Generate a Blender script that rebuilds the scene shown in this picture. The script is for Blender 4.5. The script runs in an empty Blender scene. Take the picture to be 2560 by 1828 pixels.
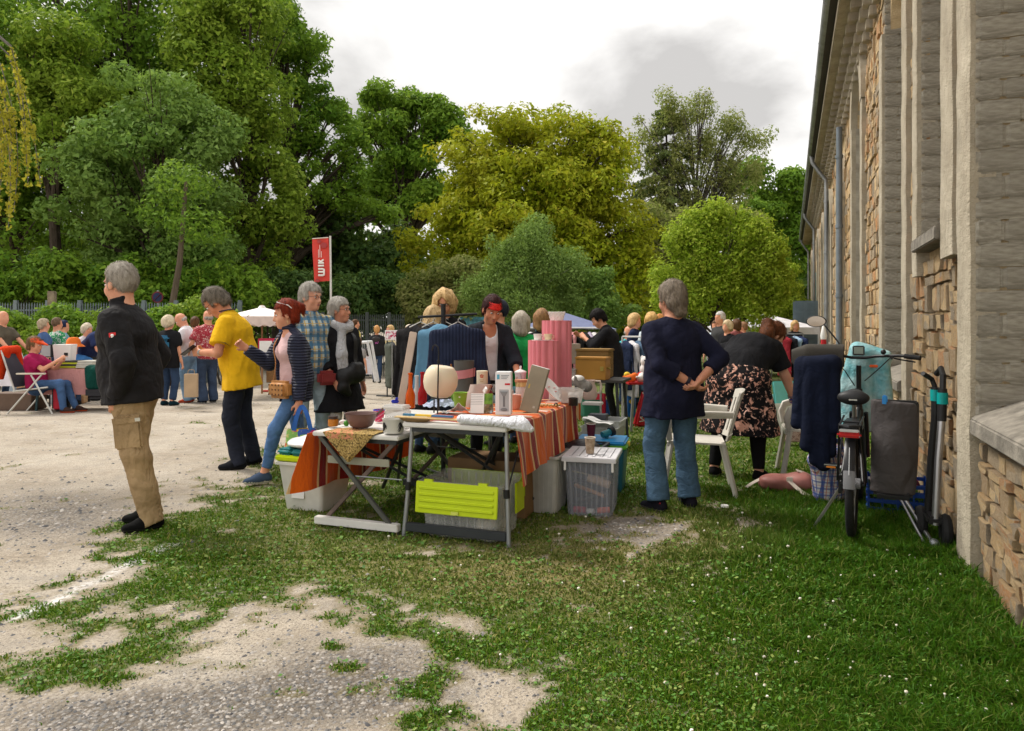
import bpy, bmesh, math, random
import numpy as np
from mathutils import Vector, Matrix, Euler
random.seed(7); RNG = np.random.default_rng(7)
PI = math.pi
SC = bpy.context.scene
COL = SC.collection
# ------------------------------------------------------------------ camera, sky, sun, exposure
FPX, CH, HY = 1800.0, 1.38, 810.0           # focal length in photo pixels, eye height, horizon row
cam = bpy.data.cameras.new('camera'); camo = bpy.data.objects.new('camera', cam); COL.objects.link(camo)
camo.location = (0, 0, CH); camo.rotation_euler = (PI/2, 0, 0)
cam.sensor_width = 36.0; cam.lens = FPX/2560*36; cam.shift_y = -(914-HY)/2560
cam.clip_start = 0.05; cam.clip_end = 3000
SC.camera = camo
SUN_AZ, SUN_EL = math.radians(-58), math.radians(52)    # azimuth measured from +Y towards +X
sl = bpy.data.lights.new('sun', 'SUN'); sl.energy = 2.1; sl.angle = math.radians(14); sl.color = (1.0, .945, .86)
so = bpy.data.objects.new('sun', sl); COL.objects.link(so)
sd = Vector((math.sin(SUN_AZ)*math.cos(SUN_EL), math.cos(SUN_AZ)*math.cos(SUN_EL), math.sin(SUN_EL)))
so.rotation_euler = sd.to_track_quat('Z', 'Y').to_euler()
w = bpy.data.worlds.new('World'); SC.world = w; w.use_nodes = True
def world():
 nt = w.node_tree; N = nt.nodes; L = nt.links; N.clear()
 out = N.new('ShaderNodeOutputWorld'); bg = N.new('ShaderNodeBackground')
 sky = N.new('ShaderNodeTexSky'); sky.sky_type = 'NISHITA'; sky.sun_disc = False
 sky.sun_elevation = SUN_EL; sky.sun_rotation = SUN_AZ
 sky.air_density = 1.2; sky.dust_density = 3.0
 tc = N.new('ShaderNodeTexCoord')
 mp = N.new('ShaderNodeMapping'); mp.inputs['Scale'].default_value = (1, 1, 2.3)
 mp.inputs['Location'].default_value = (.22, .1, .0)
 L.new(tc.outputs['Generated'], mp.inputs['Vector'])
 n1 = N.new('ShaderNodeTexNoise'); n1.inputs['Scale'].default_value = 1.55; n1.inputs['Detail'].default_value = 7
 n1.inputs['Roughness'].default_value = .52; n1.inputs['Distortion'].default_value = .25
 L.new(mp.outputs['Vector'], n1.inputs['Vector'])
 r1 = N.new('ShaderNodeValToRGB')                       # body of the cloud: white to grey
 e = r1.color_ramp.elements
 e[0].position = .44; e[0].color = (9.2, 9.05, 8.8, 1)
 e[1].position = .64; e[1].color = (3.7, 3.62, 3.55, 1)
 L.new(n1.outputs['Fac'], r1.inputs['Fac'])
 n2 = N.new('ShaderNodeTexNoise'); n2.inputs['Scale'].default_value = 2.3; n2.inputs['Detail'].default_value = 5
 mp2 = N.new('ShaderNodeMapping'); mp2.inputs['Location'].default_value = (3.1, 7.2, 1.4); mp2.inputs['Scale'].default_value = (1, 1, 1.8)
 L.new(tc.outputs['Generated'], mp2.inputs['Vector']); L.new(mp2.outputs['Vector'], n2.inputs['Vector'])
 r2 = N.new('ShaderNodeValToRGB'); r2.color_ramp.elements[0].position = .30; r2.color_ramp.elements[1].position = .42
 r2.color_ramp.elements[0].color = (.8, .8, .8, 1)
 L.new(n2.outputs['Fac'], r2.inputs['Fac'])
 mx = N.new('ShaderNodeMix'); mx.data_type = 'RGBA'
 L.new(r2.outputs['Color'], mx.inputs['Factor']); L.new(sky.outputs['Color'], mx.inputs[6]); L.new(r1.outputs['Color'], mx.inputs[7])
 L.new(mx.outputs[2], bg.inputs['Color']); bg.inputs['Strength'].default_value = .10
 L.new(bg.outputs[0], out.inputs['Surface'])
world()
SC.view_settings.view_transform = 'Standard'; SC.view_settings.look = 'None'
SC.view_settings.exposure = 0.85; SC.view_settings.gamma = 1.0; SC.view_settings.use_curve_mapping = False
SC.cycles.use_denoising = True
SC.cycles.max_bounces = 6; SC.cycles.diffuse_bounces = 3; SC.cycles.glossy_bounces = 2
SC.cycles.transmission_bounces = 4; SC.cycles.transparent_max_bounces = 8
SC.cycles.use_adaptive_sampling = True; SC.cycles.adaptive_threshold = .02
SC.cycles.caustics_reflective = False; SC.cycles.caustics_refractive = False
# ------------------------------------------------------------------ places
def gz(y): return -max(0.0, y-10.0)*.022 if y < 60 else -1.1
def P(px, py, Y): return Vector(((px-1280)/FPX*Y, Y, CH+(HY-py)/FPX*Y))      # a photo point at depth Y
def G(px, py):                                                               # a photo point on the ground
 Y = 5.0
 for _ in range(40): Y = FPX*(CH-gz(Y))/max(py-HY, 4)*.5+Y*.5
 return Vector(((px-1280)/FPX*Y, Y, gz(Y)))
def pix(x, y, z): return 1280+x/y*FPX, HY-(z-CH)/y*FPX
# ------------------------------------------------------------------ materials
MATS = {}
def lin(c):
 if isinstance(c, str):
  c = c.lstrip('#'); c = [int(c[i:i+2], 16)/255 for i in (0, 2, 4)]
  c = [x/12.92 if x <= .04045 else ((x+.055)/1.055)**2.4 for x in c]
 return (c[0], c[1], c[2], 1)
class NT:
 def __init__(s, name):
  s.m = bpy.data.materials.new(name); s.m.use_nodes = True
  s.N = s.m.node_tree.nodes; s.L = s.m.node_tree.links
  s.b = s.N['Principled BSDF']; s.out = s.N['Material Output']
  s.tc = s.N.new('ShaderNodeTexCoord'); s.b.inputs['Specular IOR Level'].default_value = .15
 def link(s, a, b): s.L.new(a, b)
 def mapping(s, scale=(1, 1, 1), rot=(0, 0, 0), src='Object', loc=(0, 0, 0)):
  m = s.N.new('ShaderNodeMapping'); m.inputs['Scale'].default_value = scale; m.inputs['Rotation'].default_value = rot
  m.inputs['Location'].default_value = loc
  s.link(s.tc.outputs[src], m.inputs['Vector']); return m.outputs['Vector']
 def noise(s, scale, detail=3, vec=None, rough=.55, dist=0):
  n = s.N.new('ShaderNodeTexNoise'); n.inputs['Scale'].default_value = scale; n.inputs['Detail'].default_value = detail
  n.inputs['Roughness'].default_value = rough; n.inputs['Distortion'].default_value = dist
  s.link(vec if vec is not None else s.tc.outputs['Object'], n.inputs['Vector']); return n.outputs['Fac']
 def voro(s, scale, vec=None, feature='F1', out='Distance'):
  n = s.N.new('ShaderNodeTexVoronoi'); n.inputs['Scale'].default_value = scale; n.feature = feature
  s.link(vec if vec is not None else s.tc.outputs['Object'], n.inputs['Vector']); return n.outputs[out]
 def wave(s, scale, vec=None, dist=0, prof='SIN', d='X', det=1):
  n = s.N.new('ShaderNodeTexWave'); n.inputs['Scale'].default_value = scale; n.inputs['Distortion'].default_value = dist
  n.wave_profile = prof; n.bands_direction = d; n.inputs['Detail'].default_value = det
  s.link(vec if vec is not None else s.tc.outputs['Object'], n.inputs['Vector']); return n.outputs['Fac']
 def ramp(s, fac, stops, mode='LINEAR'):
  r = s.N.new('ShaderNodeValToRGB'); r.color_ramp.interpolation = mode; e = r.color_ramp.elements
  while len(e) < len(stops): e.new(.5)
  for i, (p, c) in enumerate(stops):
   e[i].position = p; e[i].color = lin(c) if not isinstance(c, (int, float)) else (c, c, c, 1)
  s.link(fac, r.inputs['Fac']); return r.outputs['Color']
 def mix(s, fac, a, b, mode='MIX'):
  m = s.N.new('ShaderNodeMix'); m.data_type = 'RGBA'; m.blend_type = mode
  for v, i in ((fac, 0), (a, 6), (b, 7)):
   if isinstance(v, bpy.types.NodeSocket): s.link(v, m.inputs[i])
   elif i == 0: m.inputs[0].default_value = v
   else: m.inputs[i].default_value = lin(v)
  return m.outputs[2]
 def math(s, op, a, b=0.0):
  m = s.N.new('ShaderNodeMath'); m.operation = op
  for v, i in ((a, 0), (b, 1)):
   if isinstance(v, bpy.types.NodeSocket): s.link(v, m.inputs[i])
   else: m.inputs[i].default_value = v
  return m.outputs[0]
 def attr(s, name, out='Color'):
  a = s.N.new('ShaderNodeAttribute'); a.attribute_name = name; return a.outputs[out]
 def island(s):
  g = s.N.new('ShaderNodeNewGeometry'); return g.outputs['Random Per Island']
 def objrand(s):
  g = s.N.new('ShaderNodeObjectInfo'); return g.outputs['Random']
 def sep(s, vec):
  x = s.N.new('ShaderNodeSeparateXYZ'); s.link(vec, x.inputs[0]); return x.outputs
 def bump(s, h, strength=.3, dist=.02):
  b = s.N.new('ShaderNodeBump'); b.inputs['Strength'].default_value = strength; b.inputs['Distance'].default_value = dist
  s.link(h, b.inputs['Height']); s.link(b.outputs[0], s.b.inputs['Normal'])
 def col(s, c):
  if isinstance(c, bpy.types.NodeSocket): s.link(c, s.b.inputs['Base Color'])
  else: s.b.inputs['Base Color'].default_value = lin(c)
 def set(s, **k):
  for a, v in k.items():
   s.b.inputs[a.replace('_', ' ')].default_value = v
  return s
def mat(c, rough=.6, metal=0, var=.12, scale=6, bump=0, bs=40, spec=.3, alpha=1, trans=0, sheen=0, tint=None):
 """plain painted, plastic, metal or paper surface with uneven tone and fine relief"""
 key = ('m', c if isinstance(c, str) else tuple(c), rough, metal, var, scale, bump, bs, alpha, trans, spec, sheen, tint)
 if key in MATS: return MATS[key]
 t = NT('surface'); n = t.noise(scale, 4)
 base = lin(c); dk = tuple(x*(1-var) for x in base[:3]); lt = tuple(min(1, x*(1+var)) for x in base[:3])
 t.col(t.ramp(n, [(.3, dk), (.7, lt)]))
 t.b.inputs['Roughness'].default_value = rough; t.b.inputs['Metallic'].default_value = metal
 t.b.inputs['Specular IOR Level'].default_value = spec
 t.b.inputs['Alpha'].default_value = alpha; t.b.inputs['Transmission Weight'].default_value = trans
 if sheen: t.b.inputs['Sheen Weight'].default_value = sheen
 if bump: t.bump(t.noise(bs, 4), bump, .01)
 MATS[key] = t.m; return t.m
def cloth(c, var=.15, fold=.35, rough=.92, fs=9, weave=True, tint=None):
 """woven cloth with soft creases"""
 key = ('c', c if isinstance(c, str) else tuple(c), var, fold, rough, fs)
 if key in MATS: return MATS[key]
 t = NT('cloth'); base = lin(c)
 n = t.noise(5, 3)
 dk = tuple(x*(1-var) for x in base[:3]); lt = tuple(min(1, x*(1+var)) for x in base[:3])
 t.col(t.ramp(n, [(.3, dk), (.7, lt)]))
 t.b.inputs['Roughness'].default_value = rough; t.b.inputs['Specular IOR Level'].default_value = .12
 v = t.mapping((1, 1, .6), (.3, .5, .2)); f = t.noise(fs, 2, v, .45, 1.4); f2 = t.noise(fs*2.6, 2, t.mapping((1, 1, 1.3), (.9, .1, .7)), .5, 1.0)
 t.bump(t.math('ADD', f, t.math('MULTIPLY', f2, .22)), min(1, fold*1.15), .045); MATS[key] = t.m; return t.m
# ------------------------------------------------------------------ mesh building
class MB:
 def __init__(s): s.v = []; s.f = []; s.mi = []; s.cur = 0
 def add(s, vs, fs):
  o = len(s.v); s.v += [tuple(x) for x in vs]; s.f += [tuple(i+o for i in f) for f in fs]; s.mi += [s.cur]*len(fs); return s
 def box(s, c, d, rot=None, taper=1.0):
  x, y, z = d[0]/2, d[1]/2, d[2]/2; t = taper
  vs = [(-x, -y, -z), (x, -y, -z), (x, y, -z), (-x, y, -z), (-x*t, -y*t, z), (x*t, -y*t, z), (x*t, y*t, z), (-x*t, y*t, z)]
  M = Matrix.Translation(c) @ (rot.to_matrix().to_4x4() if isinstance(rot, Euler) else (rot if rot is not None else Matrix()))
  return s.add([M @ Vector(p) for p in vs], [(0, 3, 2, 1), (4, 5, 6, 7), (0, 1, 5, 4), (1, 2, 6, 5), (2, 3, 7, 6), (3, 0, 4, 7)])
 def bar(s, a, b, wd, ht, up=(0, 0, 1)):
  a, b = Vector(a), Vector(b); d = (b-a); L = d.length; z = d.normalized(); u = Vector(up)
  if abs(z.dot(u)) > .98: u = Vector((0, 1, 0))
  x = u.cross(z).normalized(); y = z.cross(x)
  M = Matrix((x, y, z)).transposed().to_4x4(); M.translation = (a+b)/2
  return s.box((0, 0, 0), (wd, ht, L), M)
 def tube(s, path, r, n=8, cap=True, sq=None):
  path = [Vector(p) for p in path]; k = len(path)
  rr = r if isinstance(r, (list, tuple)) else [r]*k
  o = len(s.v); up = Vector((0, 0, 1)); px = None
  for i, p in enumerate(path):
   t = (path[min(i+1, k-1)]-path[max(i-1, 0)]).normalized()
   if px is None:
    px = up.cross(t) if abs(t.dot(up)) < .95 else Vector((1, 0, 0)).cross(t)
   px = (px-t*px.dot(t)).normalized(); py = t.cross(px)
   for j in range(n):
    a = 2*PI*j/n; s.v.append(tuple(p+(px*math.cos(a)+py*math.sin(a)*(sq or 1))*rr[i]))
  for i in range(k-1):
   for j in range(n):
    s.f.append((o+i*n+j, o+i*n+(j+1) % n, o+(i+1)*n+(j+1) % n, o+(i+1)*n+j)); s.mi.append(s.cur)
  if cap:
   s.f.append(tuple(o+j for j in range(n))[::-1]); s.mi.append(s.cur)
   s.f.append(tuple(o+(k-1)*n+j for j in range(n))); s.mi.append(s.cur)
  return s
 def lathe(s, prof, n=20, c=(0, 0, 0), M=None, close=True, sx=1, sy=1):
  o = len(s.v); c = Vector(c); k = len(prof)
  for r, z in prof:
   for j in range(n):
    a = 2*PI*j/n; p = Vector((r*math.cos(a)*sx, r*math.sin(a)*sy, z))
    s.v.append(tuple((M @ p if M is not None else p)+c))
  for i in range(k-1):
   for j in range(n):
    s.f.append((o+i*n+j, o+i*n+(j+1) % n, o+(i+1)*n+(j+1) % n, o+(i+1)*n+j)); s.mi.append(s.cur)
  if close:
   s.f.append(tuple(o+j for j in range(n))[::-1]); s.mi.append(s.cur)
   s.f.append(tuple(o+(k-1)*n+j for j in range(n))); s.mi.append(s.cur)
  return s
 def ball(s, c, r, n=12, m=8, M=None):
  rx, ry, rz = (r, r, r) if not isinstance(r, (tuple, list)) else r
  pr = [(max(1e-4, math.sin(PI*i/m)), -math.cos(PI*i/m)) for i in range(m+1)]
  o = len(s.v); c = Vector(c)
  for rr, z in pr:
   for j in range(n):
    a = 2*PI*j/n; p = Vector((rr*math.cos(a)*rx, rr*math.sin(a)*ry, z*rz)); s.v.append(tuple((M @ p if M is not None else p)+c))
  for i in range(m):
   for j in range(n):
    s.f.append((o+i*n+j, o+i*n+(j+1) % n, o+(i+1)*n+(j+1) % n, o+(i+1)*n+j)); s.mi.append(s.cur)
  return s
 def surf(s, fn, nu, nv, thick=0.0):
  """sheet p = fn(u, v); thick gives it a second side"""
  o = len(s.v); pts = [[Vector(fn(i/(nu-1), j/(nv-1))) for j in range(nv)] for i in range(nu)]
  def nrm(i, j):
   a = pts[min(i+1, nu-1)][j]-pts[max(i-1, 0)][j]; b = pts[i][min(j+1, nv-1)]-pts[i][max(j-1, 0)]
   c = a.cross(b); return c.normalized() if c.length > 1e-9 else Vector((0, 0, 1))
  for i in range(nu):
   for j in range(nv): s.v.append(tuple(pts[i][j]))
  q = lambda i, j: o+i*nv+j
  for i in range(nu-1):
   for j in range(nv-1): s.f.append((q(i, j), q(i+1, j), q(i+1, j+1), q(i, j+1))); s.mi.append(s.cur)
  if thick:
   o2 = len(s.v)
   for i in range(nu):
    for j in range(nv): s.v.append(tuple(pts[i][j]-nrm(i, j)*thick))
   q2 = lambda i, j: o2+i*nv+j
   for i in range(nu-1):
    for j in range(nv-1): s.f.append((q2(i, j), q2(i, j+1), q2(i+1, j+1), q2(i+1, j))); s.mi.append(s.cur)
   for i in range(nu-1):
    s.f.append((q(i, 0), q2(i, 0), q2(i+1, 0), q(i+1, 0))); s.f.append((q(i, nv-1), q(i+1, nv-1), q2(i+1, nv-1), q2(i, nv-1))); s.mi += [s.cur]*2
   for j in range(nv-1):
    s.f.append((q(0, j), q(0, j+1), q2(0, j+1), q2(0, j))); s.f.append((q(nu-1, j), q2(nu-1, j), q2(nu-1, j+1), q(nu-1, j+1))); s.mi += [s.cur]*2
  return s
 def prism(s, poly, h, M=None):
  n = len(poly); vs = [Vector((x, y, 0)) for x, y in poly]+[Vector((x, y, h)) for x, y in poly]
  if M is not None: vs = [M @ p for p in vs]
  return s.add(vs, [tuple(range(n))[::-1], tuple(range(n, 2*n))]+[(i, (i+1) % n, n+(i+1) % n, n+i) for i in range(n)])
 def build(s, name, m, parent=None, smooth=True, bevel=0.0, seg=2, ang=40, sub=0):
  me = bpy.data.meshes.new(name); me.from_pydata(s.v, [], s.f)
  for x in (m if isinstance(m, (list, tuple)) else [m]): me.materials.append(x)
  if s.cur or any(s.mi): me.polygons.foreach_set('material_index', s.mi)
  bm = bmesh.new(); bm.from_mesh(me)
  bmesh.ops.remove_doubles(bm, verts=bm.verts, dist=1e-5)
  bmesh.ops.recalc_face_normals(bm, faces=bm.faces)
  if bevel:
   es = [e for e in bm.edges if len(e.link_faces) == 2 and e.calc_face_angle(0) > math.radians(30)]
   bmesh.ops.bevel(bm, geom=es, offset=bevel, segments=seg, affect='EDGES', clamp_overlap=True)
  bm.to_mesh(me); bm.free()
  o = bpy.data.objects.new(name, me); COL.objects.link(o)
  if smooth:
   me.polygons.foreach_set('use_smooth', [True]*len(me.polygons))
   me.set_sharp_from_angle(angle=math.radians(ang))
  if sub:
   d = o.modifiers.new('sub', 'SUBSURF'); d.levels = sub; d.render_levels = sub
  if parent is not None: o.parent = parent
  return o
def npmesh(name, V, F, m, parent=None, smooth=False, attrs=None):
 """mesh from numpy arrays; F is (n,3) or (n,4)"""
 V = np.asarray(V, np.float32); F = np.asarray(F, np.int32); k = F.shape[1]
 me = bpy.data.meshes.new(name); me.vertices.add(len(V)); me.vertices.foreach_set('co', V.ravel())
 me.loops.add(F.size); me.loops.foreach_set('vertex_index', F.ravel())
 me.polygons.add(len(F)); me.polygons.foreach_set('loop_start', np.arange(0, F.size, k, dtype=np.int32))
 if smooth: me.polygons.foreach_set('use_smooth', np.ones(len(F), bool))
 for x in (m if isinstance(m, (list, tuple)) else [m]): me.materials.append(x)
 for an, (ty, data) in (attrs or {}).items():
  a = me.attributes.new(an, ty, 'POINT')
  a.data.foreach_set('color' if ty == 'FLOAT_COLOR' else 'value', np.asarray(data, np.float32).ravel())
 me.update(calc_edges=True)
 o = bpy.data.objects.new(name, me); COL.objects.link(o)
 if parent is not None: o.parent = parent
 return o
def tag(o, label, cat, group=None, kind=None):
 if label: o['label'] = label
 if cat: o['category'] = cat
 if group: o['group'] = group
 if kind: o['kind'] = kind
 return o
def thing(name, label, cat, loc=(0, 0, 0), rz=0, group=None, s=1.0):
 o = bpy.data.objects.new(name, None); COL.objects.link(o); o.location = loc; o.rotation_euler = (0, 0, rz); o.scale = (s, s, s)
 o.empty_display_size = .1
 return tag(o, label, cat, group)
def struct(o): o['kind'] = 'structure'; return o
def copy_tree(o, parent=None):
 c = o.copy(); COL.objects.link(c)
 if parent is not None: c.parent = parent
 for ch in list(o.children): copy_tree(ch, c)
 return c
def rz(a): return Matrix.Rotation(a, 4, 'Z')
# smooth pseudo noise on arrays
def snoise(p, f, seed=0, oct=1):
 r = np.random.default_rng(seed); out = 0; amp = 1.0
 for o in range(oct):
  for _ in range(4):
   k = r.normal(size=p.shape[-1]); k *= f/np.linalg.norm(k)*(.7+.6*r.random()); ph = r.random()*6.28
   k2 = r.normal(size=p.shape[-1])*f*.6; out = out+amp*np.sin(p @ k+ph+1.1*np.sin(p @ k2+ph*2))
  f *= 2.03; amp *= .5
 return out/4
def vnoise(X, Y, f, seed=0, oct=3):
 """value noise in the plane, about 0..1"""
 r = np.random.default_rng(seed); tot = 0; amp = 1; s = 0
 for o in range(oct):
  T = r.random((64, 64)); x = X*f; y = Y*f; xi = np.floor(x).astype(int); yi = np.floor(y).astype(int)
  fx = x-xi; fy = y-yi; fx = fx*fx*(3-2*fx); fy = fy*fy*(3-2*fy)
  a = T[xi % 64, yi % 64]; b = T[(xi+1) % 64, yi % 64]; c = T[xi % 64, (yi+1) % 64]; d = T[(xi+1) % 64, (yi+1) % 64]
  tot = tot+amp*(a*(1-fx)*(1-fy)+b*fx*(1-fy)+c*(1-fx)*fy+d*fx*fy); s += amp; amp *= .5; f *= 2.1
 return tot/s
def sstep(a, b, x): t = np.clip((x-a)/(b-a), 0, 1); return t*t*(3-2*t)
# ------------------------------------------------------------------ ground
def grass_fields(X, Y):
 """how much turf (0..1), how dry, how stony, at each ground place"""
 Yc = np.maximum(Y, 1.6)
 Z = np.where(Y < 60, -np.maximum(0, Y-10)*.022, -1.1)
 px = 1280+X/Yc*FPX; py = HY+(CH-Z)/Yc*FPX
 n1 = vnoise(X+40, Y+40, .9, 3, 3); n2 = vnoise(X+40, Y+40, 3.7, 5, 3); n3 = vnoise(X+9, Y+70, .35, 8, 2)
 n4 = vnoise(X+3, Y+8, 10, 15, 2); n = .28*n1+.34*n2+.38*n4
 xb = np.interp(py, [800, 860, 940, 1000, 1080, 1130, 1180, 1230, 1300, 1400, 1830], [1500, 1500, 1330, 1050, 880, 750, 600, 470, 330, 300, 250])
 g = sstep(-230, 200, px-xb)
 ys = np.interp(px, [0, 200, 330, 500, 700, 900, 1080, 1200, 1280, 1335], [1330, 1400, 1462, 1490, 1478, 1470, 1480, 1530, 1580, 1660])
 soil = sstep(-75, 95, py-ys)*(1-sstep(1180, 1460, px+40*(n3-.5)))
 g = g*(1-soil)
 def el(cx, cy, rx, ry, a=0):
  dx, dy = px-cx, py-cy; c, s = math.cos(a), math.sin(a)
  return np.exp(-(((dx*c+dy*s)/rx)**2+((-dx*s+dy*c)/ry)**2))
 pat = .62*el(330, 1635, 200, 55, -.2)+.62*el(80, 1690, 160, 60, -.15)+.4*el(420, 1490, 150, 34)+.4*el(180, 1530, 150, 30)+.6*el(270, 1720, 90, 32)
 pat += .9*el(835, 1620, 40, 14)+.95*el(860, 1668, 55, 16)+.95*el(1160, 1620, 100, 40, .2)+.7*el(1060, 1720, 60, 30)+.6*el(930, 1560, 170, 30)+.5*el(360, 1560, 100, 20)
 pat += .8*el(1120, 1800, 140, 45)+.6*el(1250, 1480, 200, 40)+.55*el(700, 1440, 120, 16)
 pat -= .55*el(1640, 1335, 260, 62)+.4*el(1230, 1760, 90, 45, .3)+.25*el(1230, 1440, 220, 40)+.3*el(1400, 1520, 120, 30)
 g = np.clip(g+pat+.13*soil*(px < 1400), 0, 1)
 far = sstep(9.5, 13, Y)*(1-sstep(1380, 1520, px))
 g = g*(1-.75*far)
 dry = np.clip(.9*el(1640, 1335, 320, 90)+.55*el(1300, 1440, 330, 90)+.35*el(1500, 1500, 250, 110)+.42*el(1000, 1420, 450, 90)+.3*el(720, 1340, 320, 80)+.45*el(520, 1180, 260, 60)+.25*el(800, 1250, 300, 90)-.2, 0, 1)
 lush_shade = sstep(1350, 2150, px-.35*(py-1300))*sstep(1180, 1330, py+.1*px-150)  # fuller growth towards the hall, also mask for the shade painted there
 turf = sstep(.28, .80, g+.25*lush_shade+(n-.5)*2.3)
 stony = np.clip(el(760, 1740, 430, 80, -.05)+.9*el(250, 1800, 420, 60)+.8*el(130, 1290, 260, 70)+.85*el(1560, 1320, 170, 45)+.5*el(900, 1640, 260, 60), 0, 1)
 lush_shade = sstep(1350, 2150, px-.35*(py-1300))*sstep(1180, 1330, py+.1*px-150)
 return turf, dry, stony, lush_shade, px, py
def ground_z(X, Y):
 Z = np.where(Y < 60, -np.maximum(0, Y-10)*.022, -1.1)
 return Z+.018*(vnoise(X+40, Y+40, .8, 11, 3)-.5)*np.clip(1-(Y-9)/8, .2, 1)
def mk_ground():
 xs = np.concatenate([[-420, -200, -110, -70, -48, -34, -26, -20, -16, -13, -11, -9.6], np.arange(-8.6, 5.2, .055), [5.6, 6.3, 7.5, 9, 11, 14, 18, 24, 34, 50, 80, 140, 260, 420]])
 ys = np.concatenate([[-60, -20, -8, -3, -.5, .8], np.arange(1.5, 6.5, .045), np.arange(6.5, 12, .07), np.arange(12, 30, .4), [31, 33, 36, 40, 46, 54, 60, 62, 75, 100, 150, 260, 420, 900]])
 X, Y = np.meshgrid(xs, ys, indexing='ij'); nx, ny = X.shape
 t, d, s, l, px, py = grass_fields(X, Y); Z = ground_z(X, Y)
 V = np.stack([X, Y, Z], -1).reshape(-1, 3); i = np.arange(nx*ny).reshape(nx, ny)
 F = np.stack([i[:-1, :-1], i[1:, :-1], i[1:, 1:], i[:-1, 1:]], -1).reshape(-1, 4)
 m = NT('ground_soil_and_turf'); O = m.tc.outputs['Object']
 tf = m.attr('turf', 'Fac'); dr = m.attr('dry', 'Fac'); st = m.attr('stony', 'Fac')
 nA = m.noise(1.3, 6); nB = m.noise(14, 5); nC = m.noise(70, 3)
 soil = m.ramp(nA, [(.3, (.29, .24, .18)), (.5, (.41, .355, .285)), (.72, (.52, .465, .39))])
 soil = m.mix(m.ramp(nB, [(.42, .0), (.62, .6)]), soil, (.50, .43, .345))
 soil = m.mix(m.math('MULTIPLY', m.ramp(nC, [(.50, .0), (.60, 1.0)]), .6), soil, (.20, .17, .14)); soil = m.mix(m.math('MULTIPLY', m.ramp(m.noise(5, 6), [(.5, .0), (.68, 1.0)]), .5), soil, (.30, .27, .23))
 vs = m.voro(48); vcol = m.voro(48, out='Color'); sg = m.sep(vcol)[0]
 stone = m.ramp(sg, [(.1, (.08, .08, .08)), (.5, (.20, .19, .18)), (.9, (.36, .33, .30))])
 stone = m.mix(m.ramp(vs, [(.25, .0), (.6, 1.0)]), stone, (.13, .11, .09))
 thr = m.math('ADD', m.math('MULTIPLY', st, .62), m.math('ADD', m.math('MULTIPLY', nB, .35), m.math('MULTIPLY', m.noise(3.2, 5), .42)))
 base = m.mix(m.ramp(thr, [(.48, .0), (.92, .85)]), soil, stone)
 gcol = m.ramp(m.noise(9, 5), [(.3, (.038, .062, .010)), (.55, (.085, .120, .020)), (.75, (.17, .17, .05))])
 gcol = m.mix(m.math('MULTIPLY', m.attr('lush_shade', 'Fac'), .7), gcol, (.022, .055, .004)); gcol = m.mix(dr, gcol, (.23, .19, .075))  # shade on the hall side mixed into the turf colour as darker green
 edge = m.math('ADD', tf, m.math('MULTIPLY', m.math('SUBTRACT', m.noise(26, 5), .5), 1.7))
 base = m.mix(m.math('MULTIPLY', m.ramp(tf, [(.05, .0), (.3, .75), (.75, .75), (1.0, .0)]), m.ramp(m.noise(11, 5), [(.35, .0), (.6, 1.0)])), base, (.20, .165, .085)); base = m.mix(m.ramp(edge, [(.42, .0), (.95, 1.0)]), base, gcol)
 # chalk line
 ln = m.attr('line', 'Fac'); k = m.math('MULTIPLY', ln, m.ramp(m.noise(30, 5), [(.38, .0), (.55, 1.0)]))
 base = m.mix(k, base, (.82, .80, .78))
 m.col(base); m.b.inputs['Roughness'].default_value = .95; m.b.inputs['Specular IOR Level'].default_value = .15
 h = m.math('ADD', m.math('MULTIPLY', nB, .6), m.math('MULTIPLY', m.noise(110, 4), .5))
 h = m.math('ADD', h, m.math('MULTIPLY', m.math('MULTIPLY', st, m.math('SUBTRACT', 1.0, vs)), .8))
 m.bump(h, .75, .03)
 # white chalk line across the gravel
 A, B = G(40, 1545), G(425, 1362); A2, B2 = np.array(A[:2]), np.array(B[:2]); ab = B2-A2; L = np.linalg.norm(ab)
 q = np.stack([X, Y], -1)-A2; tt = np.clip((q @ ab)/L**2, 0, 1); dist = np.linalg.norm(q-tt[..., None]*ab, axis=-1)
 line = np.clip(1.6-dist/.028, 0, 1)*np.clip(.35+.9*vnoise(X+50, Y+50, 4, 21), 0, 1)
 o = npmesh('ground', V, F, m.m, smooth=True, attrs={'turf': ('FLOAT', t), 'dry': ('FLOAT', d), 'stony': ('FLOAT', s), 'line': ('FLOAT', line), 'lush_shade': ('FLOAT', l)})
 return struct(o)
mk_ground()
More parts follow.
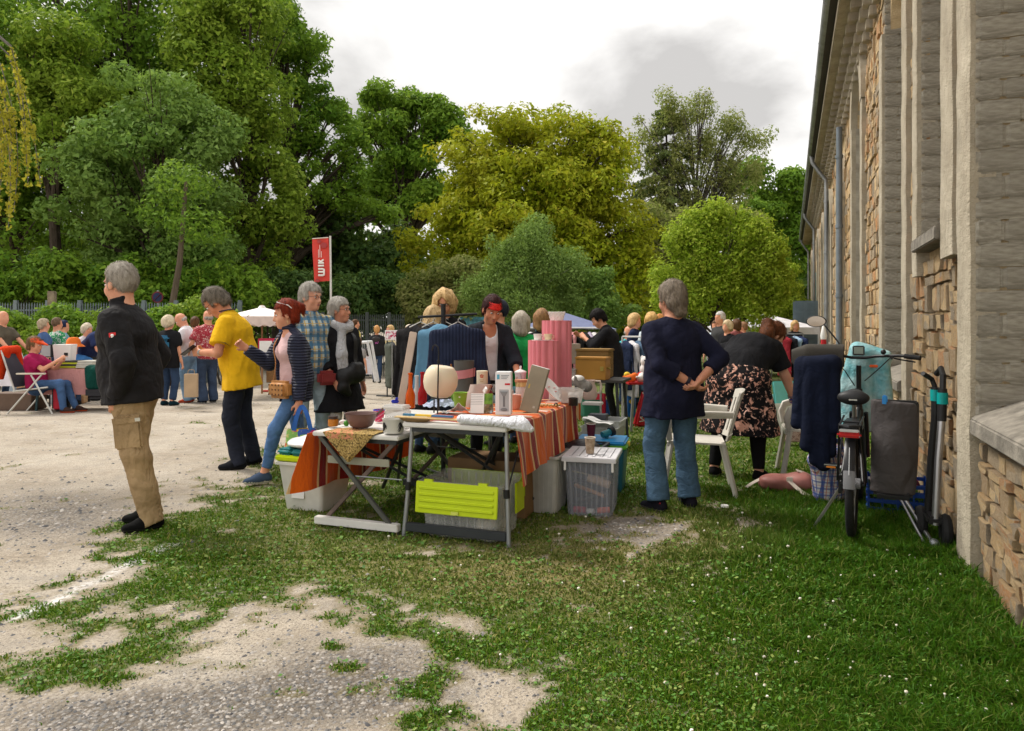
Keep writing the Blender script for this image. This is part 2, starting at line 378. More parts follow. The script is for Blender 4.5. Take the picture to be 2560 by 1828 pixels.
def mk_grass():
 r = np.random.default_rng(5)
 def scatter(n, y0, y1, x0=-60, x1=2620):
  px = r.uniform(x0, x1, n); py = 1/(r.uniform(1/(y1-HY), 1/(y0-HY), n)**1.0)+HY if False else r.uniform(y0, y1, n)
  Y = FPX*CH/(py-HY); X = (px-1280)/FPX*Y; return X, Y
 Xs, Ys = [], []
 for n, a, b in ((90000, 1000, 1130), (170000, 1120, 1400), (190000, 1380, 1900)):
  x, y = scatter(n, a, b); Xs.append(x); Ys.append(y)
 X = np.concatenate(Xs); Y = np.concatenate(Ys)
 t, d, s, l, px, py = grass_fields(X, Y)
 clump = vnoise(X+30, Y+30, 9, 77, 2)
 keep = r.random(len(X)) < np.clip(t**1.6*1.12-.03, 0, 1)*(.35+.9*clump)*(.72+.4*l)
 # nothing grows inside the building
 sN = (X-2.534)*.9327-(Y-3.943)*.3606
 keep &= sN < -.005
 X, Y, d, l, clump = X[keep], Y[keep], d[keep], l[keep], clump[keep]
 n = len(X); Z = ground_z(X, Y)-.004
 nearwall = np.clip(1-np.abs((X-2.534)*.9327-(Y-3.943)*.3606)/.45, 0, 1)
 H = (.014+.024*r.random(n)**2+.034*l*r.random(n)+.03*l*clump+.06*nearwall*r.random(n)*l)*(.75+.5*clump)*(.6+.4*t[keep])*np.clip(Y/4.5, .8, 1.5)
 W = (.0022+.0022*r.random(n))*np.clip(Y/3.0, .9, 3.2)
 az = r.uniform(0, 2*PI, n); bend = r.uniform(.15, 1.15, n)*H; ba = r.uniform(0, 2*PI, n)
 ux, uy = np.cos(az), np.sin(az); bx, by = np.cos(ba)*bend, np.sin(ba)*bend
 B = np.stack([X, Y, Z], -1); U = np.stack([ux, uy, 0*ux], -1)*W[:, None]
 M_ = B+np.stack([bx*.3, by*.3, H*.62], -1); T = B+np.stack([bx, by, H*(1-.25*bend/H)], -1)
 V = np.stack([B-U, B+U, M_-U*.8, M_+U*.8, T], 1).reshape(-1, 3)
 b = np.arange(n)[:, None]*5
 bn = b[Y < 4.3]; bf = b[Y >= 4.3]; F = np.concatenate([bn+np.array([[0, 1, 3]]), bn+np.array([[0, 3, 2]]), bn+np.array([[2, 3, 4]]), bf+np.array([[0, 1, 4]])], 0)
 m = NT('grass_blade'); ir = m.island()
 c = m.ramp(ir, [(0, (.036, .100, .003)), (.45, (.075, .175, .006)), (.78, (.150, .245, .014)), (.9, (.26, .26, .045)), (1, (.42, .34, .13))])
 dryc = m.ramp(ir, [(0, (.09, .11, .02)), (.5, (.17, .17, .045)), (1, (.40, .33, .16))])
 c = m.mix(m.math('MULTIPLY', m.attr('lush_shade', 'Fac'), .62), c, (.018, .085, .002)); m.col(m.mix(m.attr('dry', 'Fac'), c, dryc)); m.set(Roughness=.55)  # blades on the hall side darkened too, shade put into their green
 m.b.inputs['Specular IOR Level'].default_value = .12
 tr = m.N.new('ShaderNodeBsdfTranslucent'); tr.inputs['Color'].default_value = (.10, .20, .02, 1)
 ms = m.N.new('ShaderNodeMixShader'); ms.inputs[0].default_value = .25
 m.link(m.b.outputs[0], ms.inputs[1]); m.link(tr.outputs[0], ms.inputs[2]); m.link(ms.outputs[0], m.out.inputs['Surface'])
 o = npmesh('grass', V, F, m.m, attrs={'dry': ('FLOAT', np.repeat(d, 5)), 'lush_shade': ('FLOAT', np.repeat(l, 5))})
 tag(o, 'patchy short green grass growing across the yard', 'grass', kind='stuff')
 # clover and plantain leaves lying flat in the turf
 k = 15000; x, y = scatter(k, 1130, 1880); t, d, s, l, *_ = grass_fields(x, y)
 kp = (r.random(k) < .12+t*.75) & (t > .25) & (((x-2.534)*.9327-(y-3.943)*.3606) < -.01); x, y, d = x[kp], y[kp], d[kp]; k = len(x)
 c = np.stack([x, y, ground_z(x, y)+.008+.022*r.random(k)*t[kp]], -1); a = r.uniform(0, 6.28, k); sz = r.uniform(.005, .012, k)*np.clip(y/3.2, .9, 2)
 e1 = np.stack([np.cos(a), np.sin(a), r.uniform(-.5, .5, k)], -1)*sz[:, None]; e2 = np.stack([-np.sin(a), np.cos(a), r.uniform(-.5, .5, k)], -1)*sz[:, None]*.75
 V = np.stack([c-e1, c+e2, c+e1, c-e2], 1).reshape(-1, 3); F = np.arange(4*k).reshape(k, 4)
 m = NT('clover_leaf'); m.col(m.ramp(m.island(), [(0, (.035, .10, .010)), (.7, (.09, .20, .03)), (1, (.20, .25, .06))])); m.set(Roughness=.6)
 tag(npmesh('clover_leaves', V, F, m.m), 'small broad clover and weed leaves among the grass', 'weeds', kind='stuff')
 # white clover heads
 k = 380; x, y = scatter(k, 1290, 1880, 900, 2600); t, d, s, l, *_ = grass_fields(x, y)
 kp = (t > .5) & (r.random(k) < .15+.6*l) & (((x-2.534)*.9327-(y-3.943)*.3606) < -.1); x, y = x[kp], y[kp]
 mb = MB()
 for a, b in zip(x, y):
  z = float(ground_z(np.array([a]), np.array([b]))[0])+random.uniform(.008, .034); q = random.uniform(.0045, .008)*min(1.25, max(1, b/3.3))
  mb.ball((a, b, z), (q, q, q*.8), 6, 4); mb.tube([(a, b, z-.03), (a, b, z)], .001, 3, False)
 fm = NT('clover_flower'); fm.col(fm.ramp(fm.island(), [(0, (.50, .42, .30)), (.3, (.72, .68, .55)), (1, (.85, .84, .78))])); fm.set(Roughness=.9)
 tag(mb.build('clover_flowers', fm.m), 'scattered small white clover heads in the lawn', 'flowers', kind='stuff')
 # loose gravel
 k = 62000; px = r.uniform(-40, 2000, k); py = HY+(r.random(k)**.8)*1080; py = np.clip(py, 1000, 1880); Yg = FPX*CH/(py-HY); Xg = (px-1280)/FPX*Yg
 t, d, s, l, *_ = grass_fields(Xg, Yg)
 kp = r.random(k) < (1-t*.9)*(.20+.8*s**1.3); Xg, Yg, s = Xg[kp], Yg[kp], s[kp]; k = len(Xg)
 ico = np.array([(0, 0, .62), (.8, 0, .1), (.2, .75, .15), (-.7, .4, .05), (-.6, -.5, .1), (.25, -.8, .05)]); ic = np.array([(0, 1, 2), (0, 2, 3), (0, 3, 4), (0, 4, 5), (0, 5, 1)])
 a = r.uniform(0, 6.28, k); sz = (.0035+.011*r.random(k)**3)*np.clip(Yg/3, .9, 1.8); ca, sa = np.cos(a), np.sin(a)
 jit = 1+r.normal(0, .18, (k, 6, 3)); b = ico[None]*jit*sz[:, None, None]*np.stack([np.ones(k), r.uniform(.6, 1, k), r.uniform(.6, 1.1, k)], -1)[:, None]
 V = np.stack([b[..., 0]*ca[:, None]-b[..., 1]*sa[:, None]+Xg[:, None], b[..., 0]*sa[:, None]+b[..., 1]*ca[:, None]+Yg[:, None], b[..., 2]+ground_z(Xg, Yg)[:, None]-.001], -1).reshape(-1, 3)
 F = (np.arange(k)[:, None, None]*6+ic[None]).reshape(-1, 3)
 m = NT('gravel_stone'); m.col(m.ramp(m.island(), [(0, (.07, .07, .075)), (.4, (.16, .155, .15)), (.75, (.28, .26, .24)), (1, (.44, .40, .36))])); m.set(Roughness=.9)
 tag(npmesh('gravel', V, F, m.m), 'loose grey gravel stones scattered over the bare soil', 'gravel', kind='stuff')
mk_grass()
# ------------------------------------------------------------------ the stone hall
TH = math.atan2(.9327, .3606)
def WP(s, o, z): return Vector((2.534+.3606*s-.9327*o, 3.943+.9327*s+.3606*o, z))
def mk_hall():
 hall = thing('stone_hall', 'long old stone hall with blind arched niches, grey reveals and a gutter along the eave', 'building', (2.534, 3.943, 0), TH)
 # materials
 t = NT('rubble_stone'); r = t.objrand(); il = t.island(); rr = t.math('FRACT', t.math('ADD', r, il))
 c = t.ramp(rr, [(0, (.36, .245, .135)), (.18, (.50, .32, .145)), (.36, (.27, .225, .17)), (.5, (.60, .42, .22)), (.66, (.48, .23, .09)), (.8, (.36, .28, .19)), (.92, (.62, .44, .23)), (1, (.50, .35, .18))], 'CONSTANT')
 c = t.mix(t.ramp(t.noise(7, 5), [(.35, .0), (.7, .7)]), c, (.50, .40, .28))
 c = t.mix(t.ramp(t.noise(17, 5, t.mapping((1, 1, .4), src='Generated')), [(.5, .0), (.75, .6)]), c, (.20, .15, .10))
 t.col(c); t.set(Roughness=.95); t.bump(t.math('ADD', t.noise(30, 6), t.math('MULTIPLY', t.noise(120, 3), .4)), .8, .03); STONE = t.m
 t = NT('lime_mortar'); t.col(t.ramp(t.noise(9, 5), [(.3, (.44, .32, .18)), (.7, (.60, .47, .29))])); t.set(Roughness=1); t.bump(t.noise(60, 5), .7, .02); MORT = t.m
 t = NT('grey_render'); v = t.mapping((1, 1, 2.6))
 n = t.noise(2.6, 5, v); c = t.ramp(n, [(.30, (.27, .245, .20)), (.5, (.40, .37, .31)), (.70, (.52, .485, .41))])
 c = t.mix(t.math('MULTIPLY', t.objrand(), .4), c, (.27, .25, .21)); c = t.mix(t.ramp(t.noise(1.4, 3, t.mapping((1, 1, 3.2))), [(.52, .0), (.68, .6)]), c, (.19, .17, .135)); c = t.mix(t.ramp(t.noise(22, 5), [(.55, .0), (.75, .5)]), c, (.36, .33, .28))
 t.col(c); t.set(Roughness=.92); t.bump(t.math('ADD', t.noise(40, 5, v), t.math('MULTIPLY', t.noise(150, 3), .35)), .55, .02); REND = t.m
 t = NT('pale_dressed_stone'); c = t.ramp(t.noise(3, 6), [(.3, (.33, .285, .215)), (.55, (.42, .37, .285)), (.75, (.50, .445, .35))])
 c = t.mix(t.ramp(t.noise(10, 6, t.mapping((1, 1, .35))), [(.52, .0), (.72, .55)]), c, (.27, .24, .19))
 t.col(c); t.set(Roughness=.95); t.bump(t.math('ADD', t.noise(18, 6), t.math('MULTIPLY', t.noise(90, 4), .5)), .6, .03); TRIM = t.m
 SILL = mat((.20, .18, .15), .95, var=.35, scale=12, bump=.7, bs=45)
 ZINC = mat((.30, .31, .32), .5, .55, var=.25, scale=3, bump=.1)
 PIPE = mat((.17, .20, .23), .5, .2, var=.15, scale=4)
 DARK = mat((.05, .045, .04), .8)
 Z1 = 5.55; LEN = 36.0
 nich = []
 for i in range(0, 9):
  b = 4.08*i; top = 5.25 if i < 3 else 4.55
  nich.append((b-1.5, b, .86, top))
 win = (.77, 1.75, 2.02, 4.5)
 # core wall as boxes between openings, and arch heads
 mb = MB(); ops = sorted([(a, b, z, t_, True) for a, b, z, t_ in nich]+[(win[0], win[1], win[2], win[3], False)])
 x = -3.2; yb, yf = -.62, -.06
 for a, b, z0, zt, arch in ops:
  mb.box(((x+a)/2, (yb+yf)/2, Z1/2-.2), (a-x, yf-yb, Z1+.4))
  mb.box(((a+b)/2, (yb+yf)/2, z0/2-.2), (b-a+.004, yf-yb-.004, z0+.4))
  R = (b-a)/2; k = 10; zc = zt-R if arch else zt-.25
  poly = [(a, Z1)]+[((a+b)/2-R*math.cos(PI*j/k), zc+(R if arch else .25)*math.sin(PI*j/k)) for j in range(k+1)]+[(b, Z1)]
  M = Matrix(((1, 0, 0, 0), (0, 0, 1, yb+.002), (0, 1, 0, 0), (0, 0, 0, 1)))
  n = len(poly)
  for j in range(1, n-2):
   q = [poly[j], poly[j+1], (poly[j+1][0], Z1), (poly[j][0], Z1)]
   mb.prism(q, yf-yb-.004, M)
  x = b
 mb.box(((x+LEN)/2, (yb+yf)/2, Z1/2-.2), (LEN-x, yf-yb, Z1+.4))
 core = mb.build('wall', MORT, hall, False)
 back = MB().box((LEN/2-1.6, -.9, Z1/2-.2), (LEN+3.2, .9, Z1+.4)).build('niche_back', REND, hall, False)
 # stones ------------------------------------------------------------
 protos = []
 for k in range(14):
  rnd = random.Random(k); n = 8; pts = []
  for (cx, cz) in ((-.5, -.5), (-.05, -.5), (.5, -.5), (.5, .0), (.5, .5), (.02, .5), (-.5, .5), (-.5, -.03)):
   pts.append((cx+rnd.uniform(-.07, .07)*(1 if abs(cx) == .5 else 2), cz+rnd.uniform(-.08, .08)))
  m_ = MB(); vs = []
  for d, s_, wob in ((0, 1.0, 0), (.80, .985, .1), (.97, .91, .12)):
   vs += [(p*s_, d+rnd.uniform(-wob, wob), q*s_) for p, q in pts]
  vs.append((rnd.uniform(-.15, .15), 1.0, rnd.uniform(-.15, .15)))
  fs = [tuple(range(8))]
  for L in range(2): fs += [(L*8+i, L*8+(i+1) % 8, L*8+8+(i+1) % 8, L*8+8+i) for i in range(8)]
  fs += [(16+i, 16+(i+1) % 8, 24) for i in range(8)]
  m_.add(vs, fs); o = m_.build('stone', STONE, None, True, ang=22); protos.append(o.data); bpy.data.objects.remove(o)
 cnt = [0]; extra = MB()
 def stones(x0, x1, z0, z1, single=True, y=-.062, big=1.0):
  z = z0; rnd = random.Random(int(x0*100+z0*7))
  while z < z1-.04:
   h = rnd.choice([.07, .10, .13, .16, .21])*big*rnd.uniform(.85, 1.15); h = min(h, z1-z); x = x0
   while x < x1-.03:
    wd = min(rnd.uniform(.10, .36)*big, x1-x)
    if x1-x-wd < .06: wd = x1-x
    hh = h*rnd.uniform(.86, 1.06); dp = rnd.uniform(.018, .055)
    pm = rnd.choice(protos)
    M = Matrix.Translation((x+wd/2, y, z+h/2)) @ Matrix.Rotation(rnd.uniform(-.04, .04), 4, 'Y') @ Matrix.Diagonal(((wd-.006)*.985, dp, (hh-.006)*.985, 1))
    if single and cnt[0] < 300:
     o = bpy.data.objects.new('stone', pm); COL.objects.link(o); o.parent = core; o.matrix_basis = M; cnt[0] += 1
    else:
     extra.add([M @ v.co for v in pm.vertices], [tuple(p.vertices) for p in pm.polygons])
    x += wd
   z += h
 stones(-1.5, 0.0, 0, .74, big=.85)           # under the near sill
 stones(.31, .77, 0, 3.7); stones(.77, 1.75, 0, 1.90, big=.9); stones(1.75, 2.35, 0, 4.0)
 stones(2.58, 4.08, 0, .74, big=1.1)
 stones(-3.0, -1.85, 0, 3.6, False); stones(4.30, 6.44, 0, 5.4, False); stones(6.66, 8.16, 0, .8, False)
 stones(2.0, 2.28, 4.0, 5.4, False)
 for i in range(2, 8): stones(4.08*i+.22, 4.08*i+2.36, 0, 5.4, False, big=1.2+.12*i)
 stones(32.9, 35.9, 0, 5.4, False, big=2)
 ex = extra.build('rubble_stones', STONE, core, True, ang=35); ex['kind'] = 'stuff'
 # dressed strips beside the openings
 def strip(x0, x1, z0, z1, yo, nm='dressed_stone', seed=0):
  rnd = random.Random(seed); nz = max(4, int((z1-z0)/.16)); vs = []; fs = []
  for i in range(nz+1):
   z = z0+(z1-z0)*i/nz; j0, j1 = rnd.uniform(-.006, .006), rnd.uniform(-.006, .006); q = rnd.uniform(-.004, .004)
   vs += [(x0+j0, -.1, z), (x0+j0, yo+q-.008, z), (x0+j0+.012, yo+q, z), (x1+j1-.012, yo+q, z), (x1+j1, yo+q-.008, z), (x1+j1, -.1, z)]
  for i in range(nz):
   for j in range(5): fs.append((i*6+j, i*6+j+1, i*6+j+7, i*6+j+6))
  fs += [(5, 4, 3, 2, 1, 0), tuple(nz*6+j for j in range(6))]
  MB().add(vs, fs).build(nm, TRIM, hall, True, ang=50)
 for i, (a, b, z0, zt) in enumerate(nich):
  far = 0 if i else -.02
  strip(b, b+(.31 if i == 0 else .22), far, zt-.75, .03, seed=i*7+1)
  if i: strip(a-.24, a, z0-.15 if i else 0, zt-.75, .03, seed=i*7+2)
 strip(win[0]-.34, win[0], 1.80, 4.3, .035, seed=91); strip(win[1], win[1]+.18, 1.75, 4.3, .035, seed=92)
 # arch surrounds
 for i, (a, b, z0, zt) in enumerate(nich):
  if i < 2: continue
  R = .75; zc = zt-R; c = (a+b)/2; m_ = MB(); k = 12; ro = R+.28; vs = []; fs = []
  for j in range(k+1):
   an = PI*j/k
   for rr_, yy in ((R, -.1), (R, .035), (ro, .035), (ro, -.1)): vs.append((c-rr_*math.cos(an), yy, zc+rr_*math.sin(an)))
  for j in range(k):
   for q in range(4): fs.append((j*4+q, j*4+(q+1) % 4, j*4+4+(q+1) % 4, j*4+4+q))
  m_.add(vs, fs); m_.build('arch_surround', TRIM, hall, True, ang=50)
 # coursed grey reveals
 bp = []
 for k in range(6):
  rnd = random.Random(50+k); m_ = MB().box((0, 0, 0), (1, 1, 1)); o = m_.build('brick', REND, None, True, bevel=.10, seg=3, ang=80)
  for v in o.data.vertices: v.co.x += rnd.uniform(-.08, .08); v.co.z += rnd.uniform(-.03, .03)
  bp.append(o.data); bpy.data.objects.remove(o)
 rmat_core = REND
 def reveal(xf, z0, z1, depth=.46, h=.125):
  root = MB().box((xf+.03, -depth/2-.015, (z0+z1)/2), (.06, depth-.03, z1-z0)).build('reveal', REND, hall, False)
  z = z0; row = 0; rnd = random.Random(int(xf*31))
  while z < z1-.05:
   hh = h*rnd.uniform(.85, 1.15); y = -.004; y -= 0 if row % 2 else .0
   ws = ([.24, .23] if row % 2 else [.13, .22, .12])
   for wd in ws:
    wd *= rnd.uniform(.92, 1.06)
    if y-wd < -depth: wd = depth+y
    if wd < .03: continue
    o = bpy.data.objects.new('brick', rnd.choice(bp)); COL.objects.link(o); o.parent = root
    o.location = (xf+.006+rnd.uniform(-.003, .003), y-wd/2, z+hh/2); o.scale = (.03, wd-.001, hh-.001); y -= wd
   z += hh; row += 1
 reveal(0.0, .8, 3.7); reveal(4.08, .8, 4.9); reveal(1.75, 2.05, 3.9)
 for i in range(2, 9):
  a, b, z0, zt = nich[i]; MB().box((b+.02, -.25, (zt-.75+.8)/2), (.06, .42, zt-.75-.8)).build('reveal', REND, hall, False)
 # sloping sills
 def sill(a, b, z, d0=.07, rise=.22):
  pr = [(d0, z-.10), (d0, z-.015), (d0-.02, z), (-.47, z+rise), (-.47, z-.10)]
  M = Matrix(((0, 0, 1, a), (1, 0, 0, 0), (0, 1, 0, 0), (0, 0, 0, 1)))
  MB().prism(pr, b-a, M).build('window_sill', SILL, hall, True, bevel=.008)
 for i, (a, b, z0, zt) in enumerate(nich): sill(a+.004, b-.004, z0+.015, .025 if i == 0 else .06, .2)
 sill(win[0]-.02, win[1]-.01, 2.03, .07, .22)
 # corbel frieze, soffit, gutter, roof
 for i in range(2, 9): pass
 cb = bpy.data.meshes
 proto = MB().box((0, .10, 0), (.16, .30, .12)).box((0, .05, -.14), (.16, .2, .14)).box((0, .02, -.28), (.15, .12, .12)).build('corbel', TRIM, None, True, bevel=.01)
 pd = proto.data; bpy.data.objects.remove(proto)
 for k in range(70):
  o = bpy.data.objects.new('corbel', pd); COL.objects.link(o); o.parent = hall; o.location = (-2.5+.42*k, -.02, 5.42)
  if -2.5+.42*k > 27: break
 MB().box((LEN/2-1.6, .13, 5.56), (LEN+3.2, .46, .14)).build('cornice', TRIM, hall, True, bevel=.015)
 MB().box((LEN/2-1.6, .30, 5.68), (LEN+3.4, .30, .05)).build('soffit', DARK, hall)
 g = MB(); n = 9
 for x0, x1 in ((-3.0, LEN+.2),):
  def gf(u, v, x0=x0, x1=x1):
   a = PI+PI*v; return (x0+(x1-x0)*u, .44+.085*math.cos(a), 5.76+.085*math.sin(a))
  g.surf(gf, 2, n, .006)
 gut = g.build('gutter', ZINC, hall)
 for k in range(22): MB().tube([(-2+1.6*k, .44+.09*math.cos(PI+PI*q/8), 5.76+.09*math.sin(PI+PI*q/8)) for q in range(9)], .007, 6).build('gutter_bracket', ZINC, gut)
 rf = MB().add([(-3.2, .46, 5.80), (LEN+.3, .46, 5.80), (LEN+.3, -7, 9.2), (-3.2, -7, 9.2), (-3.2, .46, 5.86), (LEN+.3, .46, 5.86), (LEN+.3, -7, 9.28), (-3.2, -7, 9.28)],
     [(0, 1, 2, 3), (4, 7, 6, 5), (0, 4, 5, 1), (1, 5, 6, 2), (3, 2, 6, 7), (0, 3, 7, 4)]).build('roof', mat((.10, .085, .075), .8, var=.3, scale=20, bump=.5), hall, False)
 MB().box((LEN-.3, -6.0, 2.6), (.6, 11, 5.6)).build('gable_wall', MORT, hall, False)
 # down pipes
 def pipe(s, zt, neck=True, r=.05, m=ZINC):
  pts = [(s, .44, 5.68), (s, .42, 5.52), (s, .25, 5.25), (s, .10, 5.05), (s, .09, 4.9), (s, .09, 0)] if neck else [(s, .09, zt), (s, .09, 0)]
  p = MB().tube(pts, r, 10)
  o = p.build('downpipe', m, hall)
  for z in (.6, 1.9, 3.2, 4.5): MB().tube([(s, .09, z-.03), (s, .09, z+.03)], r*1.25, 10).build('pipe_clamp', m, o)
 pipe(10.15, 5.05, False, .055, PIPE); pipe(15.4, 5, True); pipe(25.6, 5, True); pipe(6.15, 5, True) if False else None
 pipe(34.9, 5, True)
 # blue grey door leaf standing open
 DOOR = mat((.115, .165, .20), .55, var=.12)
 dr = MB().box((22.1, .46, 1.05), (.06, .80, 2.25)).build('door', DOOR, hall, True, bevel=.006)
 dr['label'] = 'blue grey panelled door leaf standing open'
 for cx in (.28, .64):
  for zz, hz in ((.45, .62), (1.12, .5), (1.60, .30), (1.96, .26)):
   MB().box((22.065, cx, zz), (.03, .27, hz)).build('door_panel', mat((.10, .148, .182), .5), dr, True, bevel=.012)
 MB().tube([(22.0, .80, 1.0), (21.98, .80, 1.0), (21.98, .72, 1.0)], .014, 8).build('door_handle', mat((.7, .7, .7), .3, .8), dr)
 MB().box((26.5, .015, 2.2), (.9, .05, 2.4)).build('shutter', mat((.25, .45, .52), .6), hall, True, bevel=.01)
mk_hall()
# ------------------------------------------------------------------ trees
def leaf_mat(name, stops, trans=.38, tc=None, rough=.6):
 m = NT(name); ir = m.island()
 c = m.ramp(ir, stops)
 c = m.mix(m.ramp(m.noise(.35, 3), [(.35, .0), (.7, .45)]), c, stops[-1][1]); m.col(c); m.set(Roughness=rough)
 m.b.inputs['Specular IOR Level'].default_value = .12
 tr = m.N.new('ShaderNodeBsdfTranslucent')
 k = m.mix(.5, c, tc or (.28, .42, .05)); m.link(k, tr.inputs['Color'])
 ms = m.N.new('ShaderNodeMixShader'); ms.inputs[0].default_value = trans
 m.link(m.b.outputs[0], ms.inputs[1]); m.link(tr.outputs[0], ms.inputs[2]); m.link(ms.outputs[0], m.out.inputs['Surface']); return m.m
def bark(c):
 t = NT('bark'); t.col(t.ramp(t.noise(6, 5, t.mapping((1, 1, .25))), [(.3, tuple(x*.6 for x in c)), (.7, c)])); t.set(Roughness=.95)
 t.bump(t.noise(14, 5, t.mapping((1, 1, .2))), .8, .05); return t.m
BARK = bark((.075, .058, .042)); BIRCHBARK = bark((.22, .20, .17))
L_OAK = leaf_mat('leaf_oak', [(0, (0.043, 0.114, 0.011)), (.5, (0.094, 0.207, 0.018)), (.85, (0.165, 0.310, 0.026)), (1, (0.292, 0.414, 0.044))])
L_BRIGHT = leaf_mat('leaf_bright', [(0, (0.068, 0.139, 0.010)), (.5, (0.142, 0.247, 0.015)), (.85, (0.224, 0.340, 0.027)), (1, (0.359, 0.432, 0.062))], .35)
L_GREY = leaf_mat('leaf_greygreen', [(0, (0.069, 0.143, 0.023)), (.5, (0.131, 0.238, 0.042)), (.85, (0.201, 0.324, 0.069)), (1, (0.308, 0.438, 0.116))])
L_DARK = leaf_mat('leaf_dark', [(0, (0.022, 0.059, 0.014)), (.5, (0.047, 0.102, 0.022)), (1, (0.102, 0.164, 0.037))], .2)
L_CHEST = leaf_mat('leaf_chestnut', [(0, (0.149, 0.212, 0.007)), (.4, (0.260, 0.344, 0.011)), (.8, (0.380, 0.455, 0.018)), (1, (0.465, 0.404, 0.037))], .33, (.42, .42, .02))
L_FIR = leaf_mat('leaf_fir', [(0, (0.057, 0.091, 0.026)), (.6, (0.114, 0.155, 0.046)), (1, (0.213, 0.237, 0.091))], .2)
L_BIRCH = leaf_mat('leaf_birch', [(0, (0.131, 0.157, 0.039)), (.6, (0.229, 0.246, 0.070)), (1, (0.351, 0.334, 0.124))], .4)
L_SILV = leaf_mat('leaf_silver', [(0, (0.100, 0.166, 0.032)), (.6, (0.179, 0.277, 0.065)), (1, (0.301, 0.425, 0.119))], .35)
L_LIME = leaf_mat('leaf_lime', [(0, (0.119, 0.211, 0.009)), (.5, (0.254, 0.389, 0.020)), (1, (0.506, 0.600, 0.084))], .4, (.4, .5, .04))
def leaves(C, R, n, size, seed, up=.45, flat=1.0, shell=.5, aspect=.55, droop=0.0):
 """n leaf sprays spread through clumps with centres C and radii R"""
 n = int(n*1.5); size *= .74; r = np.random.default_rng(seed); K = len(C)
 w_ = (R[:, 0]*R[:, 2]); idx = r.choice(K, n, p=w_/w_.sum())
 d = r.normal(size=(n, 3)); d /= np.linalg.norm(d, axis=1)[:, None]
 rad = shell+(1-shell)*r.random(n)**.5; rad *= 1+.12*r.normal(size=n)
 p = C[idx]+d*R[idx]*rad[:, None]
 nrm = d+np.array([0, 0, up])+r.normal(size=(n, 3))*.5; nrm /= np.linalg.norm(nrm, axis=1)[:, None]
 a = r.normal(size=(n, 3)); a[:, 2] -= droop*2; a -= nrm*(a*nrm).sum(1)[:, None]; a /= np.linalg.norm(a, axis=1)[:, None]
 b = np.cross(nrm, a); s = size*(.5+1.1*r.random(n)**1.7)[:, None]
 fold = nrm*s*.18
 V = np.stack([p-a*s*.55, p+b*s*aspect*.55+fold+a*s*.4, p-b*s*aspect*.55-fold+a*s*.5], 1).reshape(-1, 3)
 return V
def lobes_to_clumps(lobes, Y, csize, seed, fill=1.0, shellb=.35, flatz=.7, depth=1.0):
 r = np.random.default_rng(seed); C, R = [], []
 for (px, py, rx, ry, *dy) in lobes:
  yy = Y+(dy[0] if dy else 0); c = np.array(P(px, py, yy)); k = yy/FPX; a = np.array([rx*k, rx*k*depth, ry*k])
  n = max(4, int(fill*(a[0]*a[2])/(csize*csize)*3.6))
  d = r.normal(size=(n, 3)); d /= np.linalg.norm(d, axis=1)[:, None]; q = (shellb+(1-shellb)*r.random(n)**.45)*np.where(r.random(n) < .12, 1.22, 1.0)
  C.append(c+d*a*(q*.86)[:, None]); s = csize*(.65+.7*r.random(n)); R.append(np.stack([s, s, s*flatz], 1))
 return np.concatenate(C), np.concatenate(R)
def tree(name, label, base_px, Y, lobes, lm, nleaf, csize=1.0, lsize=.26, seed=1, tr=.3, limb=16, up=.45, fill=1.0, bm=None, shell=.5, flatz=.7, aspect=.55, droop=0, group=None, depth=1.0, shellb=.35, lean=0.0, dull=False):
 bx = (base_px-1280)/FPX*Y; z0 = gz(Y)
 C, R = lobes_to_clumps(lobes, Y, csize, seed, fill, shellb, flatz, depth)
 root = thing(name, label, 'tree', (bx, Y, z0), 0, group)
 off = np.array([bx, Y, z0]); C = C-off
 V = leaves(C, R, nleaf, lsize, seed+1, up, shell=shell, aspect=aspect, droop=droop)
 o = npmesh('crown', V, np.arange(len(V)).reshape(-1, 3), lm, root)
 top = C[:, 2].max(); cx, cy = C[:, 0].mean(), C[:, 1].mean(); r = random.Random(seed)
 mb = MB(); zb = max(.6, C[:, 2].min()*.8+.3); ht = top*.86; path = []; rad = []
 for i in range(8):
  u = i/7; path.append((cx*u*u*.8+lean*u+r.uniform(-.12, .12)*u*3, cy*u*u*.8+r.uniform(-.1, .1)*u*3, -.15+ht*u)); rad.append(tr*(1-.8*u)+(.12*tr if i == 0 else 0))
 mb.tube(path, rad, 8)
 ids = sorted(range(len(C)), key=lambda _: r.random())[:limb]
 for k in ids:
  c = Vector(C[k]); u = max(.18, min(.92, (c.z/ht)*.62)); j = u*7; i = int(j); f = j-i
  a = Vector(path[i]).lerp(Vector(path[min(7, i+1)]), f); q = (c-a); mid = a+q*.5+Vector((r.uniform(-.2, .2), r.uniform(-.2, .2), r.uniform(.0, .12)*q.length))
  rr = tr*(1-.8*u)*.55; mb.tube([a, a.lerp(mid, .5)+Vector((0, 0, .05*q.length)), mid, c.lerp(mid, .25), c+q*.05], [rr, rr*.8, rr*.6, rr*.3, .01], 6)
  for _ in range(2):
   e = c+Vector((r.uniform(-1, 1), r.uniform(-1, 1), r.uniform(-.3, .8)))*csize; mb.tube([mid, mid.lerp(e, .55)+Vector((0, 0, .1)), e], [rr*.4, rr*.25, .006], 5)
 mb.build('trunk', bm or BARK, root)
 return root
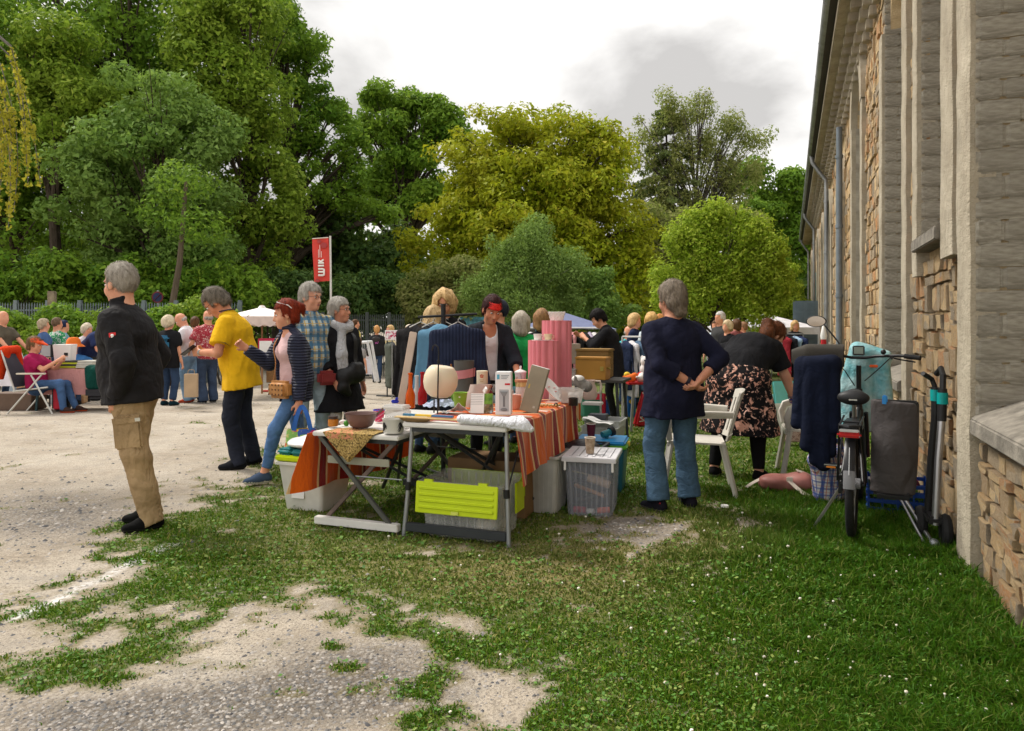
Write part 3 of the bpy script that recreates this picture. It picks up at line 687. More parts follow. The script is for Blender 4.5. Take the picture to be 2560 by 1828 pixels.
def mk_trees():
 W_ = 'trees of the dark wood behind the fence'
 # back wood mass so that no horizon shows between trunks
 C, R = lobes_to_clumps([(-120, 640, 300, 190), (250, 640, 260, 190), (560, 660, 240, 170), (820, 690, 200, 130), (1010, 690, 150, 130), (1560, 720, 220, 110), (1900, 720, 160, 110), (2120, 700, 150, 140), (1250, 720, 240, 100), (-500, 560, 380, 260), (2400, 640, 300, 200)]+[(-300+260*i, 790, 200, 70) for i in range(12)], 56, 2.0, 3, 1.2)
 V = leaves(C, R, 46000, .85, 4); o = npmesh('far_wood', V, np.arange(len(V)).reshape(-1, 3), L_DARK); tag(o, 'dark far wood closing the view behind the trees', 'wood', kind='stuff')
 tree('tall_tree', 'tall dark green tree at the far left edge above the hedge', 20, 28, [(-20, 60, 190, 170), (70, 250, 200, 160), (-60, 400, 200, 160), (110, 420, 170, 140), (20, 560, 190, 130), (-150, 200, 220, 220)], L_OAK, 26000, .95, .27, 11, .45, 22, group=W_)
 tree('tall_tree', 'tall leafy tree rising behind the grey haired man with sunlit upper branches', 330, 32, [(250, -40, 190, 130), (400, 10, 190, 140), (330, 150, 200, 140), (200, 230, 150, 120), (480, 170, 150, 130), (300, 330, 150, 110), (560, -40, 150, 120)], L_OAK, 26000, .95, .28, 12, .5, 26, group=W_)
 tree('maple_tree', 'grey green maple with low spreading boughs in front of the wood', 420, 25, [(380, 250, 130, 80), (430, 350, 170, 80), (330, 430, 190, 80), (470, 470, 140, 75), (270, 530, 160, 80), (420, 570, 150, 75), (500, 640, 100, 60), (340, 640, 120, 60)], L_GREY, 30000, .75, .21, 13, .28, 26, group=W_)
 tree('round_tree', 'yellow green tree with rounded sunlit top at the left of the wood', 130, 26.5, [(150, 150, 110, 90), (120, 260, 130, 100), (200, 330, 130, 90), (60, 330, 110, 90), (240, 250, 80, 70)], L_BRIGHT, 16000, .8, .22, 14, .3, 14, group=W_)
 tree('tall_tree', 'bright green tall tree with high crown left of the open sky', 620, 29, [(600, 60, 130, 120), (560, 180, 130, 110), (640, 250, 110, 100), (600, 360, 140, 90), (650, 460, 110, 90), (590, 540, 120, 80), (660, 580, 80, 70), (640, 650, 90, 70), (530, 60, 90, 90)], L_BRIGHT, 28000, .8, .23, 15, .36, 26, group=W_)
 tree('oak_tree', 'oak with long level boughs showing sky between its leaves', 700, 34, [(700, 40, 60, 80), (750, 130, 70, 60), (770, 220, 65, 60), (830, 290, 75, 45), (740, 330, 90, 50), (860, 370, 80, 45), (770, 430, 100, 40), (880, 450, 70, 45), (800, 510, 110, 38), (720, 560, 80, 50), (920, 540, 60, 40), (690, 150, 70, 80)], L_OAK, 22000, .62, .25, 16, .42, 40, fill=.75, shell=.3, group=W_)
 tree('oak_tree', 'tall rounded oak in the middle distance left of the golden chestnut', 1010, 42, [(960, 250, 65, 40), (1030, 255, 70, 40), (1090, 300, 75, 45), (930, 320, 60, 45), (1010, 340, 110, 50), (1130, 330, 60, 35), (960, 420, 80, 50), (1060, 420, 100, 50), (910, 480, 70, 45), (1000, 510, 110, 45), (1100, 500, 70, 45)], L_OAK, 26000, .8, .31, 17, .5, 46, fill=.8, shell=.3, group=W_)
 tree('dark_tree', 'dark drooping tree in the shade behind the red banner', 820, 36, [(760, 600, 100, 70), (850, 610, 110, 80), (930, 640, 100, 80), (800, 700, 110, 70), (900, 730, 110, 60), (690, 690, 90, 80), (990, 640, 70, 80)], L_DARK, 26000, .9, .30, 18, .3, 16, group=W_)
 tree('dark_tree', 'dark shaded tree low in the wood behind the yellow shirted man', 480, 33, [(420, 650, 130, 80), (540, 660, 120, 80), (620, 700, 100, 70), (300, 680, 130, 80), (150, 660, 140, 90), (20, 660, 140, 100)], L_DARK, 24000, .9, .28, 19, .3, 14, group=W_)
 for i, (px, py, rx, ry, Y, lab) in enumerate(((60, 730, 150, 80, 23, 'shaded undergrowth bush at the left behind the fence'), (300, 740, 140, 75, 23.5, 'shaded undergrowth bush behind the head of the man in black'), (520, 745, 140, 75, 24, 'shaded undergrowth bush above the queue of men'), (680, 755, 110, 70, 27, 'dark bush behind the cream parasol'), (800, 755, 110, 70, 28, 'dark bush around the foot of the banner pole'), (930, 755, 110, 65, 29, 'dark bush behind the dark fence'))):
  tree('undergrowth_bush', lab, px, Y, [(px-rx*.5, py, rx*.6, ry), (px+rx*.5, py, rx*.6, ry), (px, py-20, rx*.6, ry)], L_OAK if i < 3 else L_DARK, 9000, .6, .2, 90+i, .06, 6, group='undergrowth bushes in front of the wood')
 # thin trunks in the wood
 for i, (px, Y, lab) in enumerate(((400, 22, 'slender slanting bare trunk beside the round road sign'), (590, 30, 'thick dark trunk in the shade left of the banner'))):
  b = MB(); x = (px-1280)/FPX*Y; s = .5 if i == 0 else -.1; rr = .13 if i == 0 else .28
  b.tube([(0, 0, 0), (s*.5, 0, 1.5), (s*1.2, 0, 3.5), (s*1.6, 0, 6)], [rr, rr*.85, rr*.7, rr*.4], 8)
  q = thing('young_tree', lab, 'tree', (x, Y, gz(Y))); b.build('trunk', bark((.16, .125, .085)), q)
  C, R = np.array([[s*1.6, 0, 6.0], [s*1.2-.6, .4, 5.2], [s+.8, -.2, 4.6]]), np.array([[1.0, 1.0, .6]]*3); V = leaves(C, R, 1500, .16, 60+i); npmesh('crown', V, np.arange(len(V)).reshape(-1, 3), L_OAK, q)
 # golden chestnut
 tree('chestnut_tree', 'huge domed horse chestnut with golden green foliage at the centre', 1340, 33, [(1330, 560, 250, 210), (1230, 330, 110, 55), (1280, 470, 160, 100), (1430, 480, 140, 90), (1330, 310, 110, 55), (1420, 350, 90, 60), (1500, 370, 80, 60), (1190, 420, 130, 70), (1330, 420, 160, 70), (1480, 450, 120, 75), (1150, 520, 120, 75), (1290, 530, 150, 75), (1430, 540, 140, 75), (1550, 550, 80, 75), (1110, 620, 110, 75), (1240, 630, 140, 75), (1400, 640, 150, 75), (1540, 650, 90, 75), (1090, 710, 80, 60), (1470, 730, 120, 60), (1570, 720, 60, 60), (1300, 720, 140, 60), (1400, 790, 150, 40), (1560, 790, 70, 45), (1590, 620, 45, 60)], L_CHEST, 78000, .72, .27, 21, .5, 40, fill=1.25, up=.75, flatz=.55, aspect=.42, droop=.5, shell=.45)
 tree('bushy_tree', 'olive green bushy tree at the foot of the golden chestnut, left side', 1090, 28, [(1070, 720, 75, 45), (1140, 690, 80, 50), (1050, 770, 60, 40), (1130, 770, 90, 45)], L_BIRCH, 12000, .5, .19, 22, .15, 10, flatz=.8)
 tree('silver_tree', 'feathery silver green young tree in front of the chestnut', 1330, 24.5, [(1330, 570, 38, 50), (1320, 650, 62, 55), (1250, 640, 40, 50), (1270, 710, 75, 50), (1370, 700, 70, 55), (1420, 660, 38, 45), (1320, 770, 110, 45), (1220, 740, 60, 45), (1430, 740, 45, 50)], L_SILV, 30000, .42, .125, 23, .1, 18, up=.2, flatz=1.2, aspect=.32, droop=.2, bm=BIRCHBARK, shell=.2)
 tree('young_tree', 'loose green young tree just right of the silver green one', 1520, 25, [(1500, 720, 45, 50), (1530, 780, 70, 40), (1460, 790, 60, 30)], L_GREY, 8000, .45, .15, 24, .09, 10, bm=BIRCHBARK)
 # fir
 Y = 43.0; bx = (1665-1280)/FPX*Y; root = thing('fir_tree', 'thin tall fir with sparse drooping tiers right of the chestnut', 'tree', (bx, Y, gz(Y)))
 H = float(P(0, 262, Y).z)-gz(Y); mb = MB().tube([(0, 0, 0), (.1, 0, H*.5), (0, 0, H)], [.26, .16, .02], 8); C = []; R = []; r = random.Random(31)
 for i in range(22):
  z = H*(.30+.69*i/21)+r.uniform(-.25, .25); L = (1-(i/22)**1.5)*3.6*r.uniform(.7, 1.1)+.25
  for q in range(7):
   z += r.uniform(-.12, .12); a = r.uniform(0, 2*PI); l = L*r.uniform(.5, 1.1); e = Vector((math.cos(a)*l, math.sin(a)*l, z-.28*l)); mb.tube([(0, 0, z), e*.5+Vector((0, 0, z*.5+.05)), e], [.04, .03, .008], 5)
   for u in (.35, .6, .85, 1.0): C.append((e.x*u, e.y*u, z-.28*l*u-.08)); R.append((.32, .32, .16))
 V = leaves(np.array(C), np.array(R), 17000, .26, 32, up=.1, aspect=.28, droop=.8, shell=.1); npmesh('crown', V, np.arange(len(V)).reshape(-1, 3), L_FIR, root); mb.build('trunk', BARK, root)
 tree('birch_tree', 'airy birch with fine open twigs against the grey cloud', 1740, 42, [(1660, 270, 40, 45), (1620, 330, 45, 40), (1600, 390, 40, 40), (1740, 275, 55, 45), (1790, 330, 55, 55), (1750, 390, 60, 55), (1700, 330, 40, 50), (1690, 430, 50, 50), (1860, 340, 35, 40), (1910, 350, 35, 35), (1830, 400, 45, 45), (1900, 420, 35, 35), (1780, 450, 60, 50), (1640, 480, 60, 50), (1720, 520, 80, 45), (1830, 480, 45, 45)], L_BIRCH, 18000, .55, .20, 33, .22, 60, fill=.85, flatz=1.1, droop=.5, aspect=.4, bm=bark((.10, .085, .07)), shell=.15)
 tree('broad_tree', 'round leaved green tree beside the eave of the stone hall', 1930, 47, [(1880, 450, 60, 50), (1940, 470, 60, 55), (1980, 520, 50, 60), (1900, 540, 80, 55), (1960, 600, 70, 60), (1870, 610, 70, 50), (2010, 600, 50, 80), (1930, 690, 90, 60)], L_OAK, 22000, .9, .34, 34, .4, 18)
 tree('broad_tree', 'green tree filling the gap between the fir and the round lime green tree', 1680, 38, [(1650, 560, 70, 45), (1720, 580, 80, 45), (1630, 630, 60, 55), (1680, 690, 80, 60), (1600, 710, 50, 50), (1800, 560, 60, 40), (1850, 580, 60, 50)], L_BIRCH, 16000, .75, .26, 35, .25, 14)
 tree('lime_tree', 'round young lime green tree with upright shoots by the hall', 1790, 21.5, [(1735, 560, 9, 34), (1800, 542, 9, 36), (1855, 548, 9, 34), (1900, 580, 9, 34), (1690, 600, 9, 32), (1940, 630, 9, 30), (1770, 560, 8, 30), (1720, 620, 50, 45), (1790, 590, 60, 45), (1860, 590, 55, 45), (1910, 640, 50, 50), (1690, 690, 60, 45), (1770, 680, 80, 55), (1860, 690, 80, 55), (1930, 710, 45, 50), (1700, 760, 60, 45), (1800, 760, 90, 45), (1890, 770, 70, 45), (1650, 740, 40, 40)], L_LIME, 34000, .38, .125, 36, .1, 30, up=.5, flatz=1.15, aspect=.5, shell=.2)
 tree('pale_bush', 'pale green loose bush low beside the corner of the hall', 1965, 28, [(1960, 690, 30, 45), (1980, 750, 45, 45), (1940, 780, 45, 35), (1990, 800, 35, 30)], L_LIME, 7000, .35, .13, 37, .06, 8)
 # hanging birch twigs at the left edge
 Y = 7.2; root = thing('weeping_birch', 'weeping birch with long hanging twigs reaching in at the top left', 'tree', ((-420-1280)/FPX*Y, Y, 0)); off = Vector(root.location); r = random.Random(41); mb = MB(); Cs = []
 top = P(-200, 20, Y)-off; mb.tube([(0, 0, -.1), (.05, 0, 2.5), (.1, 0, 4.3), top*.6+Vector((.1, 0, 1.9)), top], [.16, .13, .1, .06, .03], 8)
 for i in range(24):
  x0 = r.uniform(-160, 30); x1 = x0+r.uniform(20, 75)+max(0, (30-abs(x0-10)))*.5; yb = np.interp(x1, [-140, 20, 60, 90, 110], [420, 560, 470, 540, 590])*r.uniform(.8, 1.02); dy = r.uniform(-.5, .5); yt = r.uniform(100, 230)
  a, e = P(x0, yt, Y+dy)-off, P(min(x1, 106), yb, Y+dy)-off; pts = [a+(e-a)*u+Vector((.10*math.sin(u*PI)*(1 if i % 2 else .4), 0, .0)) for u in [k/9 for k in range(10)]]
  mb.tube([top.lerp(a, .5)+Vector((0, 0, .2)), a]+pts[1:], [.008]*2+[.004]*9, 4)
  for k in range(60):
   u = r.random(); j = min(8, int(u*9)); p = pts[j].lerp(pts[j+1], u*9-j); Cs.append(p)
 C = np.array([tuple(c) for c in Cs]); V = leaves(C, np.full((len(C), 3), .035), len(C)*2, .05, 42, up=.0, droop=1.2, aspect=.7, shell=.2)
 npmesh('crown', V, np.arange(len(V)).reshape(-1, 3), leaf_mat('leaf_weeping', [(0, (0.150, 0.195, 0.015)), (.6, (0.300, 0.315, 0.030)), (1, (0.510, 0.450, 0.060))], .45, (.5, .45, .04)), root); mb.build('trunk', BIRCHBARK, root)
 # clipped-free hedge shrubs along the fence
 hp = [(-20, 840, 75, 55, 'at the photo edge behind the man in tan'), (90, 850, 70, 50, 'behind the seated visor wearer'), (180, 835, 70, 55, 'below the wooden post'), (270, 845, 70, 55, 'hidden partly by the black jacket'), (420, 830, 60, 60, 'behind the blue backpack'), (500, 820, 65, 65, 'behind the bald man in white'), (560, 835, 60, 45, 'behind the yellow polo')]
 for i, (px, py, rx, ry, tx) in enumerate(hp):
  Y = 17.5+i*.15; C, R = lobes_to_clumps([(px, py, rx, ry), (px-30, py-15, rx*.7, ry*.8), (px+30, py+5, rx*.8, ry*.8)], Y, .38, 70+i, 1.0); b = P(px, py, Y); off = np.array([b.x, Y, gz(Y)]); R2 = R; C = C-off; C[:, 2] = np.maximum(C[:, 2], .25)
  q = thing('hedge_shrub', 'dense green hedge shrub '+tx, 'shrub', tuple(off), 0, 'shrubs of the hedge along the fence')
  V = leaves(C, R2, 7500, .125, 80+i, up=.5); npmesh('crown', V, np.arange(len(V)).reshape(-1, 3), L_BRIGHT if i % 2 else L_OAK, q)
  mb = MB()
  for k in range(5): c = Vector(C[k*3 % len(C)]); mb.tube([(c.x*.2, c.y*.2, 0), (c.x*.7, c.y*.7, c.z*.5), c], [.03, .02, .008], 5)
  mb.build('stem', BARK, q)
mk_trees()
# ------------------------------------------------------------------ people: signed distance bodies, one continuous surface each
def nets(F, org, h):
 """surface nets: smooth quads around F = 0"""
 ins = F < 0; nx, ny, nz = F.shape
 c = [(0, 0, 0), (1, 0, 0), (0, 1, 0), (1, 1, 0), (0, 0, 1), (1, 0, 1), (0, 1, 1), (1, 1, 1)]
 S = [ins[a:nx-1+a, b:ny-1+b, e:nz-1+e] for a, b, e in c]
 cnt = sum(s.astype(np.int8) for s in S); act = (cnt > 0) & (cnt < 8)
 I = np.argwhere(act)
 if len(I) == 0: return np.zeros((0, 3)), np.zeros((0, 4), int)
 vals = np.stack([F[I[:, 0]+a, I[:, 1]+b, I[:, 2]+e] for a, b, e in c], 1)
 E = [(0, 1), (2, 3), (4, 5), (6, 7), (0, 2), (1, 3), (4, 6), (5, 7), (0, 4), (1, 5), (2, 6), (3, 7)]
 cc = np.array(c, float); acc = np.zeros((len(I), 3)); num = np.zeros(len(I))
 for a, b in E:
  va, vb = vals[:, a], vals[:, b]; m = (va < 0) != (vb < 0); t = np.where(m, va/np.where(m, va-vb, 1), 0)
  acc += np.where(m[:, None], cc[a]+(cc[b]-cc[a])*t[:, None], 0); num += m
 V = (I+acc/num[:, None])*h+org
 idm = np.full(act.shape, -1, np.int64); idm[act] = np.arange(len(I)); Q = []
 for ax in range(3):
  sl0 = [slice(None)]*3; sl1 = [slice(None)]*3; sl0[ax] = slice(0, -1); sl1[ax] = slice(1, None)
  a, b = ins[tuple(sl0)], ins[tuple(sl1)]; u, v = [(1, 2), (2, 0), (0, 1)][ax]
  J = np.argwhere(a != b); J = J[(J[:, u] > 0) & (J[:, v] > 0)]
  J = J[(J[:, u] < act.shape[u]) & (J[:, v] < act.shape[v]) & (J[:, ax] < act.shape[ax])]
  if not len(J): continue
  fl = a[J[:, 0], J[:, 1], J[:, 2]]
  def at(du, dv): K = J.copy(); K[:, u] += du; K[:, v] += dv; return idm[K[:, 0], K[:, 1], K[:, 2]]
  q = np.stack([at(-1, -1), at(0, -1), at(0, 0), at(-1, 0)], 1); q[~fl] = q[~fl][:, ::-1]; Q.append(q[(q >= 0).all(1)])
 return V, np.concatenate(Q)
class Sdf:
 """list of primitives: cone (round or oval, flat or round ends), ellipsoid; each add or cut"""
 def __init__(s): s.p = []
 def cone(s, a, b, ra, rb, u=None, q=1.0, k=.03, fa=False, fb=False):
  s.p.append(('c', np.array(a, float), np.array(b, float), ra, rb, None if u is None else np.array(u, float), q, k, fa, fb)); return s
 def ell(s, c, r, R=None, k=.02, cut=False):
  s.p.append(('e', np.array(c, float), np.array(r, float), np.eye(3) if R is None else np.array(R, float), k, cut)); return s
 def boxcut(s, c, half, R): s.p.append(('b', np.array(c, float), np.array(half, float), np.array(R, float))); return s
 def plane(s, p, n): s.p.append(('p', np.array(p, float), np.array(n, float))); return s
 def bounds(s, grow=.03):
  lo, hi = np.full(3, 9e9), np.full(3, -9e9)
  for p in s.p:
   if p[0] == 'c':
    r = max(p[3], p[4])*max(1, p[6])+grow
    for e in (p[1], p[2]): lo = np.minimum(lo, e-r); hi = np.maximum(hi, e+r)
   elif p[0] == 'e' and not p[5]: r = p[2].max()+grow; lo = np.minimum(lo, p[1]-r); hi = np.maximum(hi, p[1]+r)
  return lo, hi
 def mesh(s, h, noise=0.0, nf=18, seed=0, aniso=(1, 1, .6), n2=0.0, nf2=60):
  lo, hi = s.bounds(); n = np.ceil((hi-lo)/h).astype(int)+2
  F = np.full(tuple(n), .25, np.float32); ax = [lo[i]+np.arange(n[i])*h for i in range(3)]
  for p in s.p:
   if p[0] in 'ce' and not (p[0] == 'e' and p[5]):
    if p[0] == 'c': r = max(p[3], p[4])*max(1, p[6])+p[7]+.03; a, b = np.minimum(p[1], p[2])-r, np.maximum(p[1], p[2])+r
    else: r = p[2].max()+p[4]+.03; a, b = p[1]-r, p[1]+r
    i0 = np.maximum(0, ((a-lo)/h).astype(int)); i1 = np.minimum(n, ((b-lo)/h).astype(int)+2)
   else: i0, i1 = np.zeros(3, int), n
   sl = tuple(slice(i0[i], i1[i]) for i in range(3))
   if any(i1 <= i0): continue
   X, Y, Z = np.meshgrid(ax[0][sl[0]], ax[1][sl[1]], ax[2][sl[2]], indexing='ij', sparse=True)
   if p[0] == 'c':
    a, b, ra, rb, u, q, k, fa, fb = p[1:]; d = b-a; L2 = max(1e-12, d @ d)
    qx, qy, qz = X-a[0], Y-a[1], Z-a[2]; tr = (qx*d[0]+qy*d[1]+qz*d[2])/L2; t = np.clip(tr, 0, 1)
    wx, wy, wz = qx-t*d[0], qy-t*d[1], qz-t*d[2]; m = wx*wx+wy*wy+wz*wz
    if u is not None: w_ = wx*u[0]+wy*u[1]+wz*u[2]; m = m-w_*w_*(1-1/(q*q))
    D = np.sqrt(np.maximum(m, 0))-(ra+(rb-ra)*t); L = math.sqrt(L2)
    if fa: D = np.maximum(D, -tr*L)
    if fb: D = np.maximum(D, (tr-1)*L)
   elif p[0] == 'e':
    c, r, R, k, cut = p[1:]; q = [X-c[0], Y-c[1], Z-c[2]]
    g = [sum(q[i]*R[i, j] for i in range(3)) for j in range(3)]
    k0 = np.sqrt(sum((g[j]/r[j])**2 for j in range(3))); k1 = np.sqrt(sum((g[j]/r[j]**2)**2 for j in range(3)))
    D = k0*(k0-1)/np.maximum(k1, 1e-6)
   elif p[0] == 'b':
    c, hf, R = p[1:]; q = [X-c[0], Y-c[1], Z-c[2]]; g = [np.abs(sum(q[i]*R[i, j] for i in range(3)))-hf[j] for j in range(3)]
    D = np.maximum(np.maximum(g[0], g[1]), g[2]); F[sl] = np.maximum(F[sl], -D); continue
   else:
    D = (X-p[1][0])*p[2][0]+(Y-p[1][1])*p[2][1]+(Z-p[1][2])*p[2][2]; F[sl] = np.maximum(F[sl], D); continue
   A = F[sl]
   if p[0] == 'e' and cut:
    hh = np.clip(.5-.5*(A+D)/max(k, 1e-4), 0, 1); F[sl] = A*(1-hh)-D*hh+k*hh*(1-hh); continue
   hh = np.clip(.5+.5*(A-D)/k, 0, 1); F[sl] = A*(1-hh)+D*hh-k*hh*(1-hh)
  if noise or n2:
   near = np.argwhere(np.abs(F) < h*3+noise+n2); pt = near*h+lo
   v = 0
   if noise: v = v+noise*snoise(pt*np.array(aniso), nf, seed, 1)
   if n2: v = v+n2*snoise(pt, nf2, seed+9, 1)
   F[near[:, 0], near[:, 1], near[:, 2]] += v
  return nets(F, lo, h)
 def build(s, name, m, parent, h, **k):
  V, Q = s.mesh(h, **k); return npmesh(name, V, Q, m, parent, smooth=True)
def skin_mat(c, key):
 if ('skin', key) in MATS: return MATS[('skin', key)]
 t = NT('skin'); n = t.noise(9, 4); b = lin(c)
 t.col(t.ramp(n, [(.3, (b[0]*.86, b[1]*.74, b[2]*.70)), (.7, b[:3])])); t.set(Roughness=.5); t.b.inputs['Subsurface Weight'].default_value = .12
 t.b.inputs['Subsurface Radius'].default_value = (.012, .005, .003); t.b.inputs['Subsurface Scale'].default_value = 1.0
 t.bump(t.noise(60, 4), .12, .004); MATS[('skin', key)] = t.m; return t.m
def hair_mat(c, c2=None, sc=1):
 key = ('hair', c, c2, sc)
 if key in MATS: return MATS[key]
 t = NT('hair'); b = lin(c)[:3]; e = lin(c2)[:3] if c2 else tuple(min(1, x*1.9+.01) for x in b)
 w_ = t.noise(26*sc, 5, t.mapping((1.6, 1.6, .45)), .6, .6)
 t.col(t.ramp(w_, [(.25, tuple(x*.72 for x in b)), (.5, tuple((x+y)/2 for x, y in zip(b, e))), (.75, e)])); t.set(Roughness=.5)
 t.bump(t.noise(70*sc, 4, t.mapping((1.6, 1.6, .35)), .6, .8), .7, .012); MATS[key] = t.m; return t.m
EYEW = mat((.75, .72, .68), .25, var=.02); EYED = mat((.035, .025, .02), .2, var=.05); LIP = mat((.36, .13, .11), .5, var=.1)
def ik(a, t, l1, l2, pole):
 a, t, pole = Vector(a), Vector(t), Vector(pole); d = t-a; L = min(d.length, (l1+l2)*.998); n = d.normalized(); t = a+n*L
 x = (l1*l1-l2*l2+L*L)/(2*L); hgt = math.sqrt(max(0, l1*l1-x*x)); pp = pole-n*pole.dot(n)
 pp = pp.normalized() if pp.length > 1e-5 else Vector((1, 0, 0)); return a+n*x+pp*hgt, t
def RY(a): return Matrix.Rotation(a, 3, 'Y')
def person(label, x, y, face, h=1.72, g=1.0, female=False, res=.012, lean=0, curl=0, side=0, hip=0, feet=((.0, .1, 8), (.0, -.1, -8)), hands=None, poles=None,
   head=(0, 0, 0), top=None, jacket=None, bottom=None, shoes='#141414', socks=None, hair=None, skin='#d9a184', belly=0, bust=0, z=None, fist=.7, seat=None, group=None, detail=True, sole='#1d1d1d', bodyonly=False, hipw=1.0, shoe_len=1.0, glasses=None):
 s = h/1.75; D = math.radians
 root = thing('person', label, 'person', (x, y, gz(y) if z is None else z), D(face), group)
 lean, curl, side = D(lean), D(curl), D(side)
 pel = Vector((0, 0, (.93+hip)*s)); Rs = Matrix.Rotation(side, 3, 'X')
 R1, R2, R3 = Rs @ RY(lean*.5), Rs @ RY(lean), Rs @ RY(lean+curl)
 wai = pel+R1 @ Vector((0, 0, .15*s)); che = wai+R2 @ Vector((0, 0, .19*s)); nec = che+R3 @ Vector((-.01, 0, .17*s))
 F3, U3, L3 = R3 @ Vector((1, 0, 0)), R3 @ Vector((0, 0, 1)), R3 @ Vector((0, 1, 0))
 sw = (.165 if female else .185)*s*(.8+.2*g)
 sh = {1: che+L3*sw+U3*.085*s, -1: che-L3*sw+U3*.085*s}
 hw = (.09 if not female else .095)*s*(.75+.25*g)*hipw
 hipj = {1: pel+Vector((0, hw, -.02*s)), -1: pel+Vector((0, -hw, -.02*s))}
 # legs
 kn, an, fy = {}, {}, {}
 for i, sd in enumerate((1, -1)):
  f = feet[i]; fx, fyy, yaw = f[0]*s, f[1]*s, D(f[2]); lift = (f[3] if len(f) > 3 else 0)*s
  a = Vector((fx-.03*math.cos(yaw)*s, fyy-.03*math.sin(yaw)*s, .085*s+lift)); pole = Vector((math.cos(yaw), math.sin(yaw), .25))
  k, a = ik(hipj[sd], a, .424*s, .414*s, pole); kn[sd], an[sd], fy[sd] = k, a, yaw
 hands = hands or ((.04, .27, .78), (.04, -.27, .78)); poles = poles or ((-.6, .4, 0), (-.6, -.4, 0))
 el, wr = {}, {}
 for i, sd in enumerate((1, -1)):
  t = Vector(hands[i])*s; el[sd], wr[sd] = ik(sh[sd], t, .29*s, .265*s, poles[i])
 # head frame
 Rh = R3 @ Matrix.Rotation(D(head[0]), 3, 'Z') @ RY(D(head[1])) @ Matrix.Rotation(D(head[2]), 3, 'X') if False else Rs @ Matrix.Rotation(D(head[0]), 3, 'Z') @ RY(D(head[1])+(lean+curl)*.45) @ Matrix.Rotation(D(head[2]), 3, 'X')
 hs = 1.055*s if s > .9 else 1.1*s
 hc = nec+U3*.032*s+Rh @ Vector((.012, 0, .115))*hs
 H = lambda a, b, c: hc+Rh @ Vector((a*hs, b*hs, c*hs))
 RN = np.array(Rh)
 gl = lambda r: r*s*g
 A = Sdf(); lat = L3; l0 = Vector((0, 1, 0))
 # --- body skin
 A.ell(H(-.012, 0, .035), np.array((.098, .077, .100))*hs, RN, .02); A.ell(H(.022, 0, -.035), np.array((.072, .060, .085))*hs, RN, .02)
 A.ell(H(.066, 0, -.088), np.array((.024, .026, .022))*hs, RN, .025)
 A.cone(H(.088, 0, .018), H(.106, 0, -.026), .009*hs, .014*hs, k=.012); A.cone(H(.094, .009, -.03), H(.094, -.009, -.03), .010*hs, .010*hs, k=.01)
 A.cone(H(.086, .012, -.062), H(.086, -.012, -.062), .009*hs, .009*hs, k=.012); A.cone(H(.084, .03, .034), H(.084, -.03, .034), .012*hs, .012*hs, k=.015)
 for q in (1, -1):
  A.ell(H(-.006, q*.079, -.006), np.array((.019, .009, .031))*hs, RN, .006)
  A.ell(H(.094, q*.031, .012), np.array((.014, .016, .011))*hs, RN, .012, True)
  A.ell(H(.052, q*.046, -.03), np.array((.026, .02, .03))*hs, RN, .02)
 A.cone(nec-U3*.06*s, H(-.022, 0, -.055), .062*s*(.6+.4*g), (.054 if not female else .047)*s*(.75+.25*g), k=.03)
 bf = .86
 for a, b, ra, rb, q in ((pel, wai, .115*bf, .10*bf, 1.4), (wai, che, .10*bf, .115*bf, 1.38), (che, nec-U3*.05*s, .108*bf, .07*bf, 1.5)): A.cone(a, b, gl(ra), gl(rb), lat, q, .05)
 for sd in (1, -1):
  A.cone(nec-U3*.05*s, sh[sd], .055*s, .05*s, k=.04); A.cone(sh[sd], el[sd], .047*s*(.5+.5*g), .038*s*(.5+.5*g), k=.03); A.cone(el[sd], wr[sd], .040*s*(.55+.45*g), .027*s*(.7+.3*g), k=.015)
  A.cone(hipj[sd], kn[sd], .078*s*g*.9, .054*s*(.4+.6*g)*.9, k=.03); A.cone(kn[sd], an[sd], .052*s*(.4+.6*g)*.9, .036*s*(.6+.4*g), k=.02); A.cone(an[sd], an[sd]-Vector((0, 0, .05*s)), .034*s, .036*s, k=.02)
  # hand: palm, four fingers, thumb
  d = (wr[sd]-el[sd]).normalized(); pn = Vector((0, -sd, 0)); pn = (pn-d*pn.dot(d)); pn = pn.normalized() if pn.length > .1 else Vector((1, 0, 0))
  wd = d.cross(pn).normalized()
  if wd.dot(Vector((1, 0, .2))) < 0: wd = -wd
  p0 = wr[sd]+d*.01*s; p1 = wr[sd]+d*.085*s
  A.cone(p0, p1, .016*s, .017*s, wd, 2.2, .012)
  for j in range(4):
   o = wd*(.03-.02*j)*s; l = (.072, .08, .075, .058)[j]*s; c0 = p1+o; cb = fist*(.8+.1*j); d1 = (d*math.cos(cb*.6)+pn*math.sin(cb*.6)).normalized(); d2 = (d*math.cos(cb*1.5)+pn*math.sin(cb*1.5)).normalized()
   m = c0+d1*l*.5; A.cone(c0, m, .0092*s, .0085*s, k=.004); A.cone(m, m+d2*l*.5, .0085*s, .0075*s, k=.004)
  th = p0+d*.02*s+wd*.026*s; t1 = th+(d*.6+wd*.6+pn*.35).normalized()*.04*s; A.cone(th, t1, .0115*s, .010*s, k=.008); A.cone(t1, t1+(d*.85+wd*.15+pn*.5).normalized()*.03*s, .010*s, .0085*s, k=.004)
 body = A.build('body', skin_mat(skin, skin), root, res*1.2 if res > .011 else .0092)
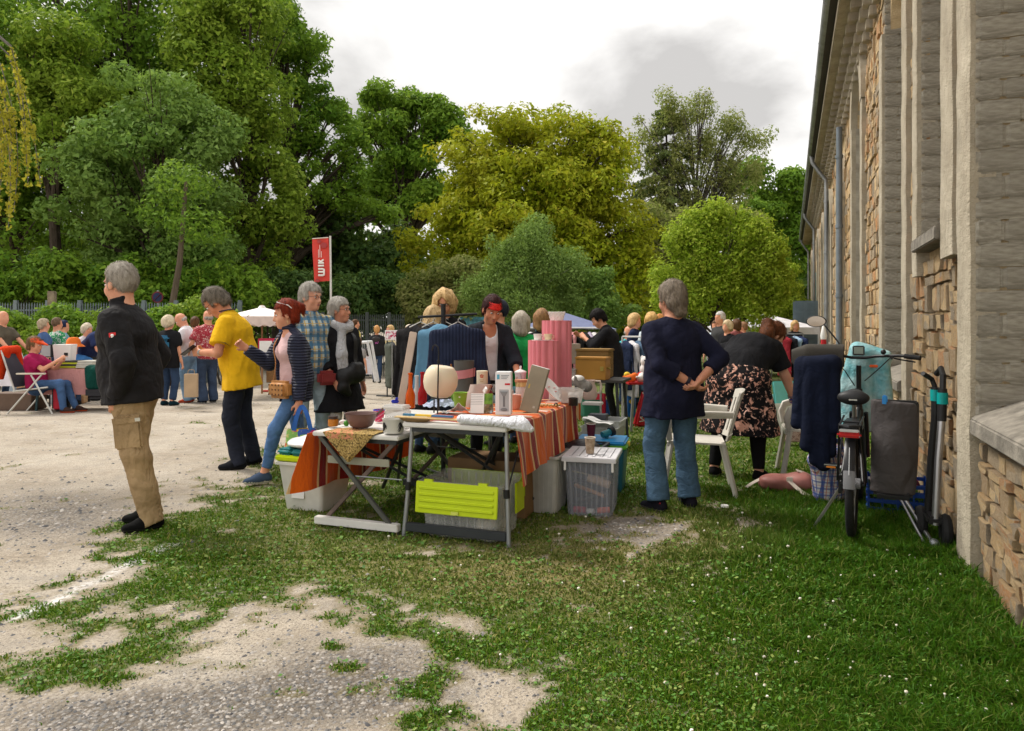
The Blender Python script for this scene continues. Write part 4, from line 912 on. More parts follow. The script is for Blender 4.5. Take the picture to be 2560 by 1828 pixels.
 if detail:
  e = MB()
  for q in (1, -1):
   MB().ball(H(.0815, q*.031, .011), (.0098*hs, .0098*hs, .0075*hs), 10, 6).build('eye', EYEW, body); MB().ball(H(.0885, q*.031, .0105), .0056*hs, 8, 5).build('iris', EYED, body)
   hm_ = hair_mat(*(hair.get('c') if isinstance(hair.get('c'), tuple) else (hair.get('c'),))) if hair else EYED
   MB().tube([H(.091, q*.014, .034), H(.094, q*.03, .038), H(.083, q*.048, .032)], [.003*hs, .004*hs, .002*hs], 6).build('eyebrow', hm_, body)
  MB().tube([H(.083, .023, -.060), H(.0945, .01, -.058), H(.096, 0, -.059), H(.0945, -.01, -.058), H(.083, -.023, -.060)], [.003*hs, .006*hs, .0055*hs, .006*hs, .003*hs], 6).build('mouth', LIP, body)
 cr = res*1.25 if res > .011 else .0115
 # --- trousers / skirt
 if bottom:
  B = Sdf(); fit = bottom.get('fit', .012)*s; typ = bottom.get('type', 'trousers'); wzt = wai if bottom.get('high') else pel.lerp(wai, .55)
  B.cone(pel-Vector((0, 0, .06*s)), wzt, gl(.118)+fit, gl(.108)+fit, l0, 1.38*hipw, .05, False, True)
  if g > 1.15: B.ell(pel+Vector((-.06*s, 0, -.05*s)), np.array((.10, .145*hipw, .12))*s*g, None, .06)
  if typ == 'skirt':
   kz = bottom.get('len', .5)*s; cx = sum((kn[q]-Vector((0, 0, 0)) for q in (1, -1)), Vector())/2
   lo = Vector((cx.x*.7, 0, kz)); B.cone(pel-Vector((0, 0, .05*s)), lo, gl(.125)+fit, gl(bottom.get('flare', .15)), l0, 1.35*hipw, .06, False, True)
  else:
   cut = bottom.get('cut', 1.0)
   for sd in (1, -1):
    B.cone(hipj[sd], kn[sd], .083*s*g+fit, .058*s*(.4+.6*g)+fit, k=.035)
    e = kn[sd].lerp(an[sd]-Vector((0, 0, .045*s)), cut); rr = bottom.get('hem', .05)*s
    B.cone(kn[sd], e, .057*s*(.4+.6*g)+fit, rr, k=.025, fb=True)
  nz = bottom.get('noise', .006)
  B.build('skirt' if typ == 'skirt' else 'trousers', bottom['m'], root, cr, noise=nz*s, nf=24, seed=int(x*10) % 97, aniso=(.7, .7, 1.5), n2=nz*.35, nf2=70)
 # --- tops
 def topmesh(nm, T, extra):
  S = Sdf(); fit = T.get('fit', .012)*s+extra; hem = T.get('hem', .07)*s; low = pel-R1 @ Vector((0, 0, 1))*hem
  fl = T.get('flare', 0)*s; q1 = 1.36
  S.cone(low, pel.lerp(wai, .4), gl(.118)+fit+fl, gl(.112)+fit, l0, q1*hipw, .05, True, False)
  S.cone(pel.lerp(wai, .3), wai, gl(.113)+fit, gl(.104)+fit, lat, q1, .06)
  S.cone(wai, che, gl(.104)+fit, gl(.120)+fit, lat, q1, .06)
  S.cone(che, nec-U3*(.05+T.get('neckline', 0))*s, gl(.112)+fit, .066*s+fit*.6, lat, 1.55, .05)
  if (g > 1.15) and hem > .02: S.ell(pel+Vector((-.06*s, 0, -.05*s)), np.array((.10, .145*hipw, .12))*s*g+fit+.012, None, .06)
  if belly: S.ell(pel.lerp(wai, .75)+F3*(.045*s*g), np.array((.11+belly, .15, .17))*s*g, np.array(R1), .06)
  if bust:
   for q in (1, -1): S.ell(che+F3*(.085*s*g)+L3*q*.07*s*g-U3*.015*s, np.array((.062, .066, .07))*s*g*bust, np.array(R3), .04)
  sl = T.get('sleeve', 'short')
  for sd in (1, -1):
   S.cone(nec-U3*.035*s, sh[sd], .042*s+fit*.5, .050*s*(.6+.4*g)+fit*.8, k=.05)
   if sl == 'none': continue
   ua, fa = .053*s*(.5+.5*g)+fit*.9, .043*s*(.55+.45*g)+fit*.9
   if sl == 'short': S.cone(sh[sd], sh[sd].lerp(el[sd], .72), ua, ua*.98+.006, k=.018, fb=True)
   else:
    S.cone(sh[sd], el[sd], ua, fa, k=.014); e = el[sd].lerp(wr[sd], {'long': .98, 'three': .5}[sl] if sl in ('long', 'three') else sl)
    S.cone(el[sd], e, fa, (.034*s+fit*.6) if sl == 'long' else fa*.95, k=.010, fb=True)
  if T.get('collar'):
   S.cone(nec-U3*.03*s, nec+U3*(.02+T['collar'])*s+F3*.012*s, .066*s*(.7+.3*g)+.006, .068*s*(.7+.3*g)+.004, k=.015, fb=True)
  for v in T.get('cuts', ()):
   c, hf = v; cc = che+R3 @ Vector(c)*s; S.boxcut(cc, np.array(hf)*s, np.array(R3))
  if T.get('scoop'):
   S.ell(nec+F3*.07*s-U3*.01*s, np.array((.06, .07, T['scoop']))*s, np.array(R3), .01, True)
  nz = T.get('noise', .007)
  return S.build(nm, T['m'], root, cr, noise=nz*s, nf=T.get('nf', 20), seed=int(abs(x*13+y*7)) % 91, aniso=(1, 1, .8), n2=nz*.4, nf2=65)
 parts = {'root': root, 'body': body, 'H': H, 'wr': wr, 'el': el, 'sh': sh, 'nec': nec, 'che': che, 'pel': pel, 'wai': wai, 's': s, 'hs': hs, 'Rh': Rh, 'R3': R3, 'F3': F3, 'U3': U3, 'L3': L3, 'an': an, 'kn': kn}
 if top: parts['top'] = topmesh(top.get('name', 'shirt'), top, 0)
 if jacket: parts['jacket'] = topmesh(jacket.get('name', 'jacket'), jacket, .014*s)
 # --- shoes
 if shoes:
  for sd in (1, -1):
   S = Sdf(); a = an[sd]; c, q = math.cos(fy[sd]), math.sin(fy[sd]); d = Vector((c, q, 0)); lt = Vector((-q, c, 0)); fz = a.z-.085*s; b0 = Vector((a.x, a.y, fz))
   tilt = feet[0 if sd == 1 else 1][4] if len(feet[0 if sd == 1 else 1]) > 4 else 0
   S.cone(b0-d*.03*s+Vector((0, 0, .042*s)), b0+d*.06*s+Vector((0, 0, .046*s)), .04*s, .042*s, lt, 1.0, .02)
   S.cone(b0+d*.06*s+Vector((0, 0, .036*s)), b0+d*.155*s*shoe_len+Vector((0, 0, (.026+tilt)*s)), .042*s, .027*s, lt, 1.35, .03)
   S.cone(b0+Vector((0, 0, .05*s))-d*.005, a+Vector((0, 0, .015*s)), .044*s, .042*s, lt, .95, .03, fb=True)
   S.plane(b0, (0, 0, -1))
   o = S.build('shoe', [shoes if not isinstance(shoes, str) else cloth(shoes, fold=.15), sole if not isinstance(sole, str) else mat(sole, .7)], root, max(.009, res*.9))
   me = o.data; zc = np.zeros(len(me.polygons)*3); me.polygons.foreach_get('center', zc); zz = zc.reshape(-1, 3)[:, 2]-fz
   me.polygons.foreach_set('material_index', (zz < .024*s).astype(np.int32))
 # --- hair
 if hair:
  st = hair.get('style', 'short'); S = Sdf(); n1 = hair.get('n', .004); vol = hair.get('vol', .012)*hs*.72
  cr_ = np.array((.098, .077, .100))*hs+vol
  if st == 'bald':
   S.ell(H(-.03, 0, -.005), np.array((.082, .082, .05))*hs, RN, .01); S.boxcut(H(.06, 0, -.02), np.array((.06, .2, .15))*hs, RN)
   S.ell(H(-.004, 0, .055), np.array((.085, .066, .06))*hs, RN, .004, True)
  elif st in ('short', 'fringe', 'pony', 'crop'):
   S.ell(H(-.014, 0, .038), cr_, RN, .01)
   if st != 'crop': S.ell(H(-.055, 0, -.02), np.array((.055, .072, .07))*hs+vol*.5, RN, .02)
   S.boxcut(H(.117, 0, {'fringe': -.055, 'crop': -.02}.get(st, -.038)), np.array((.085, .2, .105))*hs, RN)      # face
   S.boxcut(H(.02, 0, -.10), np.array((.05, .2, .085))*hs, RN)
   S.boxcut(H(0, 0, -.165), np.array((.2, .2, .09))*hs, RN)
  elif st in ('bob', 'curly', 'long'):
   dz = hair.get('down', .06)
   S.ell(H(-.016, 0, .036), cr_+.006, RN, .02)
   for q in (1, -1): S.cone(H(-.02, q*.062, .04), H(-.015, q*.072, -dz), .04*hs+vol*.6, .036*hs+vol*.6, k=.03)
   S.cone(H(-.06, 0, .02), H(-.075, 0, -dz-.02), .06*hs+vol, .055*hs+vol*.8, L3, 1.25, .04)
   S.ell(H(.125, 0, -.035), np.array((.09+vol, .060, .105))*hs+np.array((vol, 0, 0)), RN, .02, True)
   if st == 'long': S.cone(H(-.075, 0, -dz), H(-.10, 0, -dz-.14), .055*hs, .035*hs, L3, 1.7, .04)
  for a, b, ra, rb in hair.get('wextra', ()): S.cone(hc+Vector(a)*hs, hc+Vector(b)*hs, ra*hs, rb*hs, k=.02)
  for a, b, ra, rb in hair.get('extra', ()): S.cone(H(*a), H(*b), ra*hs, rb*hs, k=.02)
  c = hair['c'] if isinstance(hair['c'], tuple) else (hair['c'],)
  hm_ = hair_mat(*c)
  V, Q = S.mesh(.009 if res < .012 else .014, noise=n1, nf=hair.get('nf', 55), seed=3, aniso=(1, 1, .5), n2=n1*.5, nf2=150)
  F_ = Q
  if res < .016 and len(V):
   # loose strands lying over the hair mass
   fn = np.cross(V[Q[:, 2]]-V[Q[:, 0]], V[Q[:, 3]]-V[Q[:, 1]]); vn = np.zeros_like(V)
   for j in range(4): np.add.at(vn, Q[:, j], fn)
   vn /= np.linalg.norm(vn, axis=1)[:, None]+1e-9; rg = np.random.default_rng(5); n = hair.get('strands', 900)*2; ix = rg.integers(0, len(V), n)
   upv, bk = RN[:, 2], -RN[:, 0]; p = V[ix]; nn = vn[ix]; d = -upv*.8+bk*.35+rg.normal(size=(n, 3))*(1.0 if st == 'curly' else .35)
   d -= nn*(d*nn).sum(1)[:, None]; d /= np.linalg.norm(d, axis=1)[:, None]+1e-9; L = rg.uniform(.022, .05, n)[:, None]*hs*hair.get('sl', 1); sd = np.cross(d, nn)*(.0011*hs)
   q0 = p+nn*.0008; q1 = p+d*L*.5+nn*(.0045+.004*rg.random((n, 1)))*hs; q2 = p+d*L-nn*L*.22+nn*.004*hs+(np.cross(d, nn)*rg.normal(size=(n, 1))*.4*L if st == 'curly' else 0)
   VS = np.stack([q0-sd, q0+sd, q1-sd, q1+sd, q2-sd*.3, q2+sd*.3], 1).reshape(-1, 3); b0 = len(V)+np.arange(n)[:, None]*6
   F_ = np.concatenate([Q, b0+np.array([[0, 1, 3, 2]]), b0+np.array([[2, 3, 5, 4]])]); V = np.concatenate([V, VS])
  parts['hair'] = npmesh('hair', V, F_, hm_, body, smooth=True)
 if glasses:
  gm = mat(glasses, .3, .3); mb = MB()
  for q in (1, -1):
   mb.tube([H(.101, q*.033+.021*math.cos(t), .010+.016*math.sin(t)) for t in [k*PI/6 for k in range(13)]], .0016*hs, 5); mb.tube([H(.099, q*.054, .014), H(.05, q*.078, .014), H(0, q*.082, .012)], .0016*hs, 5)
  mb.tube([H(.103, .012, .014), H(.103, -.012, .014)], .0016*hs, 5); mb.build('glasses', gm, body)
 return parts
def strap(p, a, b, m, w_=.02, t=.006, nm='strap', par=None, bow=.03):
 pass
# ------------------------------------------------------------------ patterned cloths
def m_plaid(stripes, base, sc=1.0, fold=.3, axes='YZX'):
 """woven check from bands along two axes"""
 t = NT('checked_cloth'); xyz = t.sep(t.tc.outputs['Object']); c = t.mix(0.0, base, base)
 for ax, freq, lo, hi, colr, st in stripes:
  f = t.math('FRACT', t.math('MULTIPLY', xyz['XYZ'.index(ax)], freq*sc)); k = t.math('MULTIPLY', t.math('GREATER_THAN', f, lo), t.math('LESS_THAN', f, hi)); c = t.mix(t.math('MULTIPLY', k, st), c, colr)
 t.col(c); t.set(Roughness=.9); t.bump(t.noise(10, 3, None, .5, .8), fold, .04); return t.m
def m_blotch(base, cols, scale=14, lo=.5, hi=.56, sc2=40):
 """printed blooms scattered over a ground colour"""
 t = NT('printed_cloth'); d = t.noise(scale*1.3, 2); n1 = t.noise(scale, 3, None, .6, 1.2)
 v = t.voro(scale*.8, None); c = t.ramp(n1, [(0, base), (lo, base), (hi, cols[0]), (1, cols[-1])])
 c2 = t.ramp(t.noise(sc2, 2, None, .5, .6), [(0, base), (.60, base), (.63, cols[-1]), (1, cols[0])])
 c = t.mix(t.ramp(t.noise(scale*.6, 2), [(.45, .0), (.55, 1.0)]), c, c2); t.col(c); t.set(Roughness=.9); t.bump(t.noise(8, 3, None, .5, .8), .3, .05); return t.m
def m_quilt(c, freq=15, ax=2, strength=.55):
 t = NT('quilted_nylon'); b = lin(c)[:3]; v = t.tc.outputs['Object']; w_ = t.wave(freq, v, 1.6, 'SIN', 'XYZ'[ax], 2)
 t.col(t.ramp(t.noise(6, 4), [(.3, tuple(x*.75 for x in b)), (.7, tuple(x*1.3 for x in b))])); t.set(Roughness=.6); t.b.inputs['Specular IOR Level'].default_value = .3
 t.bump(t.math('ADD', t.math('POWER', w_, .5), t.math('MULTIPLY', t.noise(16, 4), .5)), strength, .03); return t.m
def m_denim(c, fade=1.7, var=.3):
 t = NT('denim'); b = lin(c)[:3]; n = t.noise(4, 4); f = t.noise(45, 4, t.mapping((1, 1, .4)))
 t.col(t.mix(t.math('MULTIPLY', f, .35), t.ramp(n, [(.3, tuple(x*(1-var) for x in b)), (.72, tuple(min(1, x*fade) for x in b))]), tuple(min(1, x*2.0) for x in b))); t.set(Roughness=.9)
 t.bump(t.noise(9, 4, t.mapping((1, 1, 1.6)), .5, 1.0), .45, .05); return t.m
def m_weave(c1, c2, s=60):
 t = NT('wicker'); a = t.wave(s, None, .5, 'SIN', 'Z'); b = t.wave(s*.8, None, .5, 'SIN', 'X'); k = t.math('MULTIPLY', a, b)
 t.col(t.ramp(k, [(.1, c1), (.6, c2)])); t.set(Roughness=.8); t.bump(k, .8, .01); return t.m
# ------------------------------------------------------------------ the nearer people
BLK = cloth((.012, .012, .014), .25, .35); NAVY = cloth((.012, .014, .030), .2, .3)
def child(mb, nm, m, par, **k): return mb.build(nm, m, par, **k)
def ribbon(pts, w_, m, nm, par, t=.004, nrm=None):
 """flat strap through points"""
 mb = MB(); pts = [Vector(p) for p in pts]
 # smooth
 P2 = []
 for i in range(len(pts)-1):
  p0, p1, p2, p3 = pts[max(0, i-1)], pts[i], pts[i+1], pts[min(len(pts)-1, i+2)]
  for k in range(5):
   u = k/5; P2.append(.5*((2*p1)+(p2-p0)*u+(2*p0-5*p1+4*p2-p3)*u*u+(3*p1-p0-3*p2+p3)*u**3))
 P2.append(pts[-1]); n0 = Vector(nrm or (1, 0, 0))
 def f(u, v):
  i = min(len(P2)-1, int(round(u*(len(P2)-1)))); d = (P2[min(i+1, len(P2)-1)]-P2[max(i-1, 0)]).normalized(); sd = d.cross(n0).normalized(); return P2[i]+sd*(v-.5)*w_
 mb.surf(f, len(P2), 2, t); return mb.build(nm, m, par)
def near_people():
 KH = cloth((.34, .235, .125), .2, .5, fs=11)
 # man in the black soft shell jacket
 p = person('grey haired man in black jacket and khaki cargo trousers standing with hand in pocket', -2.58, 4.9, 190, 1.81, 1.10, lean=7, curl=3, res=.009,
    feet=((-.12, .10, 24), (-.05, -.11, 2)), hands=((.03, .20, .87), (.0, -.17, .90)), poles=((-.7, .9, 0), (-.7, -1, 0)), head=(-30, 2, 0),
    top=None, jacket={'m': cloth((.014, .013, .014), .3, .5, .75, 7), 'sleeve': 'long', 'fit': .022, 'hem': .10, 'flare': .012, 'collar': .055, 'noise': .011, 'nf': 15, 'name': 'jacket'},
    bottom={'m': KH, 'fit': .022, 'hem': .075, 'noise': .010}, shoes='#0c0c0c', sole='#161616', belly=.03, hair={'c': ('#7d7468', '#c6bdb0'), 'style': 'crop', 'vol': .010, 'n': .003}, skin='#d8a083')
 R = p['root']; s = p['s']
 mid = p['sh'][1].lerp(p['el'][1], .45)
 lg = MB().box((0, 0, 0), (.042, .006, .046)).build('sleeve_badge', mat((.62, .03, .03), .5), p['jacket'], bevel=.002); lg.location = mid+Vector((.01, .079, .02)); lg.rotation_euler = (.1, .1, 0)
 bd = MB().box((0, 0, 0), (.014, .006, .022)).ball((0, .003, .006), (.010, .003, .009), 8, 5).build('badge_mark', mat((.85, .82, .8), .5), lg); bd.location = (0, .003, -.001)
 lg2 = MB().box((0, 0, 0), (.006, .035, .05)).build('chest_badge', mat((.62, .03, .03), .5), p['jacket'], bevel=.002); lg2.location = p['che']+Vector((.152, .07, -.03))
 # cargo pocket with flap
 th = p['kn'][1].lerp(p['pel'], .42)+Vector((0, .14, -.0))
 k = MB().box((0, 0, 0), (.17, .035, .20)).build('cargo_pocket', KH, R, bevel=.012); k.location = th+Vector((.0, -.012, -.04)); k.rotation_euler = (-.10, .06, 0)
 k2 = MB().box((0, 0, 0), (.18, .03, .06)).build('pocket_flap', KH, R, bevel=.012); k2.location = th+Vector((.0, .008, .055)); k2.rotation_euler = (-.14, .10, 0)
 k3 = MB().box((0, 0, 0), (.03, .006, .022)).build('pocket_label', mat((.6, .58, .5), .7), k2); k3.location = (-.07, .02, .0)
 k4 = MB().tube([p['jacket'].location+p['nec']+Vector((.075, .0, .05)), p['che']+Vector((.155, 0, 0)), p['wai']+Vector((.175, 0, 0)), p['pel']+Vector((.17, 0, -.07))], .005, 6).build('zip', mat((.02, .02, .02), .4), p['jacket'])
 # man in the yellow polo
 YEL = cloth((.70, .40, .012), .14, .45, fs=7)
 p = person('man in yellow polo shirt with tousled grey hair looking down at his phone', -2.62, 6.95, 189, 1.80, 1.10, lean=13, curl=8, res=.009,
    feet=((.02, .12, 5), (-.08, -.10, 0)), hands=((.33, .12, 1.08), (.34, -.06, 1.08)), poles=((-.5, .8, -.6), (-.5, -.8, -.6)), head=(-4, 34, 0),
    top={'m': YEL, 'sleeve': 'short', 'fit': .030, 'hem': .19, 'flare': .025, 'collar': .02, 'noise': .012, 'nf': 13, 'name': 'polo_shirt'},
    bottom={'m': m_denim((.012, .014, .022), 2.0), 'fit': .014, 'hem': .065, 'noise': .008}, shoes='#15161a', sole='#0e0e0e', belly=.02, glasses='#111111',
    hair={'c': ('#40382f', '#948a7c'), 'style': 'short', 'vol': .022, 'n': .008, 'nf': 45}, skin='#c98f70')
 ph = MB().box((0, 0, 0), (.075, .008, .15)).build('phone', mat((.02, .02, .025), .2), None, bevel=.004); ph.parent = None
 w_ = p['root'].matrix_basis @ (p['wr'][1]+Vector((.11, -.03, .02))); ph.location = w_; ph.rotation_euler = (.9, .2, 1.5); tag(ph, 'dark phone held by the man in the yellow polo', 'phone')
 e = p['sh'][1].lerp(p['el'][1], .70); d = (p['el'][1]-p['sh'][1]).normalized()
 for q in (1, -1):
  e = p['sh'][q].lerp(p['el'][q], .69); d = (p['el'][q]-p['sh'][q]).normalized(); MB().tube([e-d*.006, e+d*.008], .0835, 18, False).build('cuff_stripe', mat((.02, .022, .035), .9), p['top'])
 c = p['nec']+Vector((.012, 0, .03)); MB().tube([c+Vector((.075*math.cos(t), .078*math.sin(t), .012-.015*math.cos(t))) for t in [k*PI/8 for k in range(17)]], .006, 6).build('collar_stripe', mat((.03, .035, .06), .9), p['top'])
 w_ = p['wr'][1]; d = (w_-p['el'][1]).normalized(); MB().tube([w_-d*.03, w_-d*.005], .034, 14).build('wristwatch', mat((.35, .34, .32), .3, .8), p['body'])
 # red haired woman stepping left
 PUF = m_quilt((.014, .017, .040), 13)
 DEN = m_denim((.06, .12, .24), 1.9)
 p = person('red haired woman in navy quilted jacket stepping left with an orange shoulder bag', -1.91, 6.35, 217, 1.64, .98, True, res=.009, lean=7, curl=3, hip=-.035,
    feet=((.33, .02, -14, .02), (-.22, -.12, -14, .0)), hands=((.06, .26, .74), (.36, -.30, 1.24)), poles=((-1, .35, 0), (.2, -.6, -1)), head=(-20, 4, 0), fist=1.1,
    top={'m': cloth((.62, .42, .42), .08, .3), 'sleeve': 'none', 'fit': .004, 'hem': .12, 'noise': .005, 'name': 'pink_top'},
    jacket={'m': PUF, 'sleeve': 'long', 'fit': .020, 'hem': .15, 'collar': .05, 'noise': .009, 'cuts': (((.16, .05, -.17), (.135, .115, .36)),), 'name': 'quilted_jacket'},
    bottom={'m': DEN, 'fit': .004, 'cut': .80, 'hem': .048, 'noise': .007}, shoes='#39465a', sole='#c9c4b8', bust=.9,
    hair={'c': ('#5a1a10', '#9c3a1e'), 'style': 'pony', 'vol': .016, 'n': .004, 'extra': (((-.08, 0, .075), (-.135, 0, .06), .035, .03), ((-.135, 0, .06), (-.15, 0, -.02), .03, .012), ((-.04, 0, .10), (-.10, 0, .08), .03, .03))}, skin='#d39b7e')
 R = p['root']
 BAGL = mat((.42, .19, .055), .5, var=.2, scale=14, bump=.2); b = tag(MB().box((0, 0, 0), (.10, .24, .15)).build('shoulder_bag', BAGL, None, bevel=.03, seg=3), 'small orange brown leather shoulder bag with dark print at the hip', 'bag')
 wp = R.matrix_basis @ (p['pel']+Vector((.17, .10, -.02))); b.location = wp; b.rotation_euler = (0, 0, math.radians(217+20))
 st = R.matrix_basis
 a_, b_ = p['sh'][-1]+Vector((.03, .03, .06)), p['pel']+Vector((.20, .02, .05))
 ribbon([st @ v for v in (a_, p['che']+Vector((.145, -.04, .03)), p['wai']+Vector((.165, .0, .06)), b_)], .016, BAGL, 'bag_strap', None, nrm=(-1, 0, 0))
 sp = bpy.data.objects['bag_strap']; sp.parent = b; sp.matrix_parent_inverse = (Matrix.Translation(b.location) @ b.rotation_euler.to_matrix().to_4x4()).inverted()
 dots = MB()
 for i in range(5):
  for j in range(3): MB().box((.051, -.085+.042*i, -.04+.04*j), (.004, .014, .016)).build('bag_print', mat((.10, .045, .02), .6), b, bevel=.003)
 gm = mat((.75, .72, .68), .3); H = p['H']
 MB().tube([H(.045, .05, .118), H(.06, 0, .128), H(.045, -.05, .118), H(-.05, -.085, .07)], .004, 6).build('sunglasses', gm, p['body']); MB().tube([H(.045, .05, .118), H(-.03, .088, .085), H(-.06, .08, .05)], .004, 6).build('sunglasses_arm', gm, p['body'])
 MB().tube([H(-.004, .088+.012*math.cos(t), -.06+.014*math.sin(t)) for t in [k*PI/5 for k in range(11)]], .002, 5).build('earring', mat((.7, .55, .25), .3, .9), p['body'])
 # patterned shopping bag in her left hand
 t = NT('shopping_bag_print'); xyz = t.mapping((9, 9, 9)); v = t.N.new('ShaderNodeTexVoronoi'); v.distance = 'CHEBYCHEV'; v.inputs['Scale'].default_value = 1.1; v.inputs['Randomness'].default_value = .35; t.link(xyz, v.inputs['Vector'])
 cc = t.ramp(t.sep(v.outputs['Color'])[0], [(0, (.55, .05, .20)), (.18, (.75, .45, .03)), (.34, (.10, .35, .08)), (.5, (.05, .12, .45)), (.64, (.65, .10, .04)), (.8, (.25, .50, .12)), (1, (.8, .55, .2))], 'CONSTANT')
 cc = t.mix(t.ramp(t.noise(24, 3), [(.52, .0), (.6, .75)]), cc, (.75, .62, .25)); t.col(cc); t.set(Roughness=.35); t.bump(t.noise(14, 4), .5, .03)
 hw = R.matrix_basis @ p['wr'][1]; bg = thing('shopping_bag', 'bright patterned plastic shopping bag with blue handles held by the red haired woman', 'bag', (hw.x+.03, hw.y-.02, hw.z-.63), .35)
 def sf(u, v):
  a = 2*PI*u; zz = .40*v; wv = .012*math.sin(a*5+zz*20)*(1-v); r1 = .155-.03*v+wv; r2 = .055+.02*(1-v)-.025*v+wv; return (r1*math.copysign(abs(math.cos(a))**.7, math.cos(a)), r2*math.sin(a), zz)
 MB().surf(sf, 33, 10, .003).build('bag_body', t.m, bg)
 BLU = mat((.02, .12, .45), .4)
 for q in (-1, 1): ribbon([(-.07, q*.03, .39), (-.04, q*.02, .52), (0, 0, .585), (.04, q*.02, .52), (.07, q*.03, .39)], .035, BLU, 'bag_handle', bg, nrm=(0, 1, 0))
 # plaid shirt man
 PL = m_plaid([('Y', 14, 0, .34, (.05, .14, .24), .9), ('Y', 14, .5, .66, (.55, .34, .05), .85), ('Z', 12, 0, .30, (.05, .15, .26), .75), ('Z', 12, .55, .66, (.50, .32, .06), .6), ('Y', 14, .36, .42, (.02, .02, .02), .8), ('Z', 12, .32, .38, (.02, .02, .02), .7), ('X', 14, 0, .3, (.05, .14, .24), .5)], (.45, .52, .50))
 p = person('grey haired man with glasses in a blue and yellow plaid shirt', -2.01, 7.15, 312, 1.80, 1.02, res=.010, feet=((-.02, .13, 10), (-.02, -.12, -8)), hands=((.04, .27, .80), (.03, -.27, .78)), head=(22, 4, 0), glasses='#2a2420',
    top={'m': PL, 'sleeve': 'long', 'fit': .022, 'hem': .06, 'collar': .012, 'noise': .008, 'name': 'plaid_shirt'}, bottom={'m': m_denim((.26, .34, .38), 1.5), 'fit': .016, 'hem': .07}, shoes='#3a3a3a', hair={'c': ('#857f76', '#c6c1b8'), 'style': 'short', 'vol': .017, 'n': .006}, skin='#d8a48a', belly=.01)
 R = p['root']; SW = cloth((.02, .045, .11), .2, .4); S = Sdf(); nec, che = p['nec'], p['che']
 for q in (1, -1): S.cone(nec+Vector((-.02, q*.085, .0)), che+Vector((.115, q*.08, -.02)), .035, .03, k=.03)
 S.cone(nec+Vector((-.06, .07, -.02)), nec+Vector((-.06, -.07, -.02)), .045, .045, k=.04); S.cone(nec+Vector((-.09, .0, -.05)), p['wai']+Vector((-.14, .02, 0)), .05, .09, (0, 1, 0), 1.8, .04)
 S.cone(p['sh'][-1]+Vector((-.03, -.05, .0)), p['wai']+Vector((.0, -.25, -.05)), .06, .04, k=.04)
 S.build('draped_sweater', SW, R, .012, noise=.006)
 # scarf woman
 p = person('short haired grey woman in black tunic and pale grey scarf looking right', -1.76, 7.35, 322, 1.66, 1.06, True, res=.010, feet=((0, .1, 5), (0, -.1, -5)), hands=((.04, .30, .74), (.16, -.2, .86)), head=(26, -2, 0), bust=1.0,
    top={'m': BLK, 'sleeve': 'three', 'fit': .022, 'hem': .40, 'flare': .07, 'noise': .008, 'name': 'tunic'},
    bottom={'m': m_blotch((.70, .70, .70), [(.03, .03, .035), (.02, .02, .02)], 22, .48, .50, 50), 'fit': .01, 'hem': .06}, shoes='#141414', hair={'c': ('#8f8981', '#d2cdc4'), 'style': 'short', 'vol': .019, 'n': .007}, skin='#cf977b', glasses='#101010')
 R = p['root']; nec = p['nec']; SCF = cloth((.40, .40, .41), .12, .6, fs=16); S = Sdf()
 ring = [nec+Vector((.02+.095*math.cos(t), .10*math.sin(t), .015-.045*math.cos(t))) for t in [k*PI/7 for k in range(15)]]
 for a, b in zip(ring[:-1], ring[1:]): S.cone(a, b, .038, .038, k=.03)
 S.cone(nec+Vector((.10, -.05, -.04)), p['wai']+Vector((.17, -.11, .05)), .035, .045, (0, 1, 0), 1.3, .03); S.cone(p['wai']+Vector((.17, -.11, .05)), p['pel']+Vector((.20, -.10, -.05)), .045, .05, (0, 1, 0), 1.3, .03, fb=True)
 S.build('scarf', SCF, R, .009, noise=.006, nf=50)
 bm_ = mat((.012, .012, .013), .55, var=.4, bump=.4); S = Sdf(); c = p['pel']+Vector((.21, -.04, -.02)); S.cone(c+Vector((0, -.09, .0)), c+Vector((0, .10, .03)), .075, .085, (0, 0, 1), 1.2, .03); S.cone(c+Vector((.03, .02, .10)), c+Vector((.03, .11, .10)), .04, .035, k=.03); S.cone(c+Vector((.01, -.10, -.10)), c+Vector((.0, -.03, -.17)), .055, .04, k=.03)
 bg = S.build('crossbody_bag', bm_, None, .010, noise=.016, nf=36); bg.matrix_basis = R.matrix_basis.copy(); tag(bg, 'crumpled black crossbody bag hanging on the scarf wearer', 'bag')
 ribbon([p['sh'][1]+Vector((.0, -.06, .05)), p['che']+Vector((.16, .07, .03)), p['wai']+Vector((.175, .06, .0)), c+Vector((.05, .05, .1))], .045, mat((.015, .015, .015), .6), 'strap', bg, nrm=(-1, 0, 0))
 w_ = p['wr'][1]; MB().tube([w_+Vector((0, 0, .01)), w_+Vector((0, 0, .03))], .034, 12, False).build('bracelet', mat((.3, .28, .26), .3, .7), p['body'])
 rb = MB().box((0, 0, 0), (.10, .18, .14)).build('red_purse', mat((.22, .03, .03), .4), None, bevel=.03); rb.location = R.matrix_basis @ (p['pel']+Vector((.14, -.27, -.03))); rb.rotation_euler = (0, 0, 2.2); tag(rb, 'small dark red purse beside the black crossbody bag', 'purse')
 # vendor with red fringe
 BZ = cloth((.020, .022, .028), .2, .35)
